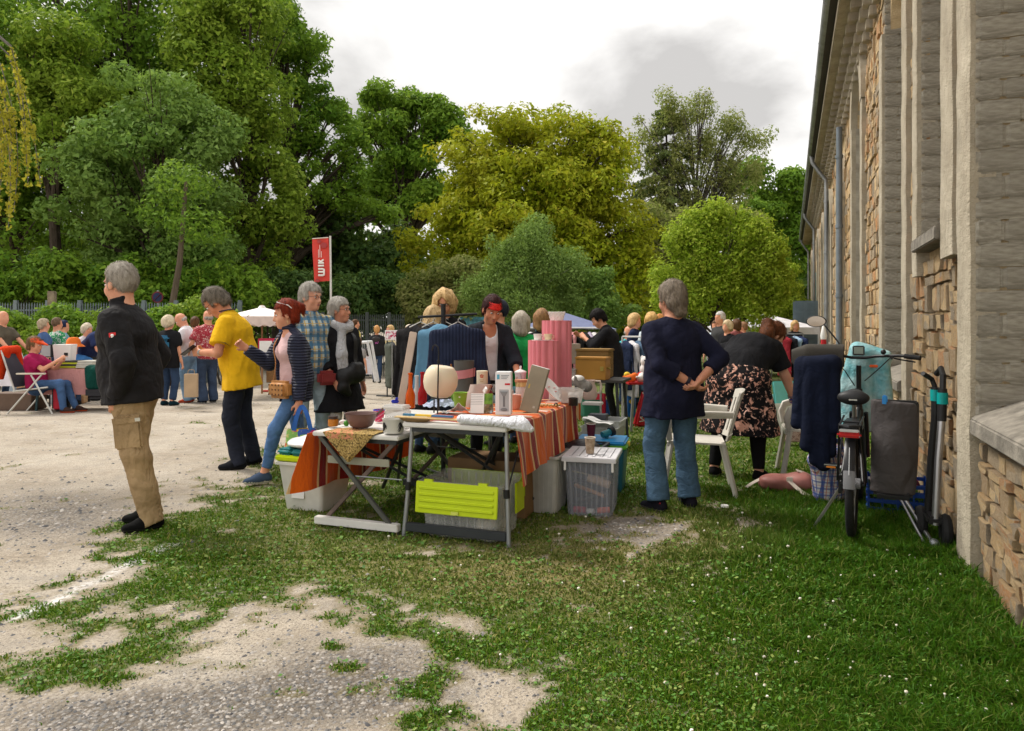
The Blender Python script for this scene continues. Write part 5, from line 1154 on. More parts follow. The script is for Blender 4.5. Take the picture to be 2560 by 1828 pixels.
 p = person('vendor with dark hair and bright red fringe in a black blazer behind the table', -.24, 6.78, 285, 1.68, .97, True, res=.009, lean=10, curl=8, feet=((0, .1, 5), (0, -.1, -5)), hands=((.42, .20, .98), (.30, -.20, 1.02)), poles=((-.9, .45, -.4), (-.9, -.4, -.4)), head=(6, 18, -4), fist=.5,
    top={'m': cloth((.72, .70, .71), .05, .45), 'sleeve': 'none', 'fit': .008, 'hem': .14, 'scoop': .11, 'noise': .006, 'name': 'white_top'},
    jacket={'m': BZ, 'sleeve': .55, 'fit': .020, 'hem': .16, 'noise': .008, 'cuts': (((.13, 0, -.10), (.11, .075, .42)),), 'name': 'blazer'}, bottom={'m': BLK}, shoes='#111111',
    hair={'c': ('#2a1216', '#4a2420'), 'style': 'fringe', 'vol': .014, 'n': .004}, skin='#c78d6e')
 H = p['H']; S = Sdf()
 hx = lambda y_, z_: -.012+.098*math.sqrt(max(.02, 1-((z_-.035)/.1)**2-(y_/.077)**2))
 for i in range(13): yy = -.062+.0103*i; zl = .050+.006*(i % 2); S.cone(H(hx(yy, .095)+.013, yy, .095), H(hx(yy, zl)+.013, yy, zl), .009, .0085, k=.006)
 S.build('red_fringe', mat((.62, .018, .012), .5, var=.3, scale=60, bump=.5, bs=90), p['hair'], .006, noise=.002, nf=120)
 cu = MB().lathe([(.018, 0), (.03, .012), (.042, .055), (.040, .055), (.028, .014), (.0, .01)], 20).build('teacup', mat((.72, .70, .66), .25), None); cu.location = p['root'].matrix_basis @ (p['wr'][-1]+Vector((.09, .0, .0))); tag(cu, 'white cup in the hand of the red fringed vendor', 'cup')
 # navy woman, back to the camera
 p = person('woman in navy sweater and blue jeans seen from behind with hands clasped', 1.20, 5.36, 103, 1.71, 1.22, True, res=.009, feet=((-.01, .145, 22), (.04, -.15, -6)), hands=((-.215, -.03, .98), (-.235, -.10, 1.0)), poles=((-.35, 1, -.2), (-.35, -1, -.2)), head=(16, 6, 0), fist=.9, hipw=.95,
    top={'m': cloth((.010, .011, .026), .25, .4, fs=6), 'sleeve': .55, 'fit': .022, 'hem': .22, 'noise': .012, 'nf': 12, 'name': 'sweater', 'flare': .03}, bottom={'m': m_denim((.045, .085, .135), 1.8), 'fit': .012, 'cut': .90, 'hem': .085, 'noise': .009}, shoes='#1b1a22', sole='#5a5650', belly=.03, bust=1.15,
    hair={'c': ('#5b5045', '#a09383'), 'style': 'short', 'vol': .024, 'n': .007, 'extra': (((-.07, .03, -.02), (-.078, .02, -.09), .05, .035), ((-.07, -.03, -.02), (-.078, -.02, -.09), .05, .035))}, skin='#c9947a')
 for q in (1, -1):
  a = p['an'][q]; MB().box((a.x-.045, a.y, .065), (.012, .04, .03)).build('heel_tab', mat((.5, .02, .03), .6), p['root'], bevel=.004)
 w_ = p['wr'][1]; d = (w_-p['el'][1]).normalized(); MB().tube([w_-d*.035, w_-d*.01], .036, 14).build('wristwatch', mat((.015, .015, .03), .4), p['body'])
 # woman bending in the flowered skirt
 FL = m_blotch((.008, .007, .008), [(.60, .30, .22), (.80, .50, .40)], 15, .53, .57, 34)
 p = person('woman in black top and black skirt with pink blossoms bending over to the right', 2.02, 6.45, 38, 1.70, 1.32, True, res=.009, lean=56, curl=16, feet=((-.08, .19, 25), (.08, -.19, 0)), hands=((.40, .30, 1.0), (.62, -.30, .46)), poles=((-.6, .6, .2), (-.5, -.6, .1)), head=(-18, 22, 0), hipw=1.12,
    top={'m': BLK, 'sleeve': 'short', 'fit': .022, 'hem': -.05, 'noise': .008, 'name': 'black_top'}, bottom={'type': 'skirt', 'm': FL, 'fit': .035, 'len': .43, 'flare': .20, 'noise': .010}, shoes='#101010', sole='#8f8a80', bust=1.1,
    hair={'c': ('#3a2013', '#7d4828'), 'style': 'pony', 'vol': .016, 'n': .007, 'wextra': (((-.05, .0, .09), (-.13, -.04, .11), .035, .045), ((-.13, -.04, .11), (-.22, -.08, .02), .055, .055), ((-.22, -.08, .02), (-.29, -.10, -.10), .05, .012), ((-.20, -.09, .05), (-.20, -.12, -.09), .04, .012))}, skin='#d6a58c')
 S = Sdf()
 for q in (1, -1): S.cone(p['pel']+Vector((.02, .1*q, -.05)), p['kn'][q], .13, .085, k=.03); S.cone(p['kn'][q], p['an'][q]+Vector((0, 0, .02)), .082, .05, k=.02, fb=True)
 S.build('leggings', cloth((.008, .008, .009), .2, .25), p['root'], .011, noise=.003)
 for k_, c in ((.02, (.16, .05, .22)), (.05, (.05, .05, .3)), (.075, (.3, .2, .25))):
  w_ = p['wr'][-1]; d = (w_-p['el'][-1]).normalized(); MB().tube([w_-d*k_, w_-d*(k_-.015)], .042, 14, False).build('bracelet', mat(c, .5), p['body'])
near_people()
# ------------------------------------------------------------------ the flea market stall in front
EA = math.atan2(-.34, .94); SO = Vector((-1.36, 4.9, 0)); SM = Matrix.Translation(SO) @ rz(EA)
def SP(u, v, z=0): return SM @ Vector((u, v, z))
TZ1, TZ2 = .742, .648
def T1(px, py, z=TZ1): Y = FPX*(CH-z)/(py-HY); return Vector(((px-1280)/FPX*Y, Y, z+.012))
def T2(px, py): return T1(px, py, TZ2)
WHT = mat((.66, .64, .60), .45, var=.08); WHITE = mat((.78, .77, .75), .4, var=.05); CREAM = mat((.72, .64, .48), .5, var=.06)
STEEL = mat((.30, .31, .32), .4, .6, var=.15); DSTEEL = mat((.05, .055, .06), .45, .4); BLACK = mat((.012, .012, .013), .5, var=.3)
def one(mb, nm, m, label, cat, loc=None, rot=None, group=None, **k):
 o = mb.build(nm, m, None, **k)
 if loc is not None: o.location = loc
 if rot is not None: o.rotation_euler = rot if isinstance(rot, tuple) else (0, 0, rot)
 return tag(o, label, cat, group)
def glass(c, a=.55, rough=.08):
 key = ('glass', c, a)
 if key in MATS: return MATS[key]
 t = NT('clear_plastic'); t.col(t.ramp(t.noise(5, 3), [(.3, tuple(x*.88 for x in c)), (.7, c)])); t.set(Roughness=rough); t.b.inputs['Alpha'].default_value = a; MATS[key] = t.m; return t.m
def tub(w_, d, h, tp=.92, wall=.004, rim=.012, ribs=0):
 """open tapered plastic tub standing on z = 0"""
 mb = MB(); n = 4
 def ring(sx, sy, z, r=.03):
  pts = []
  for cx, cy, a0 in ((1, 1, 0), (-1, 1, 90), (-1, -1, 180), (1, -1, 270)):
   for k in range(n+1):
    a = math.radians(a0+90*k/n); pts.append((cx*(sx/2-r)+r*math.cos(a), cy*(sy/2-r)+r*math.sin(a), z))
  return pts
 R = [ring(w_*tp, d*tp, 0), ring(w_, d, h-rim), ring(w_+rim*2, d+rim*2, h-rim), ring(w_+rim*2, d+rim*2, h), ring(w_-wall*2, d-wall*2, h), ring((w_-wall*2)*tp, (d-wall*2)*tp, wall*2)]
 k = len(R[0]); vs = [p for r in R for p in r]; fs = [tuple(range(k))[::-1], tuple((len(R)-1)*k+i for i in range(k))]
 for i in range(len(R)-1): fs += [(i*k+j, i*k+(j+1) % k, (i+1)*k+(j+1) % k, (i+1)*k+j) for j in range(k)]
 mb.add(vs, fs)
 for j in range(ribs):
  t = (j+.5)/ribs-.5
  for sd in (1, -1):
   mb.bar((sd*w_*tp/2, t*d*tp*.9, .01), (sd*w_/2, t*d*.9, h-rim), .008, .012); mb.bar((t*w_*tp*.9, sd*d*tp/2, .01), (t*w_*.9, sd*d/2, h-rim), .012, .008)
 return mb
def lidmb(w_, d, h=.035, ridges=5):
 mb = MB().box((0, 0, h/2), (w_, d, h))
 for j in range(ridges): mb.box((w_*.86*((j+.5)/ridges-.5), 0, h), (w_*.86/ridges*.45, d*.8, .008))
 return mb
def folding_table(label, u0, u1, v0, v1, z, xleg):
 R = thing('folding_table', label, 'table', SP((u0+u1)/2, (v0+v1)/2), EA); w_, d = u1-u0, v1-v0
 MB().box((0, 0, z-.014), (w_, d, .030)).build('tabletop', WHT, R, bevel=.006)
 MB().box((0, 0, z-.05), (w_-.08, d-.10, .03)).build('apron', DSTEEL, R, bevel=.003)
 RUST = mat((.14, .10, .085), .6, .3, var=.35, scale=9)
 for sd in (-1, 1):
  y = sd*(d/2-.05)
  if xleg:
   for a in (-1, 1):
    MB().bar((a*(w_/2-.04), y+a*.018, z-.03), (-a*(w_/2-.02), y+a*.018, .0), .024, .03).build('leg', RUST if a > 0 else mat((.10, .10, .09), .5, .4), R, bevel=.003)
   MB().box((.0, y-.02, .045), (w_-.02, .05, .05)).build('foot_bar', WHT if sd < 0 else DSTEEL, R, bevel=.004)
   MB().box((0, y+.0, z-.19), (w_*.72, .012, .05)).build('cross_bar', mat((.30, .29, .22), .5), R, bevel=.002)
   MB().tube([(-w_*.1, y, z*.55), (w_/2, y, z*.55)], .005, 6).build('brace_rod', STEEL, R)
  else:
   for a in (-1, 1):
    MB().tube([(a*(w_/2-.03), y+.03*-sd, z-.04), (a*(w_/2-.015), y-sd*.01, z*.45), (a*(w_/2+.005), y-.02*-sd, 0)], .0145, 10).build('leg', STEEL, R)
    MB().tube([(a*(w_/2-.02), y+.0, z*.47), (a*(w_/2-.015), y+.0, z*.40)], .020, 10).build('leg_joint', BLACK, R)
   MB().box((0, y-.01, .06), (w_-.02, .035, .055)).build('foot_bar', DSTEEL, R, bevel=.006)
   MB().tube([(w_/2-.02, y, z*.42), (w_/2-.05, y-sd*.45, z-.05)], .006, 6).build('strut', DSTEEL, R)
 for q in (-.12, .12): MB().bar((-.25, -d/2+.2, z-.06), (.25, .2+q, .1), .02, .02).build('strut', DSTEEL, R); MB().bar((.25, -d/2+.2, z-.06), (-.25, .25+q, .1), .02, .02).build('strut', DSTEEL, R)
 return R
def stripe_mat(scale=3.7, dark=1.0):
 t = NT('orange_striped_cloth'); x = t.sep(t.tc.outputs['Object'])
 wob = t.math('MULTIPLY', t.math('SUBTRACT', t.noise(3.0, 2), .5), .06)
 f = t.math('FRACT', t.math('MULTIPLY', t.math('ADD', x[1], wob), scale))
 O1, O2, RD, CR = (.72, .135, .006), (.60, .09, .006), (.26, .008, .010), (.74, .52, .26)
 c = t.ramp(f, [(0, O1), (.20, O2), (.38, CR), (.455, RD), (.70, CR), (.775, O1), (1, O1)], 'CONSTANT')
 c = t.mix(t.ramp(t.noise(40, 3, t.mapping((1, 6, 1))), [(.45, .0), (.7, .22)]), c, (.50, .07, .01)); t.col(c); t.set(Roughness=.85)
 t.b.inputs['Sheen Weight'].default_value = .2; t.bump(t.noise(14, 4, t.mapping((.6, 2.2, .6))), .5, .03)
 tr = t.N.new('ShaderNodeBsdfTranslucent'); t.link(c, tr.inputs['Color']); ms = t.N.new('ShaderNodeMixShader'); ms.inputs[0].default_value = .22
 t.link(t.b.outputs[0], ms.inputs[1]); t.link(tr.outputs[0], ms.inputs[2]); t.link(ms.outputs[0], t.out.inputs['Surface']); return t.m
def mk_stall():
 folding_table('taller white folding table with grey tube legs carrying the lamp and boxes', .69, 1.41, 0, 1.56, TZ1, False)
 folding_table('lower white folding table with crossed rusty legs carrying the brown bowl', 0, .66, 0, 1.35, TZ2, True)
 SMt = stripe_mat()
 # cloth over the taller table, falling at its right side
 def fr(u, v):
  vv = .10+1.47*v
  if u < .42: q = u/.42; return (.72+q*.705, vv, TZ1+.006+.004*math.sin(vv*17+q*9)+.003*math.sin(vv*41))
  q = (u-.42)/.58; z = TZ1+.002-q*(.355-.06*v+.02*math.sin(vv*9)); fold = (.004+.020*q)*math.sin(vv*12.5+.8*q)+.010*q*math.sin(vv*29+2)
  return (1.425+.03*q**.5*.6+fold+.05*q*(1-v)**3, vv-.05*q*(1-v)**2+.012*q*math.sin(vv*31), z)
 o = one(MB().surf(fr, 40, 110, .003), 'striped_tablecloth', SMt, 'orange and dark red striped cloth falling over the right side of the table', 'tablecloth'); o.matrix_basis = SM.copy()
 # cloth hanging along the left side of the lower table
 def fl(u, v):
  vv = -.02+1.5*v; q = u; fold = (.006+.018*q)*(1+math.sin(vv*13+.5))+.008*q*math.sin(vv*29)
  return (-.03-.14*q*max(0, 1-v*6)**1.5+fold-.01*q, vv-.06*q*(1-v)**3, TZ2-.012-q*(.41-.02*math.sin(vv*5)))
 o = one(MB().surf(fl, 26, 100, .003), 'striped_tablecloth', SMt, 'orange striped cloth hanging below the left edge of the lower table', 'tablecloth'); o.matrix_basis = SM.copy()
 def fc(u, v):
  a = v*2.2; return (1.40+.07*math.sin(a)*1.0+.0*u, 1.52+.10*(1-math.cos(a))*.6+.0, TZ1+.008-.16*u*(.4+.6*math.sin(a)))
 o = one(MB().surf(fc, 12, 16, .003), 'cloth_corner', SMt, 'loose orange cloth corner hanging at the far end of the table', 'cloth'); o.matrix_basis = SM.copy()
 # crochet mat hanging over the front edge
 t = NT('crochet'); v_ = t.voro(85); v2 = t.wave(30, None, 1, 'SIN', 'X')
 cc = t.ramp(v_, [(.1, (.46, .33, .13)), (.5, (.36, .24, .08)), (.8, (.10, .07, .03))]); xx = t.sep(t.tc.outputs['Object'])
 ln = t.math('ADD', xx[0], t.math('MULTIPLY', xx[2], -.62)); band = t.math('MULTIPLY', t.math('GREATER_THAN', ln, .405), t.math('LESS_THAN', ln, .43)); low = t.math('LESS_THAN', xx[2], TZ2-.03)
 cc = t.mix(t.math('MULTIPLY', band, low), cc, (.02, .12, .09)); rose = t.math('MULTIPLY', t.math('LESS_THAN', t.math('ABSOLUTE', t.math('SUBTRACT', xx[0], .22)), .11), t.math('GREATER_THAN', xx[2], TZ2-.035)); cc = t.mix(t.math('MULTIPLY', rose, t.ramp(t.noise(40, 2), [(.48, .0), (.52, .8)])), cc, (.60, .22, .13))
 t.col(cc); t.set(Roughness=.95); t.bump(v_, .9, .006)
 def fm(u, v):
  x = .10+.40*u
  if v < .35: return (x, .18-.18*v/.35-.0, TZ2+.006+.004*math.sin(x*40))
  q = (v-.35)/.65; half = .5*(1-q*.96); cx = .47-.16*q; xx_ = .10+.40*u; xx_ = .29+(u-.5)*.40*(1-q*.95)+q*.01
  return (xx_, -.012-.012*math.sin(u*9+q*3)*q-.012*q, TZ2+.004-.185*q)
 o = one(MB().surf(fm, 26, 26, .004), 'crochet_mat', t.m, 'tan crochet mat with green band hanging in a point over the table edge', 'mat'); o.matrix_basis = SM.copy()
 # brown bowl with a spouted handle
 B = mat((.16, .095, .085), .45, var=.1); R = thing('mixing_bowl', 'mauve brown bowl with a stub handle on the crochet mat', 'bowl', T2(903, 1073), .3)
 MB().lathe([(.05, 0), (.075, .012), (.10, .06), (.113, .098), (.117, .10), (.110, .098), (.095, .06), (.07, .016), (.001, .012)], 28).build('bowl_body', B, R)
 MB().bar((.085, -.02, .07), (.155, -.03, .135), .035, .018).build('handle', B, R, bevel=.007)
 # amber jar
 R = thing('amber_jar', 'squat amber glass jar with dark lid band at the table corner', 'jar', T2(833, 1070))
 MB().lathe([(.030, 0), (.036, .006), (.037, .045), (.032, .052), (.032, .06), (.001, .06)], 20).build('jar_glass', glass((.45, .16, .02), .9, .1), R); MB().lathe([(.0345, .052), (.0345, .072), (.001, .073)], 20).build('lid', mat((.04, .025, .02), .4), R)
 one(MB().ball((0, 0, .018), (.03, .022, .018), 10, 6), 'soap_bar', mat((.72, .62, .60), .5), 'small pale pink bar beside the amber jar', 'soap', T2(858, 1066))
 one(MB().ball((0, 0, .02), (.02, .02, .022), 10, 6), 'green_lime', mat((.06, .25, .02), .5), 'small green ball between the jar and the brown bowl', 'ball', T2(866, 1070))
 R = thing('snack_bowl', 'white stoneware bowl with black flourishes at the table front', 'bowl', T2(984, 1086))
 MB().lathe([(.064, 0), (.067, .006), (.072, .085), (.076, .09), (.076, .094), (.068, .092), (.062, .01), (.001, .008)], 28).build('bowl_body', mat((.62, .60, .56), .35), R)
 for a in (-2.35, -.75):
  for k in range(3): MB().tube([(.0745*math.cos(a+t_)*(1+.004*k), .0745*math.sin(a+t_), .035+.02*math.sin(t_*9+k)+.008*k) for t_ in [-.28+.07*i for i in range(9)]], [.001, .002, .003, .004, .005, .004, .003, .002, .001], 5).build('painted_flourish', BLACK, R)
 R = thing('striped_cup', 'red and blue striped paper cup behind the brown bowl', 'cup', T2(948, 1058)); t = NT('striped_paper'); f = t.wave(14, t.mapping((1, 1, 1), (0, .6, 0)), .5, 'SIN', 'Z'); t.col(t.ramp(f, [(.4, (.62, .03, .05)), (.5, (.05, .05, .5)), (.75, (.75, .2, .15))], 'CONSTANT')); MB().lathe([(.03, 0), (.042, .085), (.040, .085), (.028, .005)], 20).build('cup_body', t.m, R)
 MB().tube([(.042*math.cos(a), .042*math.sin(a), .086) for a in [k*PI/8 for k in range(17)]], .004, 6).build('rim', mat((.05, .06, .45), .4), R)
 # clear rack box with ribs and blue clip
 R = thing('clear_box', 'clear plastic box with white ribs and dotted lid behind the white bowl', 'box', T2(995, 1078), EA)
 MB().box((0, 0, .07), (.16, .10, .14)).build('box_body', glass((.75, .72, .70), .45), R, bevel=.012)
 for k in range(7): MB().box((-.06+.02*k, -.052, .05), (.008, .006, .09)).build('rib', WHITE, R)
 MB().box((0, -.02, .155), (.17, .11, .03)).build('box_lid', glass((.80, .78, .75), .75), R, bevel=.01)
 one(MB().box((0, 0, .012), (.05, .03, .024)).box((.012, 0, .03), (.02, .03, .02)), 'blue_clip', mat((.01, .02, .32), .3), 'bright blue plastic clip lying on the clear box', 'clip', T2(995, 1078)+Vector((-.03, .06, .172)), .4, bevel=.006)
 # three bottles
 def bottle(label, px, py, c, a, h, r=.036):
  R = thing('bottle', label, 'bottle', T1(px, py)); MB().lathe([(r*.9, 0), (r, .006), (r, h*.36), (r*.78, h*.46), (r*.46, h*.58), (r*.40, h*.94), (r*.52, h*.95), (r*.52, h*.985), (r*.36, h), (r*.30, h*.97), (r*.3, h*.6), (r*.8, h*.38), (r*.85, .012), (.001, .01)], 22).build('bottle_glass', glass(c, a, .12), R); return R
 bottle('orange glass bottle with a long neck', 1026, 1024, (.55, .08, .005), .88, .262); bottle('clear ribbed glass bottle standing between two coloured bottles', 1042, 1014, (.55, .54, .52), .6, .225); bottle('dark red glass bottle with a long neck', 1056, 1016, (.30, .008, .01), .93, .255)
 # lamp
 R = thing('globe_lamp', 'cream globe lamp in a thin black stand with hooked rod', 'lamp', T1(1103, 1034), -.3); BK = mat((.01, .01, .01), .4)
 t = NT('cream_globe'); t.col(t.ramp(t.noise(3, 2), [(.3, (.62, .52, .38)), (.7, (.68, .58, .43))])); t.set(Roughness=.45); t.b.inputs['Subsurface Weight'].default_value = .2
 gl = MB().lathe([(.06, -.110), (.085, -.094), (.110, -.058), (.122, -.015), (.122, .028), (.110, .070), (.088, .100), (.078, .108), (.06, .111), (.001, .111)], 36).build('globe', t.m, R); gl.location = (-.005, 0, .216); gl.rotation_euler = (0, .13, 0)
 MB().tube([(.07*math.cos(a), .07*math.sin(a), .10) for a in [k*PI/12 for k in range(25)]], .0045, 6).build('ring', BK, R)
 for a in (2.2, 4.3): MB().tube([(.068*math.cos(a), .068*math.sin(a), .102), (.07*math.cos(a), .07*math.sin(a), 0)], .005, 6).build('leg', BK, R)
 MB().tube([(.03, -.135, 0), (.031, -.135, .12), (.036, -.135, .36), (.038, -.135, .43), (.032, -.135, .466), (.012, -.135, .482), (-.006, -.135, .468), (-.012, -.135, .44)], .0052, 8).build('rod', BK, R); MB().tube([(.03, -.135, .03), (.0, -.06, .10)], .004, 6).build('rod_brace', BK, R); MB().tube([(.036, -.135, .35), (.037, -.135, .375)], .011, 8).build('rod_knob', BK, R)
 # grey bin with pink felt band
 R = thing('grey_bin', 'dark grey paper bin wrapped in a pink felt band', 'bin', T1(1160, 1000), EA); MB().lathe([(.072, 0), (.086, .32), (.083, .32), (.069, .006), (.001, .006)], 30).build('bin_body', mat((.075, .07, .062), .7), R)
 def band(u, v): a = 2*PI*u; r_ = .0865+.006*math.sin(a*3)+.004*v; return (r_*math.cos(a), r_*math.sin(a), .175+.07*v+.012*math.sin(a+1))
 MB().surf(band, 37, 4, .004).build('felt_band', mat((.52, .20, .21), .95, bump=.6, bs=120), R); MB().bar((-.09, -.03, .2), (-.105, -.03, .29), .006, .02).build('leather_tab', mat((.4, .16, .05), .6), R)
 # dark red lidded pot with cream tin
 p = T1(1208, 1012); R = thing('red_pot', 'dark red glazed jar under the cream tin', 'pot', p); MB().lathe([(.06, 0), (.078, .03), (.082, .07), (.07, .10), (.055, .115), (.075, .125), (.08, .14), (.072, .142), (.001, .142)], 26).build('pot_body', mat((.13, .012, .018), .25), R)
 R = thing('cream_tin', 'cream tin with small red crest standing on the dark red jar', 'tin', p+Vector((-.008, 0, .143))); MB().lathe([(.043, 0), (.044, .002), (.044, .105), (.045, .107), (.045, .113), (.001, .113)], 28).build('tin_body', CREAM, R)
 for dx, dz, w_ in ((-.012, .078, .008), (-.002, .082, .008), (.008, .078, .008), (-.002, .066, .022)): MB().box((dx, -.0445, dz), (w_, .003, .012)).build('crest', mat((.5, .12, .06), .6), R)
 for k in range(2): MB().box((-.002, -.0445, .044-.012*k), (.034-.01*k, .003, .004)).build('lettering', mat((.45, .3, .15), .6), R)
 # green cup
 R = thing('green_cup', 'lime green plastic cup beside the cream globe lamp', 'cup', T1(1150, 1026)); MB().lathe([(.038, 0), (.04, .004), (.055, .115), (.058, .116), (.058, .12), (.052, .118), (.036, .008), (.001, .006)], 26).build('cup_body', mat((.24, .42, .04), .35), R); MB().box((.0, -.0505, .092), (.012, .003, .012)).build('sticker', WHITE, R)
 p = T1(1138, 1022)+Vector((-.03, .1, 0)); one(MB().lathe([(.036, 0), (.05, .10), (.047, .1), (.033, .006), (.001, .005)], 22), 'green_cup', mat((.14, .30, .03), .4), 'darker green plastic cup half hidden behind the lamp', 'cup', p)
 # leaflet stand
 t = NT('printed_leaflet'); x = t.sep(t.tc.outputs['Object']); rt = t.math('GREATER_THAN', x[0], .018); up = t.math('GREATER_THAN', x[2], .065)
 phc = t.mix(up, t.ramp(t.noise(22, 4), [(.35, (.04, .05, .03)), (.55, (.20, .13, .06)), (.7, (.35, .5, .55))]), t.ramp(t.noise(16, 4), [(.35, (.05, .12, .02)), (.6, (.18, .33, .04)), (.75, (.4, .5, .5))]))
 tx = t.math('MULTIPLY', t.math('LESS_THAN', t.math('FRACT', t.math('MULTIPLY', x[2], 85)), .3), t.math('MULTIPLY', t.math('GREATER_THAN', x[2], .06), t.math('LESS_THAN', x[0], .008)))
 c = t.mix(rt, t.mix(tx, (.80, .79, .76), (.35, .35, .35)), phc); t.col(c); t.set(Roughness=.5)
 R = thing('leaflet_stand', 'white leaflet with text and green photos folded like a tent', 'leaflet', T1(1203, 1038), -.12)
 a = MB().box((0, 0, .07), (.155, .004, .14)).build('front_sheet', t.m, R); a.rotation_euler = (-.22, 0, 0); b = MB().box((0, 0, .068), (.155, .004, .136)).build('back_sheet', mat((.55, .6, .5), .5), R); b.location = (0, .062, 0); b.rotation_euler = (.22, 0, 0)
 MB().tube([(.02, .02, .14), (.035, .01, .17), (.03, .03, .18), (.01, .03, .15)], .008, 6).build('hook', WHITE, R)
 # white brush box
 R = thing('product_box', 'tall white box printed with a grey brush and red label', 'box', T1(1260, 1040), -.12); MB().box((0, 0, .148), (.108, .09, .296)).build('carton', mat((.76, .77, .78), .4, var=.03), R, bevel=.003)
 S = MB().box((0, 0, 0), (.066, .003, .15)).build('print_panel', mat((.42, .45, .47), .5), R, bevel=.012); S.location = (.006, -.0455, .10)
 MB().box((0, -.003, .0), (.014, .003, .085)).build('brush_handle', mat((.16, .17, .18), .5), S); k = MB().prism([(-.028, .062), (.028, .062), (.01, .03), (-.01, .03)], .003, Matrix(((1, 0, 0, 0), (0, 0, -1, -.002), (0, 1, 0, 0), (0, 0, 0, 1)))).build('brush_head', mat((.22, .24, .25), .5), S)
 MB().lathe([(.024, 0), (.001, .002)], 16, (0, -.003, -.062), Matrix.Rotation(PI/2, 3, 'X') @ Matrix.Diagonal((1, .5, 1))).build('brush_base', mat((.20, .21, .22), .5), S)
 b = MB().box((.030, -.046, .212), (.036, .003, .012)).build('red_label', mat((.55, .02, .03), .5), R); MB().box((-.034, -.046, .262), (.018, .003, .032)).build('blue_label', mat((.12, .40, .55), .5), R)
 for k in range(3): MB().box((.014-.004*k, -.046, .272-.011*k), (.056-.008*k, .003, .0045)).build('lettering', mat((.3, .33, .36), .5), R)
 MB().box((-.0545, 0, .15), (.003, .07, .22)).build('side_print', mat((.35, .42, .50), .5), R)
 # beige leaning box
 R = thing('beige_box', 'tall beige gift box leaning sideways on its base', 'box', T1(1322, 1034), -.2); o = MB().box((0, 0, .165), (.125, .075, .33)).build('carton', mat((.30, .255, .185), .6), R, bevel=.003); o.rotation_euler = (-.06, .26, 0)
 o2 = MB().box((-.063, 0, .165), (.003, .072, .325)).build('side_face', mat((.60, .50, .36), .6), o); MB().box((0, 0, .3305), (.123, .073, .002)).build('top_face', WHITE, o); MB().box((.03, -.0385, .045), (.016, .002, .016)).build('stamp', mat((.5, .45, .38), .5), o); MB().box((-.04, -.0385, .18), (.008, .002, .03)).build('gold_tag', mat((.55, .38, .06), .4, .5), o)
 # behind the boxes: pink mug, wooden-lidded jar, white lidded mug, glasses
 R = thing('peach_mug', 'peach glazed mug half hidden behind the white box', 'mug', T1(1288, 1030)+Vector((0, .07, 0))); MB().lathe([(.036, 0), (.042, .01), (.043, .10), (.045, .104), (.04, .102), (.036, .012), (.001, .01)], 22).build('mug_body', mat((.62, .28, .20), .4), R); MB().tube([(.042, 0, .08), (.07, 0, .078), (.076, 0, .05), (.066, 0, .028), (.042, 0, .026)], .006, 8).build('handle', mat((.62, .28, .20), .4), R)
 R = thing('storage_jar', 'glass storage jar with brass rim and wooden lid behind the beige box', 'jar', T1(1305, 1004)); MB().lathe([(.05, 0), (.054, .01), (.054, .10), (.048, .115), (.001, .115)], 24).build('jar_glass', glass((.70, .62, .58), .6), R); MB().lathe([(.053, .112), (.053, .15), (.001, .15)], 24).build('brass_rim', mat((.65, .48, .22), .35, .5), R); MB().lathe([(.06, .15), (.06, .168), (.001, .168)], 24).build('lid', mat((.42, .18, .09), .6), R)
 R = thing('lidded_mug', 'pale pink lidded mug with a white knob and spoon', 'mug', T1(1302, 996)+Vector((.0, .16, .11))); MB().lathe([(.036, -.1), (.042, 0), (.052, .09), (.001, .09)], 24).build('mug_body', mat((.66, .56, .56), .35), R); MB().lathe([(.054, .09), (.05, .10), (.014, .115), (.008, .12), (.010, .145), (.001, .147)], 24).build('lid', WHITE, R); MB().tube([(.0, -.053, .08), (.015, -.055, 0)], .003, 6).build('spoon', STEEL, R)
 one(MB().box((0, 0, .05), (.18, .14, .10)), 'stand_block', WHITE, 'white block raising the lidded mug', 'box', T1(1302, 996)+Vector((0, .16, -.09)), .2, bevel=.004)
 for i, (px, py, c, a, sz, lab) in enumerate(((1238, 1012, (.30, .55, .62), .8, .032, 'small light blue glass ball between the white box and jar'), (1286, 985, (.25, .55, .65), .8, .030, 'light blue glass ball behind the white box'), (1232, 985, (.7, .68, .64), .7, .04, 'clear glass tumbler behind the leaflet'), (1180, 1010, (.62, .42, .40), .95, .045, 'dusty pink paper bag peeking behind the leaflet'), (1272, 1000, (.72, .70, .68), .6, .04, 'wide clear goblet behind the white brush box'), (1252, 975, (.70, .66, .60), .9, .05, 'stack of cream saucers at the back of the table'))):
  one(MB().lathe([(sz*.6, 0), (sz, sz*.5), (sz*1.05, sz*1.6), (sz*.9, sz*1.9), (.001, sz*1.9)], 18), ('glass_ball', 'glass_ball', 'tumbler', 'paper_bag', 'goblet', 'saucers')[i], glass(c, a), lab, 'tableware', T1(px, py))
 def bag(u, v): a = 2*PI*u; return ((.07+.01*math.sin(3*a))*math.cos(a)*(1+.1*v)+.05*v, .035*math.sin(a), .17*v)
 one(MB().surf(bag, 24, 6, .002), 'paper_bag', mat((.55, .42, .38), .8, bump=.5, bs=30), 'greyish pink paper bag slanting behind the red jar', 'bag', T1(1188, 1024)+Vector((-.01, .05, 0)))
 # plate on stand
 R = thing('serving_plate', 'oval white plate propped up at a slant with small red motifs', 'plate', T1(1382, 1010), -.25); M = Matrix.Rotation(math.radians(50), 3, 'Y') @ Matrix.Rotation(.25, 3, 'X')
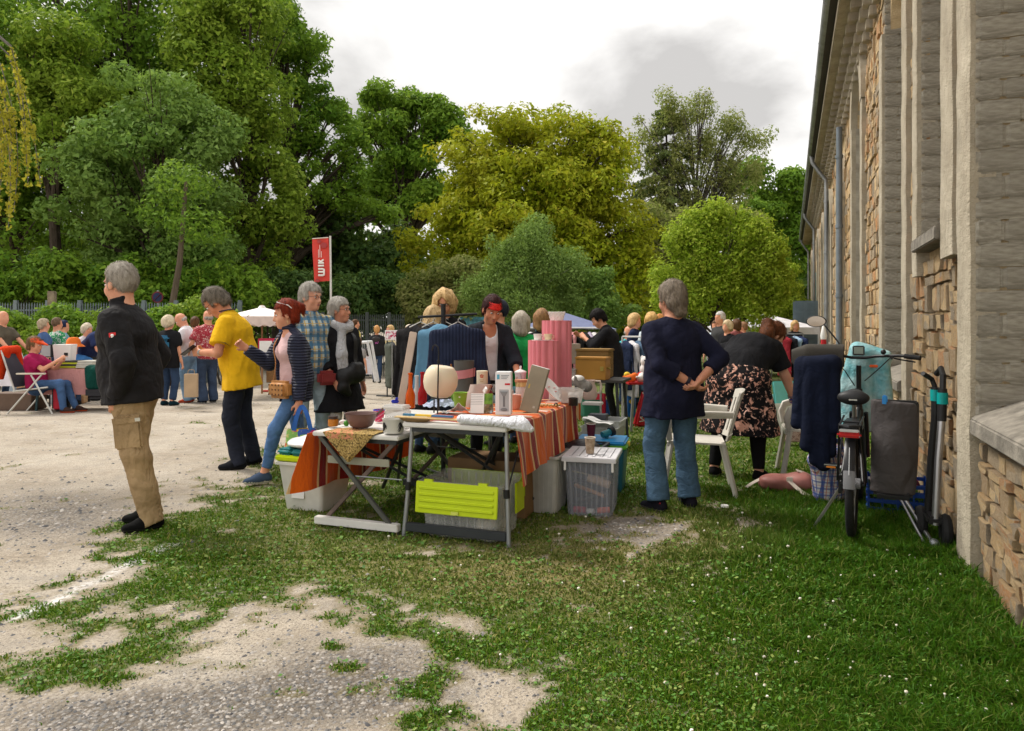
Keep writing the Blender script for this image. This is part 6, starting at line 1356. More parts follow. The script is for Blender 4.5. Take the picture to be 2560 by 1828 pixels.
 MB().lathe([(.10, 0), (.105, .004), (.125, .014), (.127, .016), (.12, .012), (.10, .006), (.001, .004)], 34, (-.01, 0, .10), M, sx=1, sy=.72).build('plate_body', mat((.76, .73, .71), .2, var=.03), R)
 for a, b in ((.03, .02), (-.03, -.02), (0, .04)): MB().ball(Vector((-.01, 0, .10))+M @ Vector((a, b, .009)), (.012, .008, .003), 8, 5).build('red_motif', mat((.6, .12, .10), .4), R)
 for y in (-.04, .04): MB().tube([(.05, y, 0), (.075, y, .10), (.06, y, .11)], .004, 6).build('stand_leg', mat((.6, .56, .52), .4), R); MB().tube([(-.05, y, .004), (.05, y, .004)], .004, 6).build('stand_foot', mat((.6, .56, .52), .4), R)
 one(MB().box((0, 0, .055), (.07, .012, .11)), 'photo_frame', WHITE, 'small white picture frame under the slanted plate', 'frame', T1(1378, 1006)+Vector((.02, .06, 0)), .1, bevel=.003)
 R = thing('bead_string', 'string of tan wooden beads lying on the orange cloth', 'beads', T1(1370, 1020))
 for k in range(16):
  a = k*.42; MB().ball((.055*math.cos(a)+.004*k-.03, .03*math.sin(a), .009), .0095, 8, 6).build('bead', mat((.50, .33, .13), .6), R)
 MB().ball((.06, -.01, .014), .016, 10, 7).build('dark_bead', mat((.07, .03, .015), .5), R)
 # clear tub with plush and black cup, jug
 R = thing('clear_tub', 'cloudy clear tub with tan and white things inside', 'tub', T1(1428, 1010), -.1); tub(.21, .16, .115, .78, .003, .006).build('tub_body', glass((.74, .71, .68), .42), R)
 for i, (dx, c) in enumerate(((-.05, (.28, .13, .05)), (.0, (.62, .58, .55)), (.05, (.50, .47, .45)))): MB().ball((dx, -.01, .05), (.035, .035, .035), 10, 7).build('contents', mat(c, .9), R)
 S = Sdf(); S.ell((0, 0, .03), (.05, .045, .04), None, .02); S.ell((.05, -.01, .0), (.045, .04, .045), None, .02); S.ell((-.03, 0, .05), (.03, .035, .03), None, .02); S.cone((-.05, .02, .06), (-.065, .025, .085), .014, .006); S.cone((-.04, -.03, .065), (-.05, -.04, .09), .014, .006)
 R = thing('plush_animal', 'grey and white plush animal lying over the clear tub', 'toy', T1(1452, 1010)+Vector((-.0, .02, .125))); S.build('plush_body', mat((.20, .185, .165), .95, var=.4, scale=20, bump=.9, bs=150), R, .008, noise=.003, nf=120)
 MB().ball((-.02, .0, .062), (.052, .046, .03), 12, 8).build('white_mane', mat((.74, .72, .68), .98, bump=.9, bs=150), R)
 one(MB().lathe([(.033, 0), (.036, .004), (.037, .06), (.034, .06), (.031, .006), (.001, .005)], 24), 'black_cup', mat((.025, .018, .015), .3), 'short black cup on the orange cloth in front of the clear tub', 'cup', T1(1433, 1018))
 R = thing('beige_jug', 'beige ceramic jug with a loop handle at the end of the table', 'jug', T1(1470, 1004)+Vector((.02, .06, 0))); MB().lathe([(.05, 0), (.065, .03), (.06, .09), (.042, .13), (.046, .16), (.042, .16), (.036, .13), (.001, .12)], 22).build('jug_body', mat((.55, .42, .36), .5), R); MB().tube([(.042, 0, .15), (.085, 0, .15), (.10, 0, .10), (.085, 0, .055), (.06, 0, .05)], .009, 8).build('handle', mat((.55, .45, .38), .5), R)
 # rolled towel on the front edge
 S = Sdf(); a, b = SP(1.10, .03, TZ1+.038), SP(1.52, .0, TZ1+.03); S.cone(a, b, .036, .040, (0, 0, 1), .85, .02); S.cone(b-Vector((.06, 0, 0)), b+Vector((.045, -.02, -.03)), .038, .022, k=.03); S.cone(b+Vector((-.06, .02, .02)), b+Vector((-.01, .02, .03)), .025, .02, k=.02)
 o = S.build('rolled_towel', cloth((.72, .73, .78), .05, .6, fs=26), None, .007, noise=.004, nf=40); tag(o, 'white rolled towel lying along the front table edge', 'towel')
 # wooden rulers, book, woven tray
 one(MB().bar(SP(.62, .04, TZ1+.03), SP(1.10, .06, TZ1+.026), .045, .008), 'wooden_ruler', mat((.60, .43, .20), .55, var=.15, scale=20), 'thin pale wooden slat lying along the table front', 'slat', bevel=.001)
 R = thing('colour_ruler', 'blue and yellow striped cardboard strip lying on the wooden slat', 'ruler', SP(.66, .075, TZ1+.036), EA-.02)
 for x0, x1, c in ((0, .09, (.03, .16, .30)), (.09, .21, (.65, .45, .05)), (.21, .36, (.04, .14, .30))): MB().box(((x0+x1)/2, 0, .006), (x1-x0-.001, .03, .012)).build('colour_field', mat(c, .4), R, bevel=.001)
 R = thing('woven_tray', 'flat oval wicker tray tucked under the wooden slat', 'tray', SP(.76, .05, TZ1+.002), EA); MB().lathe([(.03, 0), (.09, .004), (.118, .02), (.12, .024), (.11, .018), (.03, .006)], 30, sx=1, sy=.5).build('tray_body', m_weave((.30, .18, .08), (.52, .38, .2), 90), R)
 def cr(u, v): return (-.14+.28*u, -.07+.14*v, .012+.05*max(0, math.sin(u*PI)*math.sin(v*PI))*(1+.5*math.sin(u*19)*math.sin(v*13))+.006*math.sin(u*31+v*9))
 one(MB().surf(cr, 26, 20, .002), 'blue_cloth', cloth((.42, .48, .62), .08, .5, fs=30), 'crumpled pale blue cloth under the globe lamp', 'cloth', T1(1105, 1022), .2)
 def cw(u, v): return (-.10+.2*u, -.05+.1*v, .006+.07*max(0, 1-abs(u-.6)*2.6)*(1-v)+.004*math.sin(u*25))
 one(MB().surf(cw, 22, 12, .002), 'white_paper', WHITE, 'white folded paper peak beside the green cup', 'paper', T1(1140, 1036), .1)
 # pink pleated columns
 def pleat(h, r):
  def f(u, v): a = 2*PI*u; k = r*(1+.10*abs(math.cos(a*7))-.06); q = .8; return (k*math.copysign(abs(math.cos(a))**q, math.cos(a)), k*math.copysign(abs(math.sin(a))**q, math.sin(a)), h*v)
  return MB().surf(f, 221, 2, .003)
 PK = mat((.66, .20, .23), .5, var=.05)
 for lab, px, py, h, r, dy in (('tall pink pleated column carrying the crystal bowl', 1386, 1000, .66, .122, .28), ('shorter pink pleated column carrying small cups', 1348, 1000, .49, .122, .06)):
  R = thing('pleated_column', lab, 'column', T1(px, py)+Vector((.04, dy+.05, -.004)), .3); pleat(h, r).build('pleated_side', PK, R); MB().lathe([(r*1.02, h-.003), (.001, h-.002)], 40).build('top', mat((.64, .26, .28), .5), R)
  if h > .6:
   q = thing('crystal_bowl', 'cut crystal bowl on the tall pink column', 'bowl', Vector(R.location)+Vector((0, 0, h)))
   def cb(u, v): a = 2*PI*u; k = (.055+.022*v)*(1+.05*math.cos(a*14)*math.cos(v*9)); return (k*math.cos(a), k*math.sin(a), .075*v+.004*math.cos(a*14)*v)
   MB().surf(cb, 85, 10, .006).build('bowl_glass', glass((.80, .77, .72), .62), q)
  else:
   for i, (dx, dy2, lab2, c) in enumerate(((-.05, -.02, 'white cup on the shorter pink column', (.75, .72, .68)), (.04, -.02, 'cream espresso cup with gold band on the shorter pink column', (.70, .58, .38)))):
    q = thing('small_cup', lab2, 'cup', Vector(R.location)+Vector((dx, dy2, h))); MB().lathe([(.018, 0), (.03, .01), (.036, .055), (.033, .055), (.026, .012), (.001, .01)], 20).build('cup_body', mat(c, .3), q); MB().lathe([(.05, 0), (.052, .004), (.001, .002)], 20).build('saucer', WHITE, q); MB().tube([(.033, 0, .045), (.05, 0, .04), (.046, 0, .02), (.028, 0, .018)], .003, 6).build('handle', mat(c, .3), q)
 # ---------------- under the tables
 LIME = mat((.50, .62, .005), .35, var=.05); CLR = glass((.66, .66, .62), .24, .25); CLR2 = glass((.50, .52, .54), .40, .2)
 R = thing('lime_lid_box', 'big clear storage box with a lime green hinged lid hanging open', 'box', SP(1.06, .28), EA); tub(.56, .42, .36, .90, .004, .014, 9).build('box_body', CLR, R)
 L = MB().box((0, 0, 0), (.57, .012, .20))
 for k in range(4): L.tube([(-.26, -.006, .06-.04*k), (.26, -.006, .06-.04*k)], .012, 8)
 lo = L.build('lid_flap', LIME, R, bevel=.004); lo.location = (-.01, -.235, .26); lo.rotation_euler = (-.10, 0, 0)
 MB().box((0, -.012, -.085), (.05, .012, .02)).build('latch', mat((.55, .60, .10), .4), lo)
 for dx in (-.2, .18): MB().box((dx, .01, .105), (.06, .02, .02)).build('hinge', LIME, lo)
 lo = MB().box((0, 0, 0), (.55, .010, .16)).build('lid_flap', mat((.40, .50, .02), .4), R, bevel=.004); lo.location = (.02, .235, .28)
 lo = MB().box((0, 0, 0), (.012, .16, .20)).build('side_flap', LIME, R, bevel=.004); lo.location = (.31, .08, .24)
 S = Sdf(); r_ = random.Random(3)
 for k in range(10): S.ell((r_.uniform(-.19, .19), r_.uniform(-.13, .10), r_.uniform(.06, .29)), (r_.uniform(.05, .1), r_.uniform(.05, .09), r_.uniform(.03, .07)), None, .015)
 S.build('crumpled_linen', cloth((.52, .46, .36), .15, .7, fs=18), R, .013, noise=.012, nf=26)
 q = thing('cardboard_box', 'brown cardboard box behind the lime lidded storage box', 'box', SP(1.0, .85), EA); MB().box((0, 0, .2), (.6, .35, .40)).build('carton', mat((.22, .13, .06), .8, bump=.2), q, bevel=.003)
 q = thing('wicker_basket', 'brown wicker basket with raffia standing under the table', 'basket', SP(1.12, 1.22), EA); MB().lathe([(.12, 0), (.17, .25), (.165, .25), (.115, .01)], 26).build('basket_body', m_weave((.14, .08, .04), (.35, .23, .11), 70), q); S = Sdf()
 for k in range(9): S.ell((r_.uniform(-.12, .12), r_.uniform(-.12, .12), r_.uniform(.25, .36)), (.06, .06, .05), None, .02)
 S.build('raffia', mat((.30, .20, .10), .9, var=.5, scale=40, bump=1, bs=80), q, .014, noise=.014, nf=60)
 def grey_tub(label, u, v, w_, d, h, m, rot=0): R = thing('plastic_tub', label, 'tub', SP(u, v), EA+rot); tub(w_, d, h, .82, .004, .016, 7).build('tub_body', m, R); return R
 grey_tub('tall light grey ribbed tub below the falling striped cloth', 1.34, 1.02, .30, .36, .42, mat((.42, .41, .38), .5))
 R = grey_tub('dark tub full of black bags behind the grey ribbed one', 1.52, 1.45, .34, .36, .42, mat((.035, .04, .05), .5)); MB().ball((0, 0, .38), (.15, .17, .08), 14, 8).build('black_bag', mat((.02, .02, .025), .35, bump=.8, bs=30), R)
 # clear box with white lid
 p = G(1478, 1292); R = thing('clear_storage_box', 'clear storage box with ribbed white lid, brushes and tools inside', 'box', p+Vector((.035, .20, 0)), EA+.10); tub(.35, .44, .40, .90, .004, .01, 8).build('box_body', glass((.50, .52, .58), .20, .2), R)
 lo = lidmb(.39, .48, .035, 6).build('lid', glass((.74, .73, .76), .93, .3), R, bevel=.006); lo.location = (0, 0, .392)
 for sx in (-.17, .17): MB().box((sx, -.235, .365), (.016, .012, .07)).build('lid_clip', WHITE, R, bevel=.003)
 for a, b, rr, c in (((-.10, -.12, .09), (.13, -.13, .16), .02, (.03, .03, .035)), ((-.12, -.10, .20), (.10, -.15, .14), .014, (.42, .20, .08)), ((-.02, -.12, .26), (.14, -.14, .22), .028, (.50, .36, .26)), ((-.14, -.1, .30), (.12, -.12, .26), .005, (.35, .30, .18)), ((-.12, -.14, .03), (-.03, -.15, .03), .025, (.45, .05, .07)), ((.05, -.14, .03), (.14, -.13, .04), .022, (.55, .10, .05)), ((-.02, -.15, .025), (.03, -.16, .03), .018, (.7, .7, .7))): MB().tube([a, b], rr, 10).build('tool_inside', mat(c, .6), R)
 MB().box((0, .08, .12), (.30, .24, .22)).build('dark_contents', mat((.03, .032, .04), .7), R, bevel=.03)
 def papercup(label, loc, c, h=.115): R = thing('paper_cup', label, 'cup', loc); MB().lathe([(.028, 0), (.0395, h), (.037, h), (.026, .004), (.001, .004)], 22).build('cup_body', c, R); MB().tube([(.0395*math.cos(a), .0395*math.sin(a), h) for a in [k*PI/9 for k in range(19)]], .0035, 6).build('rim', mat((.70, .62, .52), .5), R); return R
 t = NT('printed_cup'); t.col(t.ramp(t.noise(30, 4), [(.4, (.28, .20, .13)), (.6, (.42, .33, .24))])); papercup('brown printed paper cup on the white box lid', Vector(R.location)+Vector((-.03, -.08, .433)), t.m)
 p = G(1500, 1245)+Vector((.06, .35, 0)); R = thing('cool_box', 'teal box with green rim and bright blue lid behind the clear storage box', 'box', p, EA+.1); tub(.40, .38, .36, .9, .005, .012, 0).build('box_body', mat((.02, .13, .18), .45), R); lo = MB().box((0, 0, .375), (.45, .42, .03)).build('rim_band', mat((.10, .36, .02), .4), R, bevel=.008); lo = MB().box((0, 0, .405), (.42, .38, .032)).build('lid', mat((.03, .28, .60), .35), R, bevel=.014); MB().box((.225, -.02, .385), (.02, .05, .04)).build('handle', mat((.7, .5, .05), .4), R, bevel=.005)
 papercup('dark red paper cup on the blue lid', p+Vector((-.09, .02, .422)), mat((.13, .015, .03), .5))
 R = thing('hair_dryer', 'teal and black hand tool lying on the blue lid', 'tool', p+Vector((.04, -.02, .422)), .5); MB().tube([(-.05, 0, .03), (.03, 0, .05)], .028, 12).build('barrel', mat((.02, .17, .20), .4), R); MB().tube([(.03, 0, .05), (.06, .0, .06)], [.04, .044], 12).build('nozzle', BLACK, R); MB().tube([(0, 0, .03), (-.01, 0, .0)], .018, 8).build('handle', mat((.02, .15, .18), .4), R)
 p = G(1505, 1135); R = thing('clear_crates', 'nested clear plastic crates standing in the grass behind the table end', 'crate', p+Vector((.0, .2, 0)), EA);
 for k in range(3): q = tub(.40-.0*k, .36, .20+.04*k, .9, .004, .012, 5).build('crate', glass((.55, .56, .55), .5, .3), R); q.location = (.02*k, .05*k, .03*k)
 one(MB().box((0, 0, .05), (.20, .14, .10)), 'dark_carton', mat((.06, .065, .075), .6), 'dark grey carton lying on the clear crates', 'box', Vector(R.location)+Vector((0, .12, .285)), EA, bevel=.004)
 def pg(u, v): return (-.16+.32*u, -.08+.16*v, .01+.05*(1-u)*(1+.3*math.sin(v*7))+.01*math.sin(u*9))
 one(MB().surf(pg, 14, 8, .003), 'folded_magazine', mat((.66, .66, .65), .4), 'bent white magazine lying over the clear crates', 'magazine', Vector(R.location)+Vector((-.02, -.08, .30)), -.5)
 # white tub left of the table
 R = thing('white_tub', 'large white plastic tub with a taped paper slip left of the table', 'tub', SP(-.31, .49), EA-.02); tub(.40, .40, .36, .80, .005, .02, 0).build('tub_body', mat((.60, .59, .54), .5), R); q = MB().box((0, 0, 0), (.11, .002, .07)).build('paper_slip', WHITE, R); q.location = (-.03, -.182, .13); q.rotation_euler = (-.10, 0, 0)
 lo = MB().box((0, 0, 0), (.43, .42, .04)).build('lime_lid', LIME, R, bevel=.01); lo.location = (-.005, 0, .385)
 loc = Vector(R.location); q = thing('teal_cushion', 'teal quilted seat pad lying on the lime lid', 'cushion', loc+Vector((-.02, 0, .405)), EA-.1)
 for k in range(3): MB().box((-.13+.13*k, 0, .022), (.135, .38, .045)).build('pad', mat((.01, .16, .17), .5), q, bevel=.018, seg=3)
 q = thing('plastic_bag', 'white plastic bag of folded goods on top of the white tub', 'bag', loc+Vector((-.02, 0, .452)), EA); S = Sdf(); S.ell((0, 0, .03), (.20, .19, .045), None, .02); S.ell((.04, .02, .05), (.14, .14, .04), None, .03); S.build('bag_body', mat((.72, .72, .70), .3, bump=.4, bs=20), q, .013, noise=.01, nf=24)
mk_stall()
# ------------------------------------------------------------------ chairs, bicycle, scooter and bags by the wall
def plastic_chair(label, loc, face):
 R = thing('plastic_chair', label, 'chair', loc, math.radians(face), 'white plastic garden chairs'); W = mat((.56, .53, .47), .45, var=.06)
 MB().surf(lambda u, v: (-.22+.44*u, -.22+.44*v, .43-.02*math.sin(u*PI)*math.sin(v*PI)+.012*u), 12, 12, .014).build('seat', W, R)
 MB().box((.22, 0, .415), (.03, .42, .05)).build('front_rail', W, R, bevel=.01)
 for a in (-1, 1):
  MB().bar((.20, a*.20, .43), (.27, a*.255, 0), .05, .028).build('leg', W, R, bevel=.006); MB().bar((-.20, a*.19, .44), (-.30, a*.235, 0), .05, .028).build('leg', W, R, bevel=.006)
  MB().tube([(-.27, a*.22, .66), (-.10, a*.265, .665), (.10, a*.27, .655), (.20, a*.265, .62), (.23, a*.25, .55), (.215, a*.22, .45)], [.02, .022, .024, .024, .022, .018], 8, sq=1.4).build('armrest', W, R)
 def bk(u, v): a = (u-.5)*1.25; r = .235; return (-.22-.10*v-.05+.10*(1-math.cos(a*1.6)), r*1.05*math.sin(a)*1.25, .47+.34*v+.03*math.cos(a*2)*v)
 n = 7
 for k in range(n):
  u = (k+.5)/n; MB().surf(lambda p, q, u=u: bk(u+(p-.5)*.085, q), 4, 8, .008).build('back_slat', W, R)
 MB().surf(lambda u, v: bk(u, .84+.2*v), 16, 5, .014).build('top_rail', W, R); MB().surf(lambda u, v: bk(u, -.06+.12*v), 16, 3, .014).build('bottom_rail', W, R)
 return R
def mk_bike():
 A = math.radians(62); R = thing('bicycle', 'black electric city bicycle seen from behind, parked by the stone wall', 'bicycle', (2.21, 4.68, 0), A)
 BK = mat((.012, .012, .014), .35, var=.2); RUB = mat((.014, .014, .015), .85, bump=.4, bs=80); AL = mat((.45, .45, .46), .3, .9); GREY = mat((.16, .16, .17), .45)
 r = .345
 for nm, x in (('rear_wheel', 0), ('front_wheel', 1.10)):
  w_ = bpy.data.objects.new(nm, None); COL.objects.link(w_); w_.parent = R; w_.location = (x, 0, r)
  def tor(u, v, R_=r-.026, q=.027): a, b = 2*PI*u, 2*PI*v; return ((R_+q*math.cos(b))*math.cos(a), q*math.sin(b)*.95, (R_+q*math.cos(b))*math.sin(a))
  MB().surf(tor, 49, 13).build('tyre', RUB, w_); MB().surf(lambda u, v: tor(u, v, r-.058, .013), 49, 9).build('rim', GREY, w_)
  sp = MB()
  for k in range(28):
   a = 2*PI*k/28; b = a+(.35 if k % 2 else -.35); sd = .025 if k % 4 < 2 else -.025; sp.tube([(.03*math.cos(b), sd, .03*math.sin(b)), ((r-.06)*math.cos(a), 0, (r-.06)*math.sin(a))], .0012, 4, False)
  sp.build('spokes', AL, w_)['kind'] = 'stuff'
  MB().tube([(0, -.05, 0), (0, .05, 0)], .022 if nm == 'front_wheel' else .035, 12).build('hub', GREY, w_)
 def fen(u, v, x, a0, a1): a = a0+(a1-a0)*u; b = (v-.5)*2.2; q = r+.022-.012*(1-math.cos(b)); return (x+q*math.cos(a), .034*math.sin(b), r+q*math.sin(a))
 MB().surf(lambda u, v: fen(u, v, 0, .35, 3.02), 26, 7, .003).build('rear_mudguard', BK, R); MB().surf(lambda u, v: fen(u, v, 1.10, .9, 2.9), 20, 7, .003).build('front_mudguard', BK, R)
 MB().surf(lambda u, v: fen(u, v, 0, 2.75, 3.05), 6, 7, .006).build('mud_flap', GREY, R)
 MB().bar((-.35, 0, .46), (-.30, 0, .62), .004, .022).build('reflector_strip', mat((.55, .55, .55), .3, .5), R)
 # frame
 fr = MB(); bb = (.45, 0, .30); st = (.30, 0, .74); hd = (.98, 0, .72); hd2 = (1.0, 0, .88)
 fr.tube([bb, st], .02, 10).tube([hd, (.70, 0, .42), bb], .033, 10).tube([hd, hd2], .026, 10).tube([(.36, 0, .56), hd], .02, 10)
 for s in (-1, 1): fr.tube([(0, s*.065, r), (.42, s*.045, .31)], .012, 8).tube([(0, s*.065, r), (.30, s*.03, .66)], .010, 8).tube([(.985, s*.05, .70), (1.10, s*.06, r)], .016, 8)
 fr.build('frame', BK, R)
 MB().tube([(.47, -.07, .30), (.47, .07, .30)], .065, 14).build('motor', BK, R)
 MB().surf(lambda u, v: (.0+.45*u, .062, .30+.06*(v-.5)*2*(1-.2*u)+.03*(1-u)), 8, 4, .02).build('chain_guard', BK, R)
 for s, a in ((1, 2.6), (-1, -.55)):
  e = Vector((.47+.17*math.cos(a), s*.09, .30+.17*math.sin(a))); MB().bar((.47, s*.085, .30), e, .014, .022).build('crank', AL, R, bevel=.002)
  p = thing('pedal', None, None); p.parent = R; p.location = e+Vector((0, s*.055, 0)); MB().box((0, 0, 0), (.09, .09, .022)).build('pedal_body', BK, p, bevel=.005); MB().box((-.047, 0, 0), (.004, .06, .012)).build('pedal_reflector', mat((.8, .25, .03), .3), p); MB().box((-.045, 0, .014), (.012, .088, .006)).build('pedal_cage', AL, p)
 # saddle
 MB().tube([st, (.28, 0, .84)], .014, 10).build('seat_post', AL, R)
 S = Sdf(); S.cone((.17, .0, .885), (.34, 0, .895), .05, .032, (0, 1, 0), 2.0, .05); S.cone((.34, 0, .893), (.44, 0, .888), .03, .022, k=.03); S.build('saddle', mat((.018, .018, .02), .5, bump=.15), R, .008)
 MB().box((.115, 0, .875), (.003, .05, .008)).build('saddle_print', mat((.5, .5, .45), .5), R)
 # carrier, battery, light
 cr = MB()
 for s in (-1, 1): cr.tube([(-.30, s*.055, .755), (.22, s*.06, .755)], .007, 8).tube([(-.22, s*.06, .755), (-.01, s*.085, .36)], .007, 8).tube([(-.30, s*.055, .70), (.15, s*.06, .70), (.02, s*.085, .36)], .006, 8)
 cr.tube([(-.30, -.055, .755), (-.33, 0, .755), (-.30, .055, .755)], .008, 8).tube([(-.1, -.058, .755), (-.1, .058, .755)], .006, 8); cr.build('carrier', BK, R)
 MB().box((-.05, 0, .725), (.42, .10, .05)).build('battery', BK, R, bevel=.012)
 MB().box((-.335, 0, .705), (.03, .135, .036)).build('tail_light', mat((.45, .008, .01), .15), R, bevel=.012); MB().box((-.335, 0, .73), (.032, .11, .016)).build('light_bracket', AL, R, bevel=.004)
 # bar
 MB().tube([hd2, (.985, 0, 1.06)], .018, 10).build('stem', BK, R)
 hb = [(.82, .40, 1.135), (.88, .28, 1.145), (.95, .12, 1.135), (.975, .05, 1.12), (.975, -.05, 1.12), (.95, -.12, 1.135), (.88, -.28, 1.145), (.82, -.40, 1.135)]
 MB().tube(hb, .0115, 10).build('handlebar', BK, R)
 for s in (-1, 1):
  MB().tube([(.86, s*.31, 1.143), (.815, s*.41, 1.133)], .018, 10).build('grip', RUB, R); MB().tube([(.90, s*.24, 1.125), (.90, s*.28, 1.115), (.87, s*.38, 1.10)], .006, 6).build('brake_lever', BK, R); MB().box((.90, s*.225, 1.13), (.04, .03, .03)).build('shifter', BK, R, bevel=.008)
 cb = MB().tube([(.9, -.22, 1.13), (.97, -.12, 1.02), (1.02, -.04, .94)], .004, 6).tube([(.9, .22, 1.13), (.99, .10, 1.02), (1.02, .03, .90)], .004, 6).build('cables', BK, R)
 MB().box((.965, .0, 1.175), (.015, .085, .075)).build('display', BK, R, bevel=.006); MB().box((.956, .0, 1.177), (.003, .064, .052)).build('screen', mat((.22, .28, .24), .2), R)
 MB().ball((.90, -.17, 1.17), .02, 10, 7).build('bell', BK, R)
 MB().tube([(.92, .10, 1.14), (.93, .14, 1.24), (.95, .24, 1.37)], .006, 8).build('mirror_arm', BK, R)
 m = MB(); M = Matrix.Rotation(-PI/2, 3, 'Y'); o = MB().lathe([(.001, .006), (.062, .006), (.066, 0), (.06, -.012), (.001, -.016)], 24, (0, 0, 0), M, sx=.7, sy=1.15).build('mirror', BK, R); o.location = (.95, .30, 1.40); o2 = MB().lathe([(.058, .0075), (.001, .008)], 24, (0, 0, 0), M, sx=.7, sy=1.15).build('mirror_glass', mat((.30, .25, .20), .12, .9, var=.02), o)
 MB().bar((.10, .07, .30), (.02, .24, .01), .012, .016).build('kickstand', AL, R)
 # things hanging from the bicycle
 RM = R.matrix_basis
 def hung(nm, S, m, label, cat, h=.012, **k): o = S.build(nm, m, None, h, **k); o.matrix_basis = RM.copy(); return tag(o, label, cat)
 S = Sdf();
 def mf(u, v):
  yy = .10+.36*u; a = (v-.5)*2; t_ = 1-.55*max(0, u-.72)/.28; c_ = max(-1, min(1, a*1.8)); dz = max(0, abs(a)-.45)/.55; L_ = .155*t_*(.75+.5*math.sin(u*2.6))
  return (.90-.10*u+.062*t_*math.sin(c_*1.4)+(.015*dz if a > 0 else -.02*dz), yy, 1.155-.03*max(0, u-.7)+.062*t_*math.cos(c_*1.4)-L_*dz)
 o = MB().surf(mf, 22, 26, .007).build('bar_muff', mat((.05, .045, .038), .8, bump=.35, bs=200), None); o.matrix_basis = RM.copy(); tag(o, 'dark brown neoprene muff covering the left handlebar grip', 'muff')
 S = Sdf()
 for i, (y0, y1, zb, rr) in enumerate(((.16, .15, .60, .03), (.22, .22, .33, .035), (.35, .41, .62, .03), (.29, .33, .47, .035), (.19, .18, .42, .03), (.25, .27, .36, .03))): S.cone((.74-.03*(i % 2), y0+.02, 1.08), (.66-.04*(i % 2), y1, zb), .05, rr+.012, (0, 1, 0), 1.2, .008, fb=False)
 S.cone((.74, .17, 1.08), (.74, .36, 1.05), .06, .06, k=.04)
 hung('hanging_jacket', S, cloth((.007, .010, .024), .25, .45, fs=6), 'dark navy jacket hanging long from the left handlebar', 'jacket', .012, noise=.012, nf=12)
 S = Sdf(); S.cone((-.02, -.25, .89), (-.02, -.235, .31), .055, .058, (0, 1, 0), 2.25, .03, True, True); S.ell((-.06, -.23, .55), (.05, .10, .2), None, .04)
 o = hung('pannier_bag', S, cloth((.065, .058, .058), .15, .45, .7, fs=6), 'tall dark grey roll pannier bag hanging on the right of the bicycle', 'bag', .012, noise=.008, nf=14)
 MB().box((-.02, -.235, .305), (.13, .22, .05)).build('bag_bottom', BLACK, o, bevel=.02); MB().box((-.02, -.255, .885), (.05, .24, .03)).build('roll_top', BLACK, o, bevel=.008); MB().box((-.06, -.19, .90), (.03, .03, .06)).build('clip', mat((.02, .20, .50), .4), o, bevel=.006)
 S = Sdf(); S.cone((1.20, .02, 1.18), (1.20, -.18, 1.12), .06, .06, k=.04); S.cone((1.20, -.02, 1.12), (1.20, .05, .55), .07, .11, (0, 1, 0), 1.4, .05, fb=True); S.cone((1.20, -.16, 1.1), (1.20, -.19, .70), .06, .05, k=.03, fb=True); S.cone((1.20, .06, 1.1), (1.18, .15, .72), .045, .045, k=.02, fb=True)
 t = NT('turquoise_film'); t.col(t.ramp(t.noise(9, 4), [(.35, (.16, .42, .46)), (.65, (.42, .62, .64))])); t.set(Roughness=.3); t.bump(t.noise(14, 4), .6, .04)
 o = hung('rain_cape', S, t.m, 'turquoise plastic rain cape hanging in front of the handlebar', 'raincoat', .013, noise=.014, nf=16)
 for y, z in ((-.10, 1.05), (-.14, .72)): MB().box((1.12, y, z), (.02, .06, .02)).build('orange_tab', mat((.75, .12, .02), .5), o, bevel=.004)
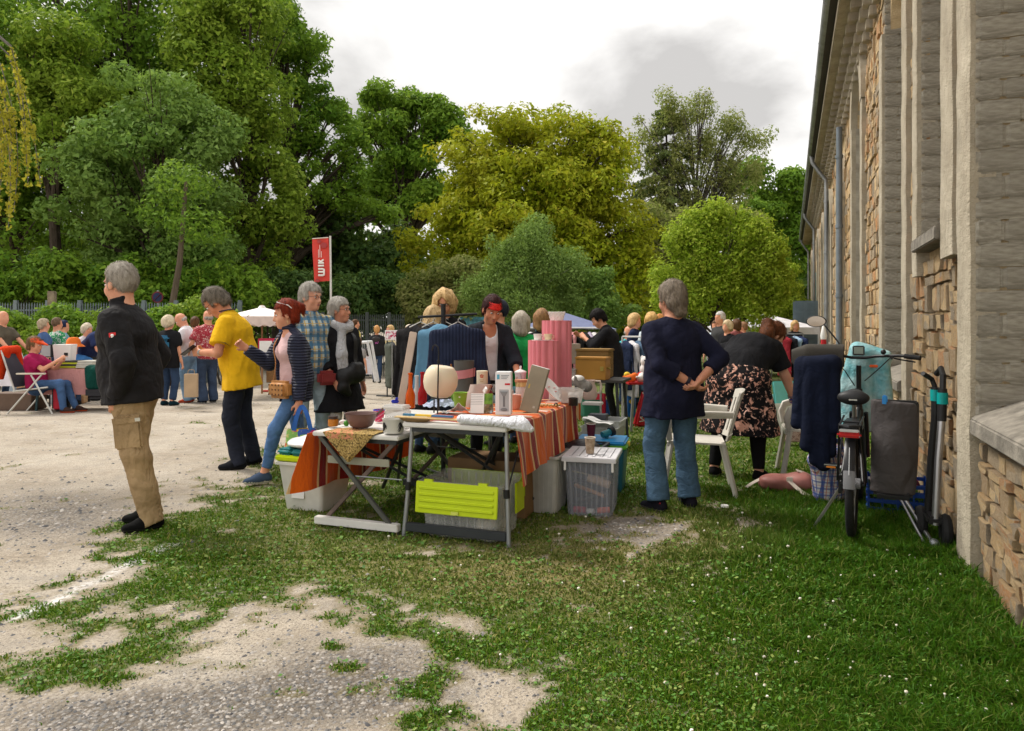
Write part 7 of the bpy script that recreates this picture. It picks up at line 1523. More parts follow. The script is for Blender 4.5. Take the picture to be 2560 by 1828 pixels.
def mk_right():
 plastic_chair('white plastic chair directly behind the woman in the navy sweater', Vector((1.52, 5.95, 0)), 168)
 plastic_chair('white plastic chair half hidden by the hanging navy jacket', Vector((2.72, 6.55, 0)), 165)
 mk_bike()
 # kick scooter against the wall
 BK = mat((.015, .015, .016), .45); TE = mat((.0, .28, .27), .4); AL = mat((.42, .42, .44), .3, .8)
 R = thing('kick_scooter', 'folded black and silver kick scooter with teal bands leaning on the wall', 'scooter', (2.61, 4.44, 0), math.radians(68))
 MB().tube([(0, 0, .14), (.02, -.02, .55), (.03, -.04, .80)], .022, 10).build('silver_tube', AL, R); MB().tube([(.14, .02, .14), (.13, .0, .55), (.12, -.02, .82)], .024, 10).build('black_tube', BK, R)
 MB().tube([(.03, -.04, .78), (.035, -.045, .98)], .026, 10).build('black_sleeve', BK, R); MB().tube([(.12, -.02, .80), (.12, -.02, .98)], .026, 10).build('black_sleeve', BK, R)
 for a in ((.033, -.044, .885), (.12, -.02, .895)): MB().tube([a, (a[0], a[1], a[2]+.07)], .031, 12).build('teal_band', TE, R)
 MB().tube([(.035, -.045, .96), (.05, -.05, 1.06), (.12, -.05, 1.10), (.16, -.03, 1.06)], .018, 8).build('hook_handle', BK, R); MB().tube([(.12, -.02, .97), (.12, .0, 1.03), (.05, .06, 1.07)], .015, 8).build('hook_handle', BK, R)
 def tor(u, v): a, b = 2*PI*u, 2*PI*v; return ((.075+.03*math.cos(b))*math.cos(a), .03*math.sin(b), (.075+.03*math.cos(b))*math.sin(a))
 for p in ((.02, -.06, .105), (.20, .05, .105)): o = MB().surf(tor, 25, 9).build('wheel', mat((.015, .015, .015), .8), R); o.location = p; MB().lathe([(.05, -.02), (.05, .02), (.001, .021)], 14, (0, 0, 0), Matrix.Rotation(PI/2, 3, 'X')).build('hub', BK, o)
 MB().box((.10, .0, .17), (.26, .10, .05)).build('deck', BK, R, bevel=.015)
 q = thing('metal_pole', 'pair of shiny metal poles lying slanted in the grass by the scooter', 'pole', (2.50, 4.4, 0)); a, b = G(2335, 1372)-Vector(q.location), P(2235, 1205, 5.1)-Vector(q.location)
 MB().tube([a+Vector((0, 0, .02)), b], .013, 10).build('pole', mat((.30, .30, .31), .3, .85), q); MB().tube([a+Vector((-.04, .03, .02)), b+Vector((-.03, 0, .02))], .009, 8).build('pole', mat((.25, .25, .26), .3, .85), q); MB().ball(a+Vector((0, 0, .03)), .032, 12, 8).build('pole_end', mat((.35, .37, .38), .3, .5), q)
 # blue folding crate
 R = thing('blue_crate', 'blue latticed folding crate standing in the grass beneath the pannier', 'crate', (2.86, 5.35, 0), math.radians(64)); BL = mat((.01, .05, .26), .4)
 for s in (-1, 1):
  for z in (.03, .09, .15, .21): MB().box((s*.17, 0, z), (.012, .40, .028)).build('slat', BL, R, bevel=.003); MB().box((0, s*.2, z), (.34, .012, .028)).build('slat', BL, R, bevel=.003)
  for k in (-.19, -.1, 0, .1, .19): MB().box((s*.172, k, .12), (.016, .014, .23)).build('upright', BL, R)
 MB().box((0, 0, .01), (.34, .40, .012)).build('floor_panel', BL, R); MB().ball((0, 0, .2), (.12, .15, .07), 12, 8).build('pink_cloth', m_blotch((.5, .05, .15), [(.02, .02, .02), (.6, .3, .4)], 20), R)
 # checked laundry bag
 CK = m_plaid([('X', 22, 0, .30, (.05, .09, .30), .85), ('Z', 20, 0, .26, (.05, .09, .32), .7), ('X', 22, .5, .62, (.45, .12, .06), .7), ('Z', 20, .5, .62, (.50, .16, .08), .5), ('Y', 22, 0, .3, (.05, .09, .30), .7)], (.62, .60, .60), 1.0, .7)
 R = thing('laundry_bag', 'blue and white checked woven bag standing on the grass under the hanging jacket', 'bag', G(2090, 1262)+Vector((.02, .16, 0)), .5); S = Sdf(); S.cone((0, 0, .05), (.01, .01, .30), .10, .13, (1, 0, 0), 1.35, .05, False, False); S.ell((.06, 0, .33), (.13, .10, .09), None, .04); S.ell((-.08, .02, .32), (.10, .09, .07), None, .04); S.plane((0, 0, 0), (0, 0, -1)); S.build('bag_body', CK, R, .012, noise=.014, nf=18)
 for s in (-1, 1): ribbon([(-.07, s*.07, .38), (-.05, s*.08, .46), (.03, s*.08, .47), (.06, s*.07, .39)], .03, mat((.03, .06, .25), .6), 'handle', R, nrm=(0, 1, 0))
 # dusty pink rucksack lying in the grass
 PKL = mat((.33, .13, .11), .5, var=.15, bump=.25, bs=20); R = thing('pink_rucksack', 'dusty pink leather rucksack lying in the grass with cream straps', 'rucksack', G(1970, 1232)+Vector((0, .12, 0)), -.12)
 S = Sdf(); S.cone((-.14, 0, .05), (.16, .01, .06), .055, .07, (0, 1, 0), 1.9, .03); S.ell((.13, -.04, .09), (.10, .10, .06), None, .03); S.ell((-.08, -.03, .08), (.11, .10, .05), None, .02); S.plane((0, 0, .002), (0, 0, -1)); S.build('rucksack_body', PKL, R, .010, noise=.016, nf=17)
 CR = mat((.55, .48, .40), .6)
 ribbon([(.02, -.13, .10), (.07, -.19, .05), (.13, -.26, .012), (.20, -.25, .012), (.22, -.19, .03)], .04, CR, 'strap', R, nrm=(0, -.3, 1)); ribbon([(.10, -.05, .17), (.20, -.04, .13), (.25, -.1, .06), (.20, -.17, .03)], .04, CR, 'strap', R, nrm=(0, -.3, 1)); ribbon([(-.18, 0, .08), (-.25, -.03, .05), (-.30, -.05, .02)], .03, CR, 'strap', R, nrm=(0, -.3, 1)); MB().box((.025, -.125, .11), (.05, .02, .04)).build('buckle', CR, R, bevel=.006)
 MB().lathe([(.03, 0), (.028, .012), (.001, .012)], 12, (0, 0, 0)).build('mushroom_cap', WHITE, None); o = bpy.data.objects['mushroom_cap']; o.location = G(1812, 1272)+Vector((0, 0, .015)); tag(o, 'small white scrap lying in the grass by the chair leg', 'scrap')
 # turquoise and clear tubs behind
 R = thing('turquoise_lid', 'big turquoise plastic tub with rounded lid behind the bending woman', 'tub', G(1970, 1075)+Vector((0, .25, 0)), .2); tub(.55, .42, .42, .9, .005, .02).build('tub_body', mat((.30, .58, .56), .4), R); o = MB().box((0, 0, 0), (.58, .03, .40)).build('tub_lid', mat((.16, .55, .53), .35), R, bevel=.06, seg=4); o.location = (.02, -.27, .44); o.rotation_euler = (-.25, 0, 0)
 R = thing('tub_cover', 'pale clear tub lid leaning upright behind the bending woman', 'cover', G(1958, 1090), .15); o = MB().box((0, 0, .2), (.34, .015, .40)).build('lid_panel', mat((.62, .66, .63), .4), R, bevel=.03, seg=3); o.rotation_euler = (-.2, 0, 0)
 R = thing('open_carton', 'opened brown cardboard carton with flaps behind the turquoise tub', 'box', G(2010, 1050)+Vector((.1, .35, 0)), .3); CB = mat((.36, .20, .09), .8); MB().box((0, 0, .16), (.5, .36, .32)).build('carton', CB, R)
 for s in (-1, 1): o = MB().box((0, 0, .09), (.5, .006, .18)).build('flap', CB, R); o.location = (0, s*.19, .31); o.rotation_euler = (-s*.7, 0, 0)
 R = thing('tote_bag', 'pinkish tote with dark handles beside the turquoise tub', 'bag', G(2000, 1120)+Vector((0, .15, 0)), .1); S = Sdf(); S.cone((0, 0, .05), (0, 0, .26), .05, .05, (1, 0, 0), 2.6, .03, True, True); S.build('bag_body', m_blotch((.55, .40, .38), [(.25, .14, .13), (.6, .5, .48)], 18), R, .012, noise=.008)
 for s in (-1, 1): ribbon([(-.06, s*.04, .25), (-.03, s*.05, .42), (.05, s*.05, .40), (.08, s*.04, .25)], .018, mat((.01, .02, .06), .5), 'handle', R, nrm=(0, 1, 0))
 R = thing('water_bottle', 'clear plastic bottle with green cap lying by the chair', 'bottle', P(1985, 1060, 6.4)); MB().lathe([(.03, -.12), (.034, -.11), (.034, .04), (.014, .075), (.014, .09), (.001, .09)], 16).build('bottle_body', glass((.7, .75, .74), .4), R); MB().lathe([(.016, .088), (.016, .105), (.001, .105)], 12).build('cap', mat((.02, .25, .08), .4), R); R.rotation_euler = (.5, .4, 0)
 # red and white flag strip by the wall, bare wooden stake
 R = thing('folded_parasol', 'furled white and red garden flag standing near the hall wall', 'flag', WP(8.6, .42, 0)); MB().tube([(0, 0, 0), (0, 0, 1.40)], .012, 8).build('pole', STEEL, R); MB().lathe([(.02, .92), (.045, 1.05), (.04, 1.12), (.001, 1.13)], 12).build('red_part', mat((.5, .02, .03), .7), R); MB().lathe([(.045, 1.12), (.055, 1.18), (.02, 1.35), (.001, 1.37)], 12).build('white_part', WHITE, R)
mk_right()
# ------------------------------------------------------------------ the market farther back
def fp(label, px, py, face, h=1.68, Y=None, **k):
 """a person standing where photo point (px, py) meets the ground"""
 p = G(px, py)
 if Y: p = Vector(((px-1280)/FPX*Y, Y, gz(Y)))
 k.setdefault('res', .017 if p.y < 10 else .026); k.setdefault('detail', p.y < 9)
 k.setdefault('bottom', {'m': DJ}); k.setdefault('hair', {'c': ('#6a5a48', '#9c8a70'), 'style': 'short'})
 return person(label, p.x, p.y, face, h, **k)
DJ = None
ORD = ('first', 'second', 'third', 'fourth', 'fifth', 'sixth', 'seventh', 'eighth', 'ninth', 'tenth', 'eleventh', 'twelfth', 'thirteenth', 'fourteenth', 'fifteenth', 'sixteenth', 'seventeenth', 'eighteenth', 'nineteenth', 'twentieth')
def garment(nm, label, loc, ang, m, w_=.42, h=.7, sleeve=.5, th=.07, group=None, flare=1.15):
 R = thing(nm, label, 'clothing', loc, ang, group); sh = w_/2
 S = Sdf(); S.cone((0, 0, -.09), (0, 0, -h), th*.9, th, (0, 1, 0), w_/th*.44*flare, .04, False, True); S.cone((0, -sh*.78, -.11), (0, sh*.78, -.11), th*.6, th*.6, k=.05); S.cone((0, 0, -.05), (0, 0, -.12), th*.7, th*.8, (0, 1, 0), 1.6, .05)
 if sleeve:
  for s in (-1, 1): S.cone((0, s*sh*.84, -.11), (.01, s*(sh+.05), -.12-sleeve), th*.72, th*.5, (1, 0, 0), .8, .03, False, True)
 S.build('cloth', m, R, .017 if loc[1] < 9 else .032, noise=.008, nf=22)
 MB().tube([(0, -sh*.7, -.085), (0, 0, -.035), (0, sh*.7, -.085)], .006, 6).tube([(0, 0, -.035), (0, 0, .0), (0, .02, .03), (0, .0, .045), (0, -.015, .03)], .0025, 5).build('hanger', BLACK, R); return R
def rail(label, a, b, z, r=.012, m=None, feet=True):
 a, b = Vector(a), Vector(b); R = thing('clothes_rail', label, 'rail', (a+b)/2); m = m or STEEL; o = (a+b)/2
 MB().tube([a-o+Vector((0, 0, z)), b-o+Vector((0, 0, z))], r, 8).build('rod', m, R)
 for p in (a, b):
  MB().tube([p-o, p-o+Vector((0, 0, z))], r, 8).build('post', m, R); d = Vector((-(b-a).y, (b-a).x, 0)).normalized()*.25; MB().tube([p-o-d+Vector((0, 0, .02)), p-o+d+Vector((0, 0, .02))], r, 8).build('foot', m, R)
 return R
def table(label, c, w_, d, z, ang, top, leg, nm='market_table'):
 R = thing(nm, label, 'table', c, ang); MB().box((0, 0, z), (w_, d, .03)).build('tabletop', top, R, bevel=.004)
 for s in (-1, 1):
  for t in (-1, 1): MB().bar((s*(w_/2-.08), t*(d/2-.05), z), (s*(w_/2-.04), t*(d/2-.04), 0), .03, .03).build('leg', leg, R)
 return R
def drape(label, c, w_, d, z, ang, m, drop=.45):
 def f(u, v):
  a = 2*PI*u; cx, cy = math.cos(a), math.sin(a); k = max(abs(cx), abs(cy)); x, y = cx/k*w_/2, cy/k*d/2
  if v < .3: return (x*v/.3, y*v/.3, z+.02)
  q = (v-.3)/.7; wv = .025*q*math.sin(a*13); return (x*(1+wv*2)+.02*q*cx, y*(1+wv*2)+.02*q*cy, z+.018-drop*q)
 o = MB().surf(f, 73, 10, .003).build('tablecloth', m, None); o.location = c; o.rotation_euler = (0, 0, ang); return tag(o, label, 'tablecloth')
def mk_far():
 global DJ
 DJ = m_denim((.025, .045, .09)); LJ = m_denim((.16, .26, .38), 1.6); TAN = cloth((.20, .16, .11)); BLU = cloth((.06, .11, .24)); WT = cloth((.72, .70, .72), .06)
 GRN = cloth((.02, .32, .08)); blond = ('#a8814f', '#e0c08a'); grey = ('#77706a', '#b8b2aa'); brown = ('#3a2618', '#6b4a2e')
 # ---- behind the vendor
 fp('curly blond woman with glasses behind the clothes rack', 1113, 0, 275, 1.76, Y=8.0, female=True, top={'m': BLK, 'sleeve': 'short'}, hair={'c': blond, 'style': 'curly', 'vol': .046, 'n': .022, 'nf': 58, 'strands': 1800, 'sl': .8, 'down': .04}, glasses='#151515', skin='#cc9676', detail=True, head=(-10, 12, 0))
 STP = m_plaid([('Z', 6, 0, .45, (.02, .02, .022), 1), ('Z', 6, .72, .8, (.03, .03, .03), .8)], (.60, .56, .52))
 fp('long haired blond woman in black and white striped jacket bent towards the rack', 1066, 0, 60, 1.60, Y=7.7, female=True, lean=14, curl=6, top={'m': STP, 'sleeve': 'long', 'fit': .03}, hair={'c': ('#9c7b50', '#d9bd8e'), 'style': 'long', 'vol': .02, 'n': .006, 'down': .09, 'strands': 1500, 'sl': 1.6})
 fp('man with dark cap and grey purple shirt behind the vendor', 1246, 0, 200, 1.66, Y=8.1, top={'m': cloth((.10, .09, .13)), 'sleeve': 'short'}, hair={'c': ('#141820', '#2a3040'), 'style': 'crop', 'vol': .022})
 p = fp('grey blond woman in bright green blouse seen from behind', 1302, 0, 95, 1.52, Y=8.3, g=1.12, female=True, top={'m': GRN, 'sleeve': 'three', 'fit': .03, 'hem': .18}, hair={'c': ('#8c8274', '#cfc4b2'), 'style': 'bob', 'vol': .02, 'down': .08, 'n': .005, 'strands': 1300, 'sl': 1.3}, hands=((.25, .16, 1.0), (.25, -.16, 1.0)))
 fp('brown haired woman in dark top just left of the tall pink column', 1354, 0, 100, 1.56, Y=8.9, female=True, top={'m': BLK, 'sleeve': 'short'}, hair={'c': ('#6d4c30', '#a87f55'), 'style': 'bob', 'vol': .022, 'down': .07, 'strands': 1300, 'sl': 1.3})
 p = fp('short black haired woman in long black blouse sorting clothes', 1532, 1057, 172, 1.64, female=True, g=1.0, lean=14, curl=8, top={'m': BLK, 'sleeve': 'three', 'fit': .028, 'hem': .30, 'flare': .03, 'name': 'blouse'}, bottom={'m': cloth((.010, .010, .011)), 'fit': .0, 'cut': .86, 'hem': .05}, hands=((.42, .10, 1.28), (.50, -.10, 1.30)), poles=((-.2, .7, -.7), (-.2, -.7, -.7)), head=(0, 26, 0), hair={'c': ('#0d0b0c', '#241d1c'), 'style': 'short', 'vol': .022, 'n': .008}, shoes='#0a0a0a', shoe_len=.85, res=.012, detail=True)
 # ---- clothes rack of the stall
 R = thing('garment_stand', 'black garment stand with short bar above the hanging sweaters', 'stand', Vector((-.615, 6.45, 0)))
 MB().tube([(0, 0, 0), (0, 0, 1.56)], .022, 10).build('post', BLACK, R); MB().tube([(-.22, -.06, 1.44), (.30, .06, 1.47)], .011, 8).build('bar', BLACK, R); [MB().tube([(0, 0, .03), (.35*math.cos(a), .35*math.sin(a), .015)], .014, 8).build('foot', BLACK, R) for a in (.5, 2.1, 3.7, 5.3)]
 NV = cloth((.014, .018, .040), .2, .4); t = NT('pleated_knit'); b = lin((.016, .022, .048)); t.col(t.ramp(t.noise(8, 3), [(.3, (.012, .016, .036)), (.7, (.022, .03, .062))])); t.set(Roughness=.95); t.bump(t.wave(11, None, .6, 'SIN', 'Y'), .5, .02)
 c0 = Vector((-.615, 6.45, 1.37)); GR = 'garments on the stand by the vendor'
 for i, (dx, dy, ang, m, w_, h, lab) in enumerate(((.14, -.22, .06-PI/2, t.m, .46, .66, 'navy knitted sweater hanging frontmost on the stand'), (-.02, -.13, -.45-PI/2, cloth((.10, .22, .33), .1), .42, .72, 'light blue cardigan hanging just behind the navy sweater'), (-.09, .0, -.8-PI/2, cloth((.028, .034, .050)), .46, .78, 'slate grey coat hanging beside the light blue cardigan'), (-.15, .04, -.8-PI/2, cloth((.022, .024, .03)), .48, .84, 'charcoal coat hanging left of the slate coat'), (-.20, .08, -.8-PI/2, cloth((.028, .018, .012), .3, .9, fs=40), .50, .9, 'dark brown fur coat hanging on the stand'), (-.29, .12, -.85-PI/2, cloth((.012, .011, .012)), .50, .95, 'black coat hanging leftmost on the stand'))):
  garment('hanging_garment', lab, c0+Vector((dx, dy, .02)), ang, m, w_, h, .55, .05, GR)
 for k in range(4): one(MB().tube([(0, 0, 0), (0, 0, .02), (.012, 0, .035), (.022, 0, .02)], .003, 6).tube([(-.10, 0, -.05), (0, 0, 0), (.10, 0, -.05)], .005, 6), 'coat_hanger', mat((.62, .60, .56), .4), 'pale wire hanger on the stand bar, %s from the left' % ORD[k], 'hanger', c0+Vector((-.2+.11*k, -.03+.02*k, .03)), .3, 'empty hangers on the stand')
 o = one(MB().box((0, 0, 0), (.065, .03, 1.2)), 'ironing_board', mat((.60, .47, .38), .7), 'tall pale wooden board leaning beside the clothes rack', 'board', P(1010, 940, 6.4)+Vector((-.02, .0, -.2)), None, bevel=.006); o.rotation_euler = (.06, .17, .2)
 # ---- next stall with chests
 OC = mat((.42, .20, .035), .5, var=.15, scale=3); BKS = DSTEEL
 p = G(1480, 1105); p.y = 8.5; p.x = (1480-1280)/FPX*8.5; ZT = .72
 T = table('black framed stand carrying the wooden and wicker chests', Vector((p.x+.05, 8.55, 0)), .75, .55, ZT, EA, mat((.05, .045, .04), .6), BKS)
 def on(px, py, Y): return P(px, py, Y)
 R = thing('wooden_chest', 'orange brown wooden chest with brass latch', 'chest', Vector((p.x, 8.4, ZT+.016)), EA-.05); MB().box((0, 0, .115), (.36, .22, .23)).build('chest_body', OC, R, bevel=.006); MB().box((0, 0, .245), (.37, .23, .03)).build('lid', OC, R, bevel=.006); MB().box((.14, -.115, .13), (.04, .012, .05)).build('latch', mat((.45, .33, .08), .4, .6), R); MB().tube([(.183, -.05, .14), (.205, 0, .12), (.183, .05, .14)], .008, 6).build('handle', mat((.45, .33, .08), .4, .6), R)
 R = thing('wicker_chest', 'tan wicker hamper behind the wooden chest', 'hamper', Vector((p.x+.06, 8.72, ZT+.016)), EA); MB().box((0, 0, .16), (.40, .26, .32)).build('hamper_body', m_weave((.26, .15, .05), (.55, .37, .15), 80), R, bevel=.01); MB().box((0, 0, .33), (.42, .28, .03)).build('lid', m_weave((.3, .18, .06), (.60, .42, .18), 80), R, bevel=.008)
 one(MB().box((0, 0, .10), (.19, .15, .24)), 'grey_carton', mat((.33, .28, .23), .7), 'grey beige carton standing left of the wicker hamper', 'box', Vector((p.x-.22, 8.75, ZT+.20)), .1, bevel=.003)
 one(tub(.26, .2, .2, .9, .004, .01), 'clear_bin', glass((.55, .52, .50), .4), 'clear plastic bin left of the wooden chest', 'bin', Vector((p.x-.30, 8.45, ZT-.06)), EA)
 S = Sdf(); S.ell((0, 0, .05), (.06, .06, .05), None, .02); S.ell((.03, 0, .1), (.04, .04, .04), None, .02); o = S.build('toy_bundle', mat((.03, .03, .04), .6, var=.6, scale=30), None, .012, noise=.01, nf=40); o.location = (p.x-.33, 8.42, ZT+.14); tag(o, 'dark bundle of small toys in the clear bin', 'toys')
 one(MB().box((0, 0, .012), (.16, .12, .024)), 'white_board', WHT, 'white board end sticking out beyond the striped cloth', 'board', P(1482, 1012, 6.2), EA, bevel=.004)
 # ---- long clothes rail behind
 Yr = 11.2; a, b = P(1322, 820, Yr), P(1502, 816, Yr-.5); z = a.z-gz(Yr); a.z = gz(Yr); b.z = gz(Yr)
 rail('long grey clothes rail behind the pink columns', a, b, z, .016, mat((.45, .45, .46), .4, .5)); n = 17
 cols = [('white', (.6, .58, .56)), ('dark green', (.02, .06, .04)), ('black', (.015, .015, .017)), ('hot pink', (.62, .01, .17)), ('peach', (.55, .30, .24)), ('royal blue', (.04, .08, .28)), ('pale pink', (.52, .34, .32)), ('grey', (.2, .2, .21)), ('rust', (.25, .08, .06)), ('black', (.012, .012, .013)), ('rose', (.45, .2, .2)), ('black', (.02, .02, .02)), ('charcoal', (.03, .03, .033)), ('black', (.012, .013, .012)), ('lilac', (.35, .3, .38)), ('white', (.62, .6, .58)), ('olive', (.12, .12, .06))]
 for i in range(n):
  u = (i+.5)/n; c, rgb = cols[i]; q = a.lerp(b, u); q.z = a.z+z-.03; garment('hanging_garment', '%s garment, %s from the left on the long grey rail' % (c, ORD[i]), q, .25+.1*math.sin(i*3), cloth(rgb, .15, .4), .38, .62+.12*((i*7) % 3), .4 if i % 3 else 0, .035, 'garments on the long rail')
 # second rail at the right, with two blond women
 Yr = 10.6; a, b = P(1556, 842, Yr), P(1668, 846, Yr-.3); z = a.z-gz(Yr); a.z = b.z = gz(Yr)
 rail('white clothes rail with rounded ends near the blond women', a, b, z, .014, mat((.62, .60, .58), .4)); cols = [('navy', (.02, .03, .07)), ('white', (.62, .6, .62)), ('slate blue', (.08, .13, .2)), ('teal', (.04, .16, .2)), ('white', (.66, .64, .66)), ('plum', (.07, .03, .09)), ('black', (.015, .015, .018))]
 for i in range(7):
  c, rgb = cols[i]; q = a.lerp(b, (i+.5)/7); q.z = a.z+z-.03; garment('hanging_garment', '%s garment, %s from the left on the white rounded rail' % (c, ORD[i]), q, .3, cloth(rgb, .15, .4), .42, .75+.1*(i % 2), .45, .04, 'garments on the white rail')
 fp('blond woman with bobbed hair in dark blue looking right by the white rail', 1588, 0, 330, 1.62, Y=12.2, female=True, top={'m': cloth((.012, .018, .05)), 'sleeve': 'short'}, hair={'c': blond, 'style': 'bob', 'vol': .015, 'down': .04})
 fp('curly blond woman in white shirt with dark straps seen from behind', 1628, 0, 100, 1.62, Y=12.0, female=True, top={'m': cloth((.55, .62, .66), .06), 'sleeve': 'short'}, hair={'c': ('#a87a3c', '#e2bd7c'), 'style': 'curly', 'vol': .03, 'n': .012, 'down': .04})
 fp('woman with reddish blond hair at the edge behind the navy sweater', 1652, 0, 30, 1.62, Y=12.6, female=True, top={'m': WT, 'sleeve': 'short'}, hair={'c': ('#a2632c', '#d99a55'), 'style': 'bob', 'down': .03})
 fp('stooping person in turquoise top between the two rails', 1562, 0, 300, 1.42, Y=12.8, lean=15, top={'m': cloth((.06, .40, .44)), 'sleeve': 'short'}, hair={'c': grey, 'style': 'bald'})
 # toy heap and sport bags right of the black dressed woman
 T = table('red topped folding table heaped with toys', P(1610, 1000, 9.6)*1 if False else Vector((P(1612, 0, 9.4).x, 9.4, 0)), .55, .45, .62, .1, mat((.35, .01, .012), .5), STEEL); r_ = random.Random(8)
 tp = Vector(T.location); names = [('orange', (.7, .14, .02)), ('white', (.7, .68, .66)), ('black', (.02, .02, .02)), ('pale blue', (.35, .45, .6)), ('yellow', (.7, .5, .05)), ('red', (.5, .02, .02)), ('grey', (.3, .3, .3)), ('green', (.1, .3, .1))]
 for i in range(8):
  S = Sdf(); S.ell((0, 0, .04), (.07, .05, .05), None, .02); S.ell((.05, .01, .08), (.04, .04, .035), None, .02); S.cone((-.04, 0, .04), (-.09, .02, .06), .02, .015); o = S.build('soft_toy', mat(names[i][1], .9, var=.2), None, .014, noise=.006, nf=40); o.location = tp+Vector((-.20+.13*(i % 4), -.12+.2*(i//4), .638)); o.rotation_euler = (0, 0, i); tag(o, '%s toy in the heap on the red table' % names[i][0], 'toy', 'toys heaped on the red table')
 S = Sdf(); S.ell((0, 0, .07), (.08, .07, .08), None, .03); S.ell((0, -.01, .17), (.075, .07, .07), None, .02); S.ell((-.05, 0, .22), (.025, .015, .03), None, .01); S.ell((.05, 0, .22), (.025, .015, .03), None, .01); R = thing('plush_dog', 'white plush dog with dark eyes sitting on the toy heap', 'toy', tp+Vector((.02, .02, .72))); S.build('plush_body', mat((.72, .68, .66), .95), R, .012)
 for q in (-1, 1): MB().ball((q*.03, -.075, .185), .011, 8, 6).build('eye', BLACK, R)
 MB().ball((0, -.082, .16), .014, 8, 6).build('nose', BLACK, R)
 R = thing('sport_bag', 'red racket bag with white lettering standing in the grass', 'bag', G(1600, 1066), .25); o = MB().box((0, 0, .24), (.20, .10, .50), None, .55).build('bag_body', mat((.42, .008, .015), .45), R, bevel=.03, seg=3); o.rotation_euler = (-.1, .22, 0)
 cu = bpy.data.curves.new('lettering', 'FONT'); cu.body = 'Wilson'; cu.size = .12; cu.extrude = .002; tx = bpy.data.objects.new('lettering', cu); COL.objects.link(tx); dg = bpy.context.evaluated_depsgraph_get(); me = bpy.data.meshes.new_from_object(tx.evaluated_get(dg)); bpy.data.objects.remove(tx); tx = bpy.data.objects.new('lettering', me); COL.objects.link(tx); tx.parent = o; tx.location = (.035, -.056, .05); tx.rotation_euler = (PI/2, -PI/2, 0); me.materials.clear(); me.materials.append(WHITE)
 R = thing('blue_canister', 'tall blue canister with yellow badge under the toy table', 'canister', G(1578, 1045)+Vector((0, .1, 0))); MB().lathe([(.075, 0), (.085, .02), (.085, .30), (.06, .34), (.001, .345)], 18).build('canister_body', mat((.01, .11, .36), .35), R); MB().lathe([(.03, 0), (.03, .006), (.001, .006)], 14, (.0, -.082, .24), Matrix.Rotation(PI/2, 3, 'X')).build('badge', mat((.75, .5, .03), .5), R)
 one(MB().box((0, 0, .18), (.02, .26, .36)), 'play_board', mat((.55, .015, .04), .5), 'red board leaning behind the black dressed woman', 'board', G(1500, 1042), .6, bevel=.01); one(MB().box((0, 0, .12), (.2, .02, .24)), 'play_board', mat((.02, .10, .35), .5), 'blue board standing behind the black dressed woman', 'board', G(1512, 1038), .2, bevel=.01); one(tub(.3, .26, .26, .85), 'green_tub', mat((.05, .22, .14), .5), 'dark green plastic tub under the chest stand', 'tub', G(1478, 1045)+Vector((0, .2, 0)), .2)
 one(MB().ball((0, 0, .05), (.1, .07, .05), 12, 8), 'camouflage_shoe', m_blotch((.3, .3, .22), [(.1, .1, .07), (.5, .48, .4)], 30), 'pale camouflage shoe in the grass by the red bag', 'shoe', G(1632, 1062))
 R = thing('sneaker_pair', 'black and white sneaker lying under the toy table', 'shoe', P(1630, 985, 9.3)); MB().ball((0, 0, .04), (.12, .045, .04), 12, 8).build('upper', BLACK, R); MB().box((0, 0, .012), (.24, .08, .024)).build('sole', WHITE, R, bevel=.008)
 # ---- white pavilion far right and people there
 Y = 24.0; R = thing('white_pavilion', 'white pop up pavilion near the corner of the hall', 'tent', Vector((P(1900, 0, Y).x, Y, gz(Y)))); wv = mat((.72, .70, .74), .6); hx = 1.4; ze = P(0, 818, Y).z-gz(Y); zp = P(0, 781, Y).z-gz(Y)
 apx = (0, 0, zp)
 for i, (sx, sy) in enumerate(((-1, -1), (1, -1), (1, 1), (-1, 1))):
  nx, ny = ((1, -1), (1, 1), (-1, 1), (-1, -1))[i]; MB().add([(sx*hx, sy*hx, ze), (nx*hx, ny*hx, ze), apx], [(0, 1, 2)]).build('roof_panel', wv, R, False); MB().add([(sx*hx, sy*hx, ze), (nx*hx, ny*hx, ze), (nx*hx, ny*hx, ze-.22), (sx*hx, sy*hx, ze-.22)], [(0, 1, 2, 3)]).build('valance', wv, R, False); MB().tube([(sx*hx*.98, sy*hx*.98, 0), (sx*hx*.98, sy*hx*.98, ze)], .03, 8).build('leg', wv, R)
 fp('blond woman in black dress under the white pavilion', 1988, 0, 270, 1.66, Y=18.2, female=True, top={'m': BLK, 'sleeve': 'short'}, bottom={'type': 'skirt', 'm': BLK, 'len': .5}, hair={'c': blond, 'style': 'long', 'down': .08}, res=.024)
 fp('white haired man in the crowd left of the pavilion', 1800, 0, 200, 1.74, Y=14.5, top={'m': cloth((.05, .05, .05)), 'sleeve': 'short'}, hair={'c': ('#a8a29c', '#dedad4'), 'style': 'short'}); fp('fair haired woman bowed in the crowd beside the white haired man', 1818, 0, 215, 1.55, Y=14.2, female=True, top={'m': BLK}, hair={'c': ('#b59a74', '#e6d2ac'), 'style': 'bob', 'down': .03})
 fp('person in pale blue shirt at the edge of the crowd', 1788, 0, 250, 1.6, Y=16, top={'m': cloth((.5, .6, .68)), 'sleeve': 'short'}, hair={'c': brown}); fp('dark haired person behind the bowed fair haired woman', 1840, 0, 120, 1.66, Y=17, top={'m': cloth((.3, .1, .1)), 'sleeve': 'short'}, hair={'c': brown, 'style': 'bob'}); fp('person in orange top deep in the crowd', 1858, 0, 150, 1.62, Y=18, top={'m': cloth((.5, .25, .12)), 'sleeve': 'short'}, hair={'c': ('#7a5a40',)})
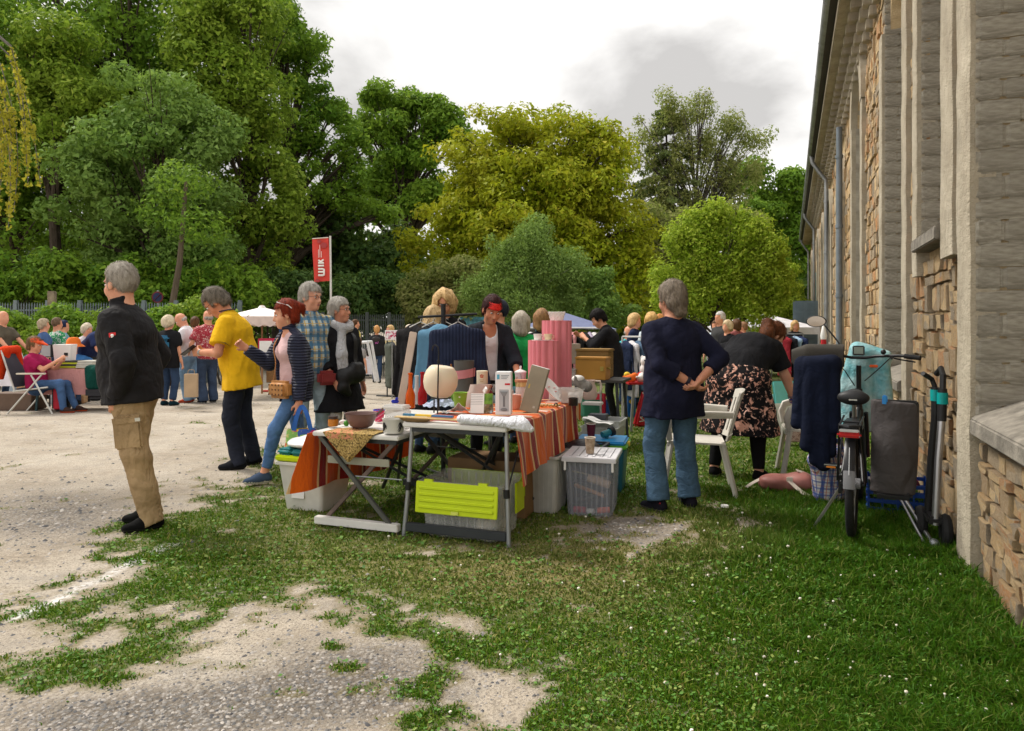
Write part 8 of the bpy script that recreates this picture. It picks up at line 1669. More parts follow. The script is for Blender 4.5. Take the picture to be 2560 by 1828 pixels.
 Yr = 15.5; a, b = P(1955, 835, Yr), P(2008, 835, Yr); z = a.z-gz(Yr); a.z = b.z = gz(Yr); rail('small silver clothes rail under the pavilion edge', a, b, z, .016)
 for i, (c, rgb, sl) in enumerate((('dark red', (.25, .02, .03), 0), ('black', (.015, .015, .02), .4), ('pale blue flowered', (.32, .45, .6), 0), ('navy', (.02, .03, .08), .4))): q = a.lerp(b, (i+.5)/4); q.z = a.z+z-.03; garment('hanging_garment', '%s garment on the small rail under the pavilion' % c, q, .4, cloth(rgb), .4, .9, sl, .05, 'garments on the pavilion rail')
 one(tub(.36, .3, .28, .85), 'clear_tote', glass((.66, .66, .72), .6), 'clear tub full of pale lilac things on the far grass', 'tub', G(2008, 958), .2); one(MB().box((0, 0, .2), (.3, .3, .4)), 'brown_carton', mat((.36, .20, .10), .8), 'brown carton beside the far clear tub', 'box', G(1978, 948)+Vector((0, .3, 0)), .1, bevel=.004); T = table('long pale market table behind the far clear tub', G(1990, 945)+Vector((0, .9, 0)), 1.2, .6, .7, .1, WHT, STEEL)
 one(MB().box((0, 0, 2.35), (1.6, 2.4, .12)), 'shed_roof', mat((.25, .17, .11), .8), 'low brown shed roof edge beyond the corner of the hall', 'roof', WP(31.5, 1.3, gz(31)), TH, bevel=.01)
 # ---- middle distance: hoodie girl, white tables, sign, rack
 p = fp('fair ponytailed girl in dark hooded jacket walking past the white table', 942, 957, 100, 1.55, female=True, lean=6, top={'m': cloth((.022, .022, .024)), 'sleeve': 'long', 'fit': .03, 'hem': .12}, hair={'c': ('#9c6a38', '#d8a468'), 'style': 'pony', 'extra': (((-.09, 0, .04), (-.12, 0, -.1), .03, .015),)}, feet=((.14, .08, 0), (-.14, -.08, 0)))
 S = Sdf(); S.ell(p['che']+Vector((-.16, .02, .05)), (.03, .12, .08), None, .02); S.ell(p['pel']+Vector((-.05, .24, .05)), (.12, .06, .10), None, .03); S.build('sling_bag', mat((.03, .025, .025), .5), p['root'], .02); ribbon([p['sh'][-1]+Vector((-.08, .0, .06)), p['che']+Vector((-.17, .06, 0)), p['pel']+Vector((-.1, .22, .1))], .04, BLACK, 'sling_strap', p['root'], nrm=(-1, 0, 0))
 MB().box((0, 0, 0), (.004, .10, .09)).build('pink_print', m_blotch((.03, .03, .03), [(.55, .12, .45), (.4, .1, .35)], 60, .45, .5), p['root']).location = p['che']+Vector((-.165, 0, -.03))
 zt = .70; c = G(925, 948)+Vector((-.25, .6, 0)); T = table('brown beer table under the white cloth', c, 1.9, .6, zt, .08, mat((.45, .22, .07), .6), DSTEEL, 'beer_table'); drape('white cloth hanging over the far beer table', c+Vector((-.3, 0, 0)), 1.0, .62, zt, .08, mat((.72, .70, .74), .8), .6)
 c2 = G(985, 945)+Vector((.15, .4, 0)); drape('white cloth over the table beside the clothes rack', c2, .8, .62, zt, .1, mat((.72, .70, .73), .8), .62)
 for i, (dx, dz, m, lab) in enumerate(((-.75, 0, mat((.48, .27, .10), .8), 'open cardboard carton on the far white table'), (-.45, 0, mat((.40, .22, .08), .8), 'second cardboard carton leaning on the far white table'))): one(MB().box((0, 0, .16), (.30, .24, .32)), 'carton', m, lab, 'box', c+Vector((dx, 0, zt+.03)), .2*i, bevel=.004)
 for i in range(6): one(MB().box((0, 0, .05+.03*(i % 2)), (.14, .12, .1+.06*(i % 2))), 'bric_a_brac', mat([(.6, .58, .55), (.1, .1, .12), (.5, .15, .1), (.2, .25, .4), (.55, .5, .4), (.3, .3, .3)][i], .7), '%s small goods on the far white cloth' % ('white', 'black', 'red', 'blue', 'cream', 'grey')[i], 'goods', c+Vector((-.1+.13*i, -.1+.06*(i % 3), zt+.03)), i, bevel=.02)
 Yr = 14.6; a, b = P(968, 850, Yr), P(1020, 846, Yr+.8); z = a.z-gz(Yr); a.z = b.z = gz(Yr); rail('dark rail of jackets behind the white tables', a, b, z, .014, DSTEEL)
 for i, (cn, rgb) in enumerate((('grey green', (.09, .10, .08)), ('dark grey', (.05, .05, .055)), ('cream', (.55, .45, .28)), ('navy', (.02, .025, .06)), ('black', (.015, .015, .02)), ('purple', (.08, .05, .12)), ('pale pink', (.5, .42, .42)))): q = a.lerp(b, (i+.5)/7); q.z = a.z+z-.03; garment('hanging_garment', '%s jacket, %s from the left on the dark rail' % (cn, ORD[i]), q, .4, cloth(rgb), .45, .95, .6, .06, 'jackets on the dark rail')
 R = thing('shop_sign', 'white sign board with red and pink shapes above the jackets', 'sign', P(980, 860, 14.2)); t = NT('sign_print'); n = t.noise(14, 3); t.col(t.ramp(n, [(.42, (.74, .70, .72)), (.52, (.45, .03, .10)), (.60, (.70, .5, .55))], 'CONSTANT')); MB().box((0, 0, .17), (.24, .02, .15)).build('panel', t.m, R); MB().box((0, .008, .17), (.28, .02, .20)).build('frame', WHITE, R, bevel=.006); MB().tube([(0, .01, -1.2), (0, .01, .1)], .012, 6).build('post', STEEL, R)
 fp('child in yellow shirt sitting high near the fence', 890, 0, 20, 1.25, Y=15.5, z=gz(15.5)+.35, top={'m': cloth((.6, .5, .15)), 'sleeve': 'short'}, hair={'c': brown}); fp('brown haired child in grey top left of the hooded girl', 896, 0, 60, 1.22, Y=14.2, top={'m': cloth((.3, .28, .27)), 'sleeve': 'short'}, hair={'c': brown, 'style': 'bob'}); fp('fair person bending behind the sign board', 1022, 0, 160, 1.5, Y=16, top={'m': cloth((.6, .5, .5)), 'sleeve': 'short'}, hair={'c': ('#b9a890', '#e2d6c4')}); fp('distant fair haired person by the fence', 975, 0, 200, 1.55, Y=19, top={'m': cloth((.5, .4, .2)), 'sleeve': 'short'}, hair={'c': blond})
 # white tubular trailer frame
 R = thing('tube_trailer', 'white tubular trailer frame parked before the fence', 'trailer', Vector((P(862, 0, 17.5).x, 17.5, gz(17.5)))); wm = mat((.66, .66, .66), .4)
 for a, b in (((-.45, 0, 1.05), (.55, 0, 1.10)), ((-.4, 0, .1), (-.45, 0, 1.05)), ((.1, 0, .2), (.25, 0, 1.1)), ((.55, 0, 1.1), (.75, 0, .15)), ((-.42, .5, 1.05), (.55, .5, 1.1)), ((-.4, 0, .7), (.3, 0, .72)), ((-.45, 0, 1.05), (-.42, .5, 1.05)), ((.55, 0, 1.1), (.55, .5, 1.1)), ((.55, .5, 1.1), (.72, .5, .1)), ((-.4, .5, .1), (-.42, .5, 1.05))): MB().tube([a, b], .035, 8).build('tube', wm, R)
 # ---- left: three people queueing and blue rucksack
 p = fp('woman in black with a blue rucksack and knotted pale headscarf seen from behind', 422, 1014, 75, 1.60, female=True, g=1.08, top={'m': BLK, 'sleeve': 'short', 'hem': .2, 'fit': .03}, bottom={'m': DJ, 'cut': .85, 'hem': .07}, hair={'c': ('#b3a184', '#e0d2b6'), 'style': 'bob', 'vol': .02, 'down': .0}, shoes='#0d2a33')
 w_ = p['root'].matrix_basis; RB = mat((.02, .13, .25), .6, var=.15); R = thing('blue_rucksack', 'blue rucksack with yellow straps on the woman in black', 'rucksack', w_ @ (p['che']+Vector((-.20, 0, -.22))), math.radians(75)); MB().box((0, 0, .02), (.16, .30, .42)).build('rucksack_body', RB, R, bevel=.05, seg=3); MB().box((-.02, 0, .25), (.18, .31, .10)).build('flap', RB, R, bevel=.04, seg=3); MB().box((-.09, .05, -.08), (.06, .12, .16)).build('pocket', RB, R, bevel=.02); MB().box((-.09, -.08, -.08), (.06, .12, .16)).build('pocket', RB, R, bevel=.02); MB().box((-.112, 0, .27), (.01, .05, .05)).build('leather_patch', mat((.5, .28, .06), .6), R)
 for y in (-.02, .10): MB().box((-.115, y, .05), (.012, .025, .30)).build('strap', mat((.65, .42, .10), .6), R)
 fp('bald man in white T shirt and light jeans looking down', 470, 1006, 190, 1.70, g=1.12, lean=6, top={'m': WT, 'sleeve': 'short', 'fit': .025}, bottom={'m': LJ, 'fit': .02, 'hem': .09}, hair={'c': ('#8c857e', '#c9c3bb'), 'style': 'bald'}, head=(10, 34, 0), hands=((.30, .14, 1.12), (.32, -.06, 1.12)), shoes='#a0402a', sole='#b05030', belly=.02, detail=True)
 RD = m_blotch((.32, .03, .045), [(.62, .45, .42), (.5, .2, .2)], 30, .52, .55, 60)
 fp('balding man in red patterned shirt and dark jeans beside the bald man', 520, 1008, 140, 1.72, g=1.05, top={'m': RD, 'sleeve': 'short', 'fit': .03, 'hem': .12}, bottom={'m': m_denim((.03, .045, .08)), 'fit': .02, 'hem': .085}, hair={'c': grey, 'style': 'bald'}, hands=((.2, .26, .95), (.2, -.2, 1.0)), shoes='#101010', sole='#aaaaaa', detail=True)
 fp('person in pale jeans standing hidden behind the paper bag', 488, 1000, 95, 1.62, top={'m': cloth((.4, .5, .55))}, bottom={'m': LJ, 'fit': .03, 'hem': .10}, hair={'c': brown})
 R = thing('paper_bag', 'brown paper carrier bag held between the two men', 'bag', P(488, 962, 11.9)+Vector((0, -.15, 0)), .2); MB().box((0, 0, 0), (.20, .10, .38)).build('bag_body', mat((.42, .30, .19), .8), R, bevel=.004); ribbon([(-.05, 0, .18), (-.04, 0, .25), (.04, 0, .25), (.05, 0, .18)], .01, mat((.4, .3, .2), .7), 'handle', R, nrm=(0, 1, 0))
 # parasol and stall behind the yellow shirt
 Y = 15.5; R = thing('cream_parasol', 'cream market parasol with scalloped edge behind the yellow polo', 'parasol', Vector((P(655, 0, Y).x, Y, gz(Y)))); cm = mat((.70, .58, .52), .7); cm2 = mat((.75, .70, .66), .7); n = 8; r0 = .85; ze = P(0, 822, Y).z-gz(Y)+.26; zp = P(0, 768, Y).z-gz(Y)
 for k in range(n):
  a0, a1 = 2*PI*k/n, 2*PI*(k+1)/n; p0, p1 = (r0*math.cos(a0), r0*math.sin(a0), ze), (r0*math.cos(a1), r0*math.sin(a1), ze); MB().add([p0, p1, (0, 0, zp)], [(0, 1, 2)]).build('canopy_panel', cm2, R, False)
  MB().surf(lambda u, v, p0=p0, p1=p1: (p0[0]+(p1[0]-p0[0])*u, p0[1]+(p1[1]-p0[1])*u, ze-(.22-.05*math.sin(u*PI*3)**2)*v), 13, 2).build('valance', cm, R); MB().tube([(0, 0, zp-.05), p0], .012, 5).build('rib', mat((.35, .22, .12), .6), R)
 MB().tube([(0, 0, 0), (0, 0, zp+.05)], .022, 8).build('pole', mat((.30, .16, .08), .6), R); MB().lathe([(.12, zp-.06), (.05, zp+.03), (.001, zp+.04)], 12).build('cap', cm2, R)
 c = Vector((P(668, 0, 14.2).x, 14.2, gz(14.2))); table('dark table of goods under the cream parasol', c, 1.3, .6, .7, .05, mat((.1, .09, .08), .7), DSTEEL)
 one(MB().box((0, 0, .25), (.34, .03, .44)), 'framed_notice', mat((.45, .015, .06), .5), 'red framed picture on the table under the parasol', 'picture', c+Vector((.03, -.1, .72)), .1, bevel=.01); o = bpy.data.objects['framed_notice']; MB().box((-.02, -.02, .25), (.24, .012, .34)).build('white_sheet', WHITE, o)
 for i in range(7): one(MB().lathe([(.03, 0), (.05, .05), (.03, .12), (.035, .16+.03*(i % 3)), (.001, .17+.03*(i % 3))], 12), 'stall_vase', mat([(.05, .05, .06), (.55, .5, .45), (.4, .06, .04), (.1, .2, .3), (.6, .45, .2), (.2, .2, .2), (.5, .5, .5)][i], .4), '%s vase on the table under the parasol' % ('black', 'white', 'red', 'blue', 'yellow', 'charcoal', 'silver')[i], 'vase', c+Vector((-.5+.15*i, -.1+.08*(i % 2), .72)), 0, 'vases under the parasol')
 one(MB().box((0, 0, .18), (.42, .36, .36)), 'wicker_box', m_weave((.30, .15, .06), (.52, .30, .14), 60), 'brown wicker box on the gravel behind the red haired woman', 'box', G(688, 957)+Vector((-.05, .2, 0)), .1, bevel=.01)
 one(MB().box((0, 0, .02), (.16, .10, .04)), 'red_scrap', mat((.5, .06, .04), .6), 'small red scrap lying on the gravel', 'scrap', G(662, 980), .3, bevel=.01)
 # ---- far left stall
 zt = .68; c = Vector((P(205, 0, 12.0).x, 12.0, gz(12))); T = table('folding table with dark green legs under the pink cloth', c, 1.25, .6, zt, .05, mat((.35, .2, .12), .6), mat((.01, .05, .06), .5)); drape('faded pink cloth on the far left folding table', c, 1.27, .62, zt, .05, cloth((.52, .25, .24), .1), .42)
 R = thing('white_carton', 'white cone shaped box with dark mark on the pink table', 'box', c+Vector((-.25, -.05, zt+.025)), .2); MB().box((0, 0, .19), (.22, .22, .38), None, 1.25).build('box_body', WHITE, R, bevel=.004); MB().box((.06, -.125, .22), (.06, .01, .05)).build('dark_mark', BLACK, R)
 for i, (dx, m, w_, lab) in enumerate(((-.12, mat((.45, .5, .03), .5), .42, 'lime and black trays stacked on the pink table'), (.22, mat((.60, .58, .52), .6), .36, 'pile of pale books on the pink table'), (.48, mat((.62, .55, .45), .6), .40, 'pile of cream papers at the right end of the pink table'))): R = thing('stack', lab, 'stack', c+Vector((dx, -.12, zt+.025)), .1*i); [MB().box((.01*k, 0, .015+.03*k), (w_, .26, .026)).build('layer', m if k % 2 == 0 else mat((.05+.5*(i > 0), .05+.48*(i > 0), .05+.42*(i > 0)), .5), R, bevel=.003) for k in range(4)]
 S = Sdf(); S.cone((-.05, 0, .02), (.0, 0, -.26), .06, .07, (1, 0, 0), 1.7, .02); S.cone((.12, 0, .03), (.2, 0, -.2), .06, .08, (1, 0, 0), 1.6, .02); S.ell((.15, -.02, .0), (.2, .08, .06), None, .03); o = S.build('green_jacket', cloth((.005, .05, .04), .3, .7), None, .02, noise=.02, nf=20); o.location = c+Vector((.42, -.38, zt+.0)); tag(o, 'dark green rain jacket hanging over the edge of the pink table', 'jacket')
 one(MB().box((0, 0, .1), (.36, .2, .22)), 'black_bag', mat((.015, .015, .02), .5, bump=.5), 'black bag hanging below the dark green jacket', 'bag', c+Vector((.48, -.36, zt-.46)), .1, bevel=.06, seg=3)
 one(MB().box((0, 0, .05), (.18, .2, .1)), 'red_pouch', mat((.5, .01, .03), .5), 'red pouch on the end of the pink table', 'pouch', c+Vector((.58, -.1, zt+.02)), .3, bevel=.03)
 p = fp('seated woman with orange visor and magenta T shirt looking at her phone', 92, 1010, 4, 1.66, Y=11.5, female=True, g=1.02, lean=-6, hip=-.46, feet=((.62, .10, 0), (.52, -.10, 0)), hands=((.36, .08, .86), (.38, -.06, .88)), poles=((-.2, .6, -1), (-.2, -.6, -1)), top={'m': cloth((.30, .012, .07)), 'sleeve': 'short', 'fit': .02}, bottom={'m': m_denim((.04, .08, .17)), 'fit': .012}, shoes='#3a2a25', sole='#c04a20', hair={'c': ('#5c4630', '#92714c'), 'style': 'short', 'vol': .02}, head=(0, 10, 0), detail=True, res=.014)
 H = p['H']; OR = mat((.72, .08, .015), .6); S = Sdf(); RN = np.array(p['Rh']); S.ell(H(-.012, 0, .055), np.array((.108, .09, .09)), RN, .01); S.boxcut(H(0, 0, -.05), (.2, .2, .10), RN); S.cone(H(.08, .045, .062), H(.08, -.045, .062), .012, .012, k=.02); S.cone(H(.08, 0, .06), H(.19, 0, .03), .03, .012, RN[:, 1], 2.0, .03); S.build('visor_cap', OR, p['body'], .01); MB().tube([H(.03, .095, .09), H(.09, .05, .10), H(.09, -.05, .10)], .008, 6).build('sunglasses', BLACK, p['body'])
 cx = Vector(p['root'].location); R = thing('camping_chair', 'aluminium folding camping chair under the seated woman', 'chair', cx, math.radians(4)); al = mat((.55, .54, .50), .35, .5)
 for s in (-1, 1): MB().tube([(-.30, s*.26, 0), (.22, s*.26, .62)], .014, 8).build('leg', al, R); MB().tube([(.38, s*.26, 0), (.06, s*.26, .62)], .014, 8).build('leg', al, R); MB().tube([(-.22, s*.24, .36), (.30, s*.24, .42)], .014, 8).build('seat_rail', al, R); MB().tube([(-.20, s*.24, .38), (-.40, s*.24, 1.0)], .014, 8).build('back_rail', al, R); MB().box((.06, s*.26, .635), (.44, .05, .025)).build('armrest', mat((.66, .6, .5), .5), R, bevel=.008)
 MB().surf(lambda u, v: (-.20+.46*u, -.23+.46*v, .40-.03*math.sin(u*PI)), 6, 4, .008).build('seat', mat((.04, .05, .07), .8), R); MB().surf(lambda u, v: (-.21-.19*u, -.23+.46*v, .42+.56*u), 6, 4, .008).build('backrest', mat((.05, .055, .07), .8), R)
 S = Sdf(); S.cone((-.40, -.16, 1.0), (-.40, .16, 1.0), .06, .06, k=.05); S.cone((-.40, -.12, 1.0), (-.50, -.14, .55), .07, .06, (0, 1, 0), 1.4, .03, fb=True); S.cone((-.38, .14, 1.0), (-.34, .22, .42), .06, .05, k=.03, fb=True); S.cone((-.42, -.2, .98), (-.62, -.22, .40), .055, .05, k=.03, fb=True); o = S.build('orange_jacket', cloth((.62, .05, .012), .15, .5), None, .016, noise=.012, nf=18); o.matrix_basis = R.matrix_basis.copy(); tag(o, 'orange red jacket hung over the camping chair back', 'jacket')
 R = thing('red_rucksack', 'red and black rucksack standing under the pink table', 'rucksack', c+Vector((-.12, -.35, 0)), .2); MB().box((0, 0, .22), (.26, .18, .44)).build('rucksack_body', BLACK, R, bevel=.06, seg=3); MB().box((-.03, -.09, .22), (.12, .03, .34)).build('red_panel', mat((.5, .01, .03), .5), R, bevel=.02)
 R = thing('softbox_lamp', 'small grey softbox lamp on a stand beside the visor wearer', 'lamp', Vector((P(120, 0, 12.4).x, 12.4, gz(12.4)))); MB().tube([(.03, 0, 0), (.03, 0, .85)], .012, 8).build('stand', BLACK, R); MB().box((0, 0, .97), (.19, .06, .22)).build('housing', BLACK, R, bevel=.01); MB().box((-.015, -.032, .97), (.155, .01, .19)).build('diffuser', mat((.32, .33, .34), .6), R)
 c3 = Vector((P(40, 0, 13.2).x, 13.2, gz(13.2))); T = table('long table at the far left under the white cloth', c3, 1.7, .6, .72, .02, WHT, STEEL); drape('white cloth over the long far left table', c3, 1.72, .62, .72, .02, mat((.70, .68, .74), .8), .40)
 for i, (dx, col, s) in enumerate(((-.5, (.04, .04, .05), (.4, .2, .16)), (-.1, (.03, .035, .05), (.5, .22, .1)), (.3, (.1, .2, .25), (.2, .15, .14)), (.55, (.45, .35, .25), (.12, .1, .2)))): one(MB().box((0, 0, s[2]/2), s), 'stall_goods', mat(col, .6), '%s goods on the far left white table' % ('black', 'dark blue', 'teal', 'tan')[i], 'goods', c3+Vector((dx, -.05, .745)), .2*i, bevel=.02)
 for i, (px, py, s, col, lab) in enumerate(((20, 1028, (.7, .4, .28), (.13, .085, .06), 'flat brown leather suitcase lying at the far left edge'), (28, 985, (.3, .3, .35), (.42, .25, .13), 'brown carton standing behind the orange jacket'), (5, 990, (.22, .05, .45), (.30, .36, .42), 'white framed grey picture leaning at the photo edge'), (170, 1012, (.3, .3, .14), (.40, .24, .12), 'low tan carton on the grass under the camping chair'))): o = one(MB().box((0, 0, s[2]/2), s), ('suitcase', 'carton', 'framed_picture', 'carton')[i], mat(col, .7), lab, 'box' if i != 2 else 'picture', G(px, py)+Vector((0, .25, 0)), .1*i, bevel=.012)
 fp('man in olive T shirt at the far left photo edge leaning on a cart', 2, 0, 350, 1.72, Y=13.6, g=1.1, lean=6, top={'m': cloth((.10, .085, .06)), 'sleeve': 'short'}, hair={'c': grey, 'style': 'bald'}, hands=((.45, .2, .95), (.45, -.2, .95)))
 fp('grey blond woman in blue top with crossed strap seen from behind', 110, 0, 50, 1.58, Y=14.2, female=True, g=1.1, top={'m': BLU, 'sleeve': 'short'}, hair={'c': ('#8a7862', '#bfae92'), 'style': 'short', 'vol': .024, 'n': .008}); fp('man in green and white leaf print shirt', 143, 0, 60, 1.62, Y=14.6, g=1.08, top={'m': m_blotch((.02, .26, .10), [(.62, .66, .60), (.6, .6, .55)], 16, .5, .53, 26), 'sleeve': 'short'}, hair={'c': ('#4a3a2c', '#7c6650'), 'style': 'crop'})
 fp('man in blue cap and pale blue shirt behind the leaf print shirt', 160, 0, 40, 1.58, Y=15.2, top={'m': cloth((.16, .30, .36)), 'sleeve': 'short'}, hair={'c': ('#0d1830', '#1c2c50'), 'style': 'crop', 'vol': .02}); fp('person with pale headscarf and white blouse bending at the stall', 205, 0, 340, 1.5, Y=14.0, female=True, lean=18, top={'m': cloth((.6, .55, .58)), 'sleeve': 'short'}, hair={'c': ('#a89a84', '#d8ccb4'), 'style': 'bob', 'down': .02})
 fp('man in navy T shirt bending far over the stall goods', 222, 0, 345, 1.74, Y=13.6, lean=52, curl=10, top={'m': cloth((.02, .03, .085)), 'sleeve': 'short', 'fit': .03}, bottom={'m': cloth((.04, .045, .045))}, hair={'c': grey}, hands=((.62, .2, .86), (.66, -.18, .84)))
 p = fp('person under a wide orange sun hat sitting behind the pink table', 184, 0, 300, 1.5, Y=13.2, hip=-.40, feet=((.4, .1, 0), (.4, -.1, 0)), top={'m': cloth((.05, .18, .45)), 'sleeve': 'short'}, hair={'c': brown}); H = p['H']; o = MB().lathe([(.19, -.02), (.12, .035), (.11, .10), (.075, .145), (.001, .155)], 20, H(0, 0, .03)).build('sun_hat', mat((.72, .16, .015), .8), p['body'])
 # ---- fence, posts, signs, banner, container, blue tent
 FM = mat((.16, .19, .20), .5, .3); FD = mat((.055, .065, .06), .6, .2)
 def fence(label, x0, x1, Y0, Y1, py, n, m, h=1.7):
  a = Vector((P(x0, 0, Y0).x, Y0, gz(Y0))); b = Vector((P(x1, 0, Y1).x, Y1, gz(Y1))); R = thing('palisade_fence', label, 'fence', a); d = b-a; zt = P(0, py, Y0).z-a.z
  me = None
  for k in range(n+1):
   q = d*(k/n)
   if k % 12 == 0: MB().box(q+Vector((0, 0, zt/2+.06)), (.09, .09, zt+.12)).build('fence_post', m, R)
   else:
    if me is None: o = MB().box((0, 0, zt/2), (.024, .02, zt)).add([(-.012, -.01, zt), (.012, -.01, zt), (0, 0, zt+.07), (.012, .01, zt), (-.012, .01, zt)], [(0, 1, 2), (1, 3, 2), (3, 4, 2), (4, 0, 2)]).build('pale', m, R, False); me = o.data
    else: o = bpy.data.objects.new('pale', me); COL.objects.link(o); o.parent = R
    o.location = q
  for z in (zt*.93, zt*.2): MB().bar(Vector((0, .03, z)), d+Vector((0, .03, z)), .05, .04).build('rail', m, R)
 fence('grey palisade fence above the hedge at the left', -40, 600, 19.5, 19.5, 762, 96, FM); fence('dark palisade fence behind the middle stalls', 752, 1010, 23, 23, 790, 56, FD);
 one(MB().box((0, 0, 1.0), (.17, .15, 2.4)), 'wooden_post', mat((.26, .20, .14), .8, var=.3, bump=.4), 'weathered square wooden post standing in the hedge', 'post', Vector((P(130, 0, 18.4).x, 18.4, gz(18.4))), .2, bevel=.012).location.z += .2
 one(MB().box((0, 0, .9), (.11, .1, 2.0)), 'yellow_post', mat((.65, .40, .02), .6), 'yellow post at the far left photo edge', 'post', Vector((P(4, 0, 18.2).x, 18.2, gz(18.2))), 0, bevel=.01)
 R = thing('road_sign', 'small round no stopping sign in the shade of the wood', 'sign', Vector((P(395, 0, 21).x, 21, gz(21)))); MB().tube([(0, 0, 0), (0, 0, 2.6)], .03, 8).build('pole', STEEL, R); M = Matrix.Rotation(PI/2, 3, 'X'); MB().lathe([(.17, 0), (.17, .02), (.001, .02)], 20, (0, -.02, 2.4), M).build('disc', mat((.13, .015, .02), .6), R); MB().lathe([(.13, .02), (.13, .025), (.001, .025)], 20, (0, -.02, 2.4), M).build('disc_centre', mat((.015, .022, .07), .6), R); MB().bar((-.11, -.05, 2.29), (.11, -.05, 2.51), .025, .01).build('bar', mat((.13, .015, .02), .6), R)
 # banner
 Y = 19.5; k = Y/FPX; R = thing('banner_flag', 'tall red banner with white wik lettering on a pale pole', 'banner', Vector((P(827, 0, Y).x, Y, gz(Y)))); zt = P(0, 590, Y).z-gz(Y); MB().tube([(.03, 0, 0), (-.015, 0, zt)], [.035, .025], 10).build('pole', mat((.60, .58, .54), .4), R)
 RM_ = mat((.60, .055, .04), .7, var=.05); z0, z1 = P(0, 705, Y).z-gz(Y), P(0, 597, Y).z-gz(Y)
 def bf(u, v): return ((-45+5*(1-v)+41*u)*k-.02, .02*math.sin(v*7+u*3), z0+(z1-z0)*v+.03*u)
 fl = MB().surf(bf, 10, 22, .006).build('banner_cloth', RM_, R); MB().tube([bf(0, 1), bf(1, 1)], .014, 6).build('top_bar', mat((.66, .6, .5), .5), R)
 def zz(x, y): return (((760+x/11.6)-827)*k+.0, -.045, P(0, 580+y/11.6, Y).z-gz(Y))
 WM = mat((.76, .72, .68), .6)
 def stroke(pts, w_=.048): MB().tube([zz(*q) for q in pts], w_*.55, 8, sq=1).build('letter_stroke', WM, fl)
 for y in (1262, 1165, 1078): stroke([(428, y), (575, y)])
 stroke([(575, 1262), (592, 1235), (592, 1105), (575, 1078)]); stroke([(425, 985), (590, 985)]); stroke([(428, 905), (590, 905)]); stroke([(505, 905), (480, 860), (430, 825)]); stroke([(505, 905), (530, 850), (580, 810)])
 for x, ya, yb in ((435, 750, 515), (475, 745, 385), (520, 745, 565)): stroke([(x, ya), (x-4, yb)], .012)
 DR = mat((.36, .05, .05), .7)
 for x, y, rr in ((580, 390, 95), (450, 280, 60), (400, 1415, 60)): q = zz(x, y); MB().lathe([(rr/11.6*k, 0), (rr/11.6*k, .004), (.001, .004)], 24, (q[0], -.028, q[2]), M, sx=1, sy=.85).build('dark_disc', DR, fl)
 # shipping container and blue canopy
 Y = 27; R = thing('shipping_container', 'pale blue corrugated shipping container beyond the stalls', 'container', Vector((P(1290, 0, Y).x, Y, gz(Y))), .03); CBm = mat((.16, .42, .52), .6, var=.35, scale=1.2); zt = P(0, 792, Y).z-gz(Y)
 n = 26; L = 4.2; pts = []
 MB().box((0, 1.2, zt/2), (L, 2.3, zt)).build('container_box', CBm, R)
 for i in range(n): MB().box((-L/2+L*(i+.5)/n, .03, zt/2), (L/n*.5, .06, zt-.2)).build('corrugation', CBm, R)
 for z in (.06, zt-.06): MB().box((0, .03, z), (L+.05, .12, .12)).build('edge_beam', mat((.10, .30, .40), .6), R)
 R = thing('grey_container', 'dark grey container roof left of the pale blue one', 'container', Vector((P(1140, 0, 27.5).x, 27.5, gz(27.5)))); MB().box((0, 1, zt/2), (2.6, 2.2, zt-.04)).build('container_box', mat((.10, .13, .15), .5), R, bevel=.02); MB().box((0, -.12, zt-.06), (2.7, .1, .12)).build('edge_beam', mat((.20, .24, .26), .5), R)
 Y = 20; R = thing('blue_canopy', 'blue grey pointed canopy behind the long clothes rail', 'tent', Vector((P(1408, 0, Y).x, Y, gz(Y)))); bm_ = mat((.13, .15, .26), .6); zp, ze = P(0, 786, Y).z-gz(Y), P(0, 822, Y).z-gz(Y)
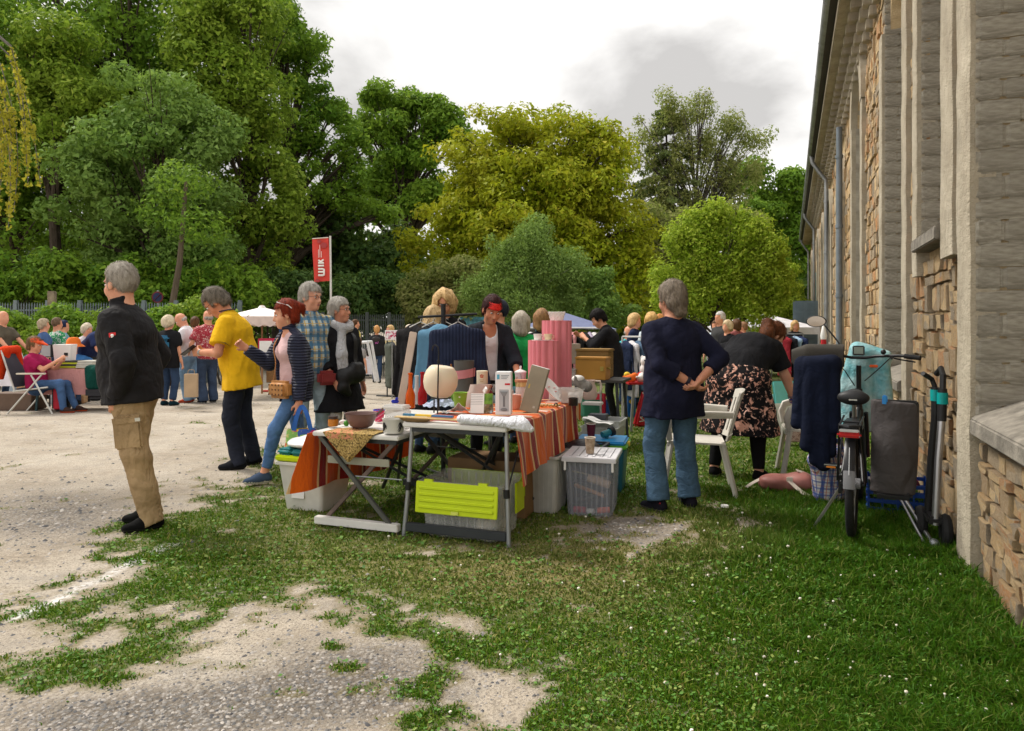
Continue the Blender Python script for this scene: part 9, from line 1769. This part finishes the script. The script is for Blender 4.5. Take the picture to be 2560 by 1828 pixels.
 for i, (sx, sy) in enumerate(((-1, -1), (1, -1), (1, 1), (-1, 1))): nx, ny = ((1, -1), (1, 1), (-1, 1), (-1, -1))[i]; MB().add([(sx*1.3, sy*1.3, ze), (nx*1.3, ny*1.3, ze), (0, 0, zp+.06)], [(0, 1, 2)]).build('roof_panel', bm_, R, False); MB().tube([(sx*1.27, sy*1.27, 0), (sx*1.27, sy*1.27, ze)], .025, 6).build('leg', STEEL, R)
 # parked bicycles beyond the fence
 for i, (px, Y, col, lab) in enumerate(((872, 24.5, (.02, .1, .4), 'blue bicycle parked behind the dark fence'), (960, 24.5, (.05, .05, .05), 'black bicycle parked behind the dark fence'), (1035, 24.2, (.4, .02, .04), 'red bicycle parked at the end of the dark fence'), (170, 21, (.1, .12, .12), 'dark bicycle pushed behind the left fence'))):
  R = thing('parked_bicycle', lab, 'bicycle', Vector((P(px, 0, Y).x, Y, gz(Y))), .2*i); m = mat(col, .4)
  for x in (-.5, .5): o = MB().tube([(.33*math.cos(a), 0, .34+.33*math.sin(a)) for a in [q*PI/10 for q in range(21)]], .022, 6).build('wheel', BLACK, R); o.location = (x, 0, 0)
  MB().tube([(-.5, 0, .34), (-.15, 0, .85), (.38, 0, .85), (-.05, 0, .3), (-.15, 0, .85)], .022, 6).tube([(-.5, 0, .34), (-.05, 0, .3)], .018, 6).tube([(.38, 0, .85), (.5, 0, .34)], .02, 6).build('frame', m, R); MB().tube([(.38, -.25, 1.05), (.36, 0, 1.02), (.38, .25, 1.05)], .016, 6).build('handlebar', BLACK, R); MB().box((-.17, 0, .95), (.24, .12, .06)).build('saddle', BLACK, R, bevel=.02); MB().box((.62, 0, .95), (.3, .3, .2)).build('basket', mat((.4, .4, .38), .5), R, bevel=.02)
 fp('dim figure walking behind the left fence', 78, 0, 10, 1.75, Y=20.6, top={'m': cloth((.03, .06, .10)), 'sleeve': 'long'}, hair={'c': brown}, res=.026); fp('dim cyclist pushing a bicycle behind the left fence', 196, 0, 350, 1.7, Y=20.8, top={'m': cloth((.08, .02, .02)), 'sleeve': 'short'}, hair={'c': ('#7a3018',)}, res=.026, hands=((.4, .2, 1.0), (.4, -.2, 1.0)))
mk_far()
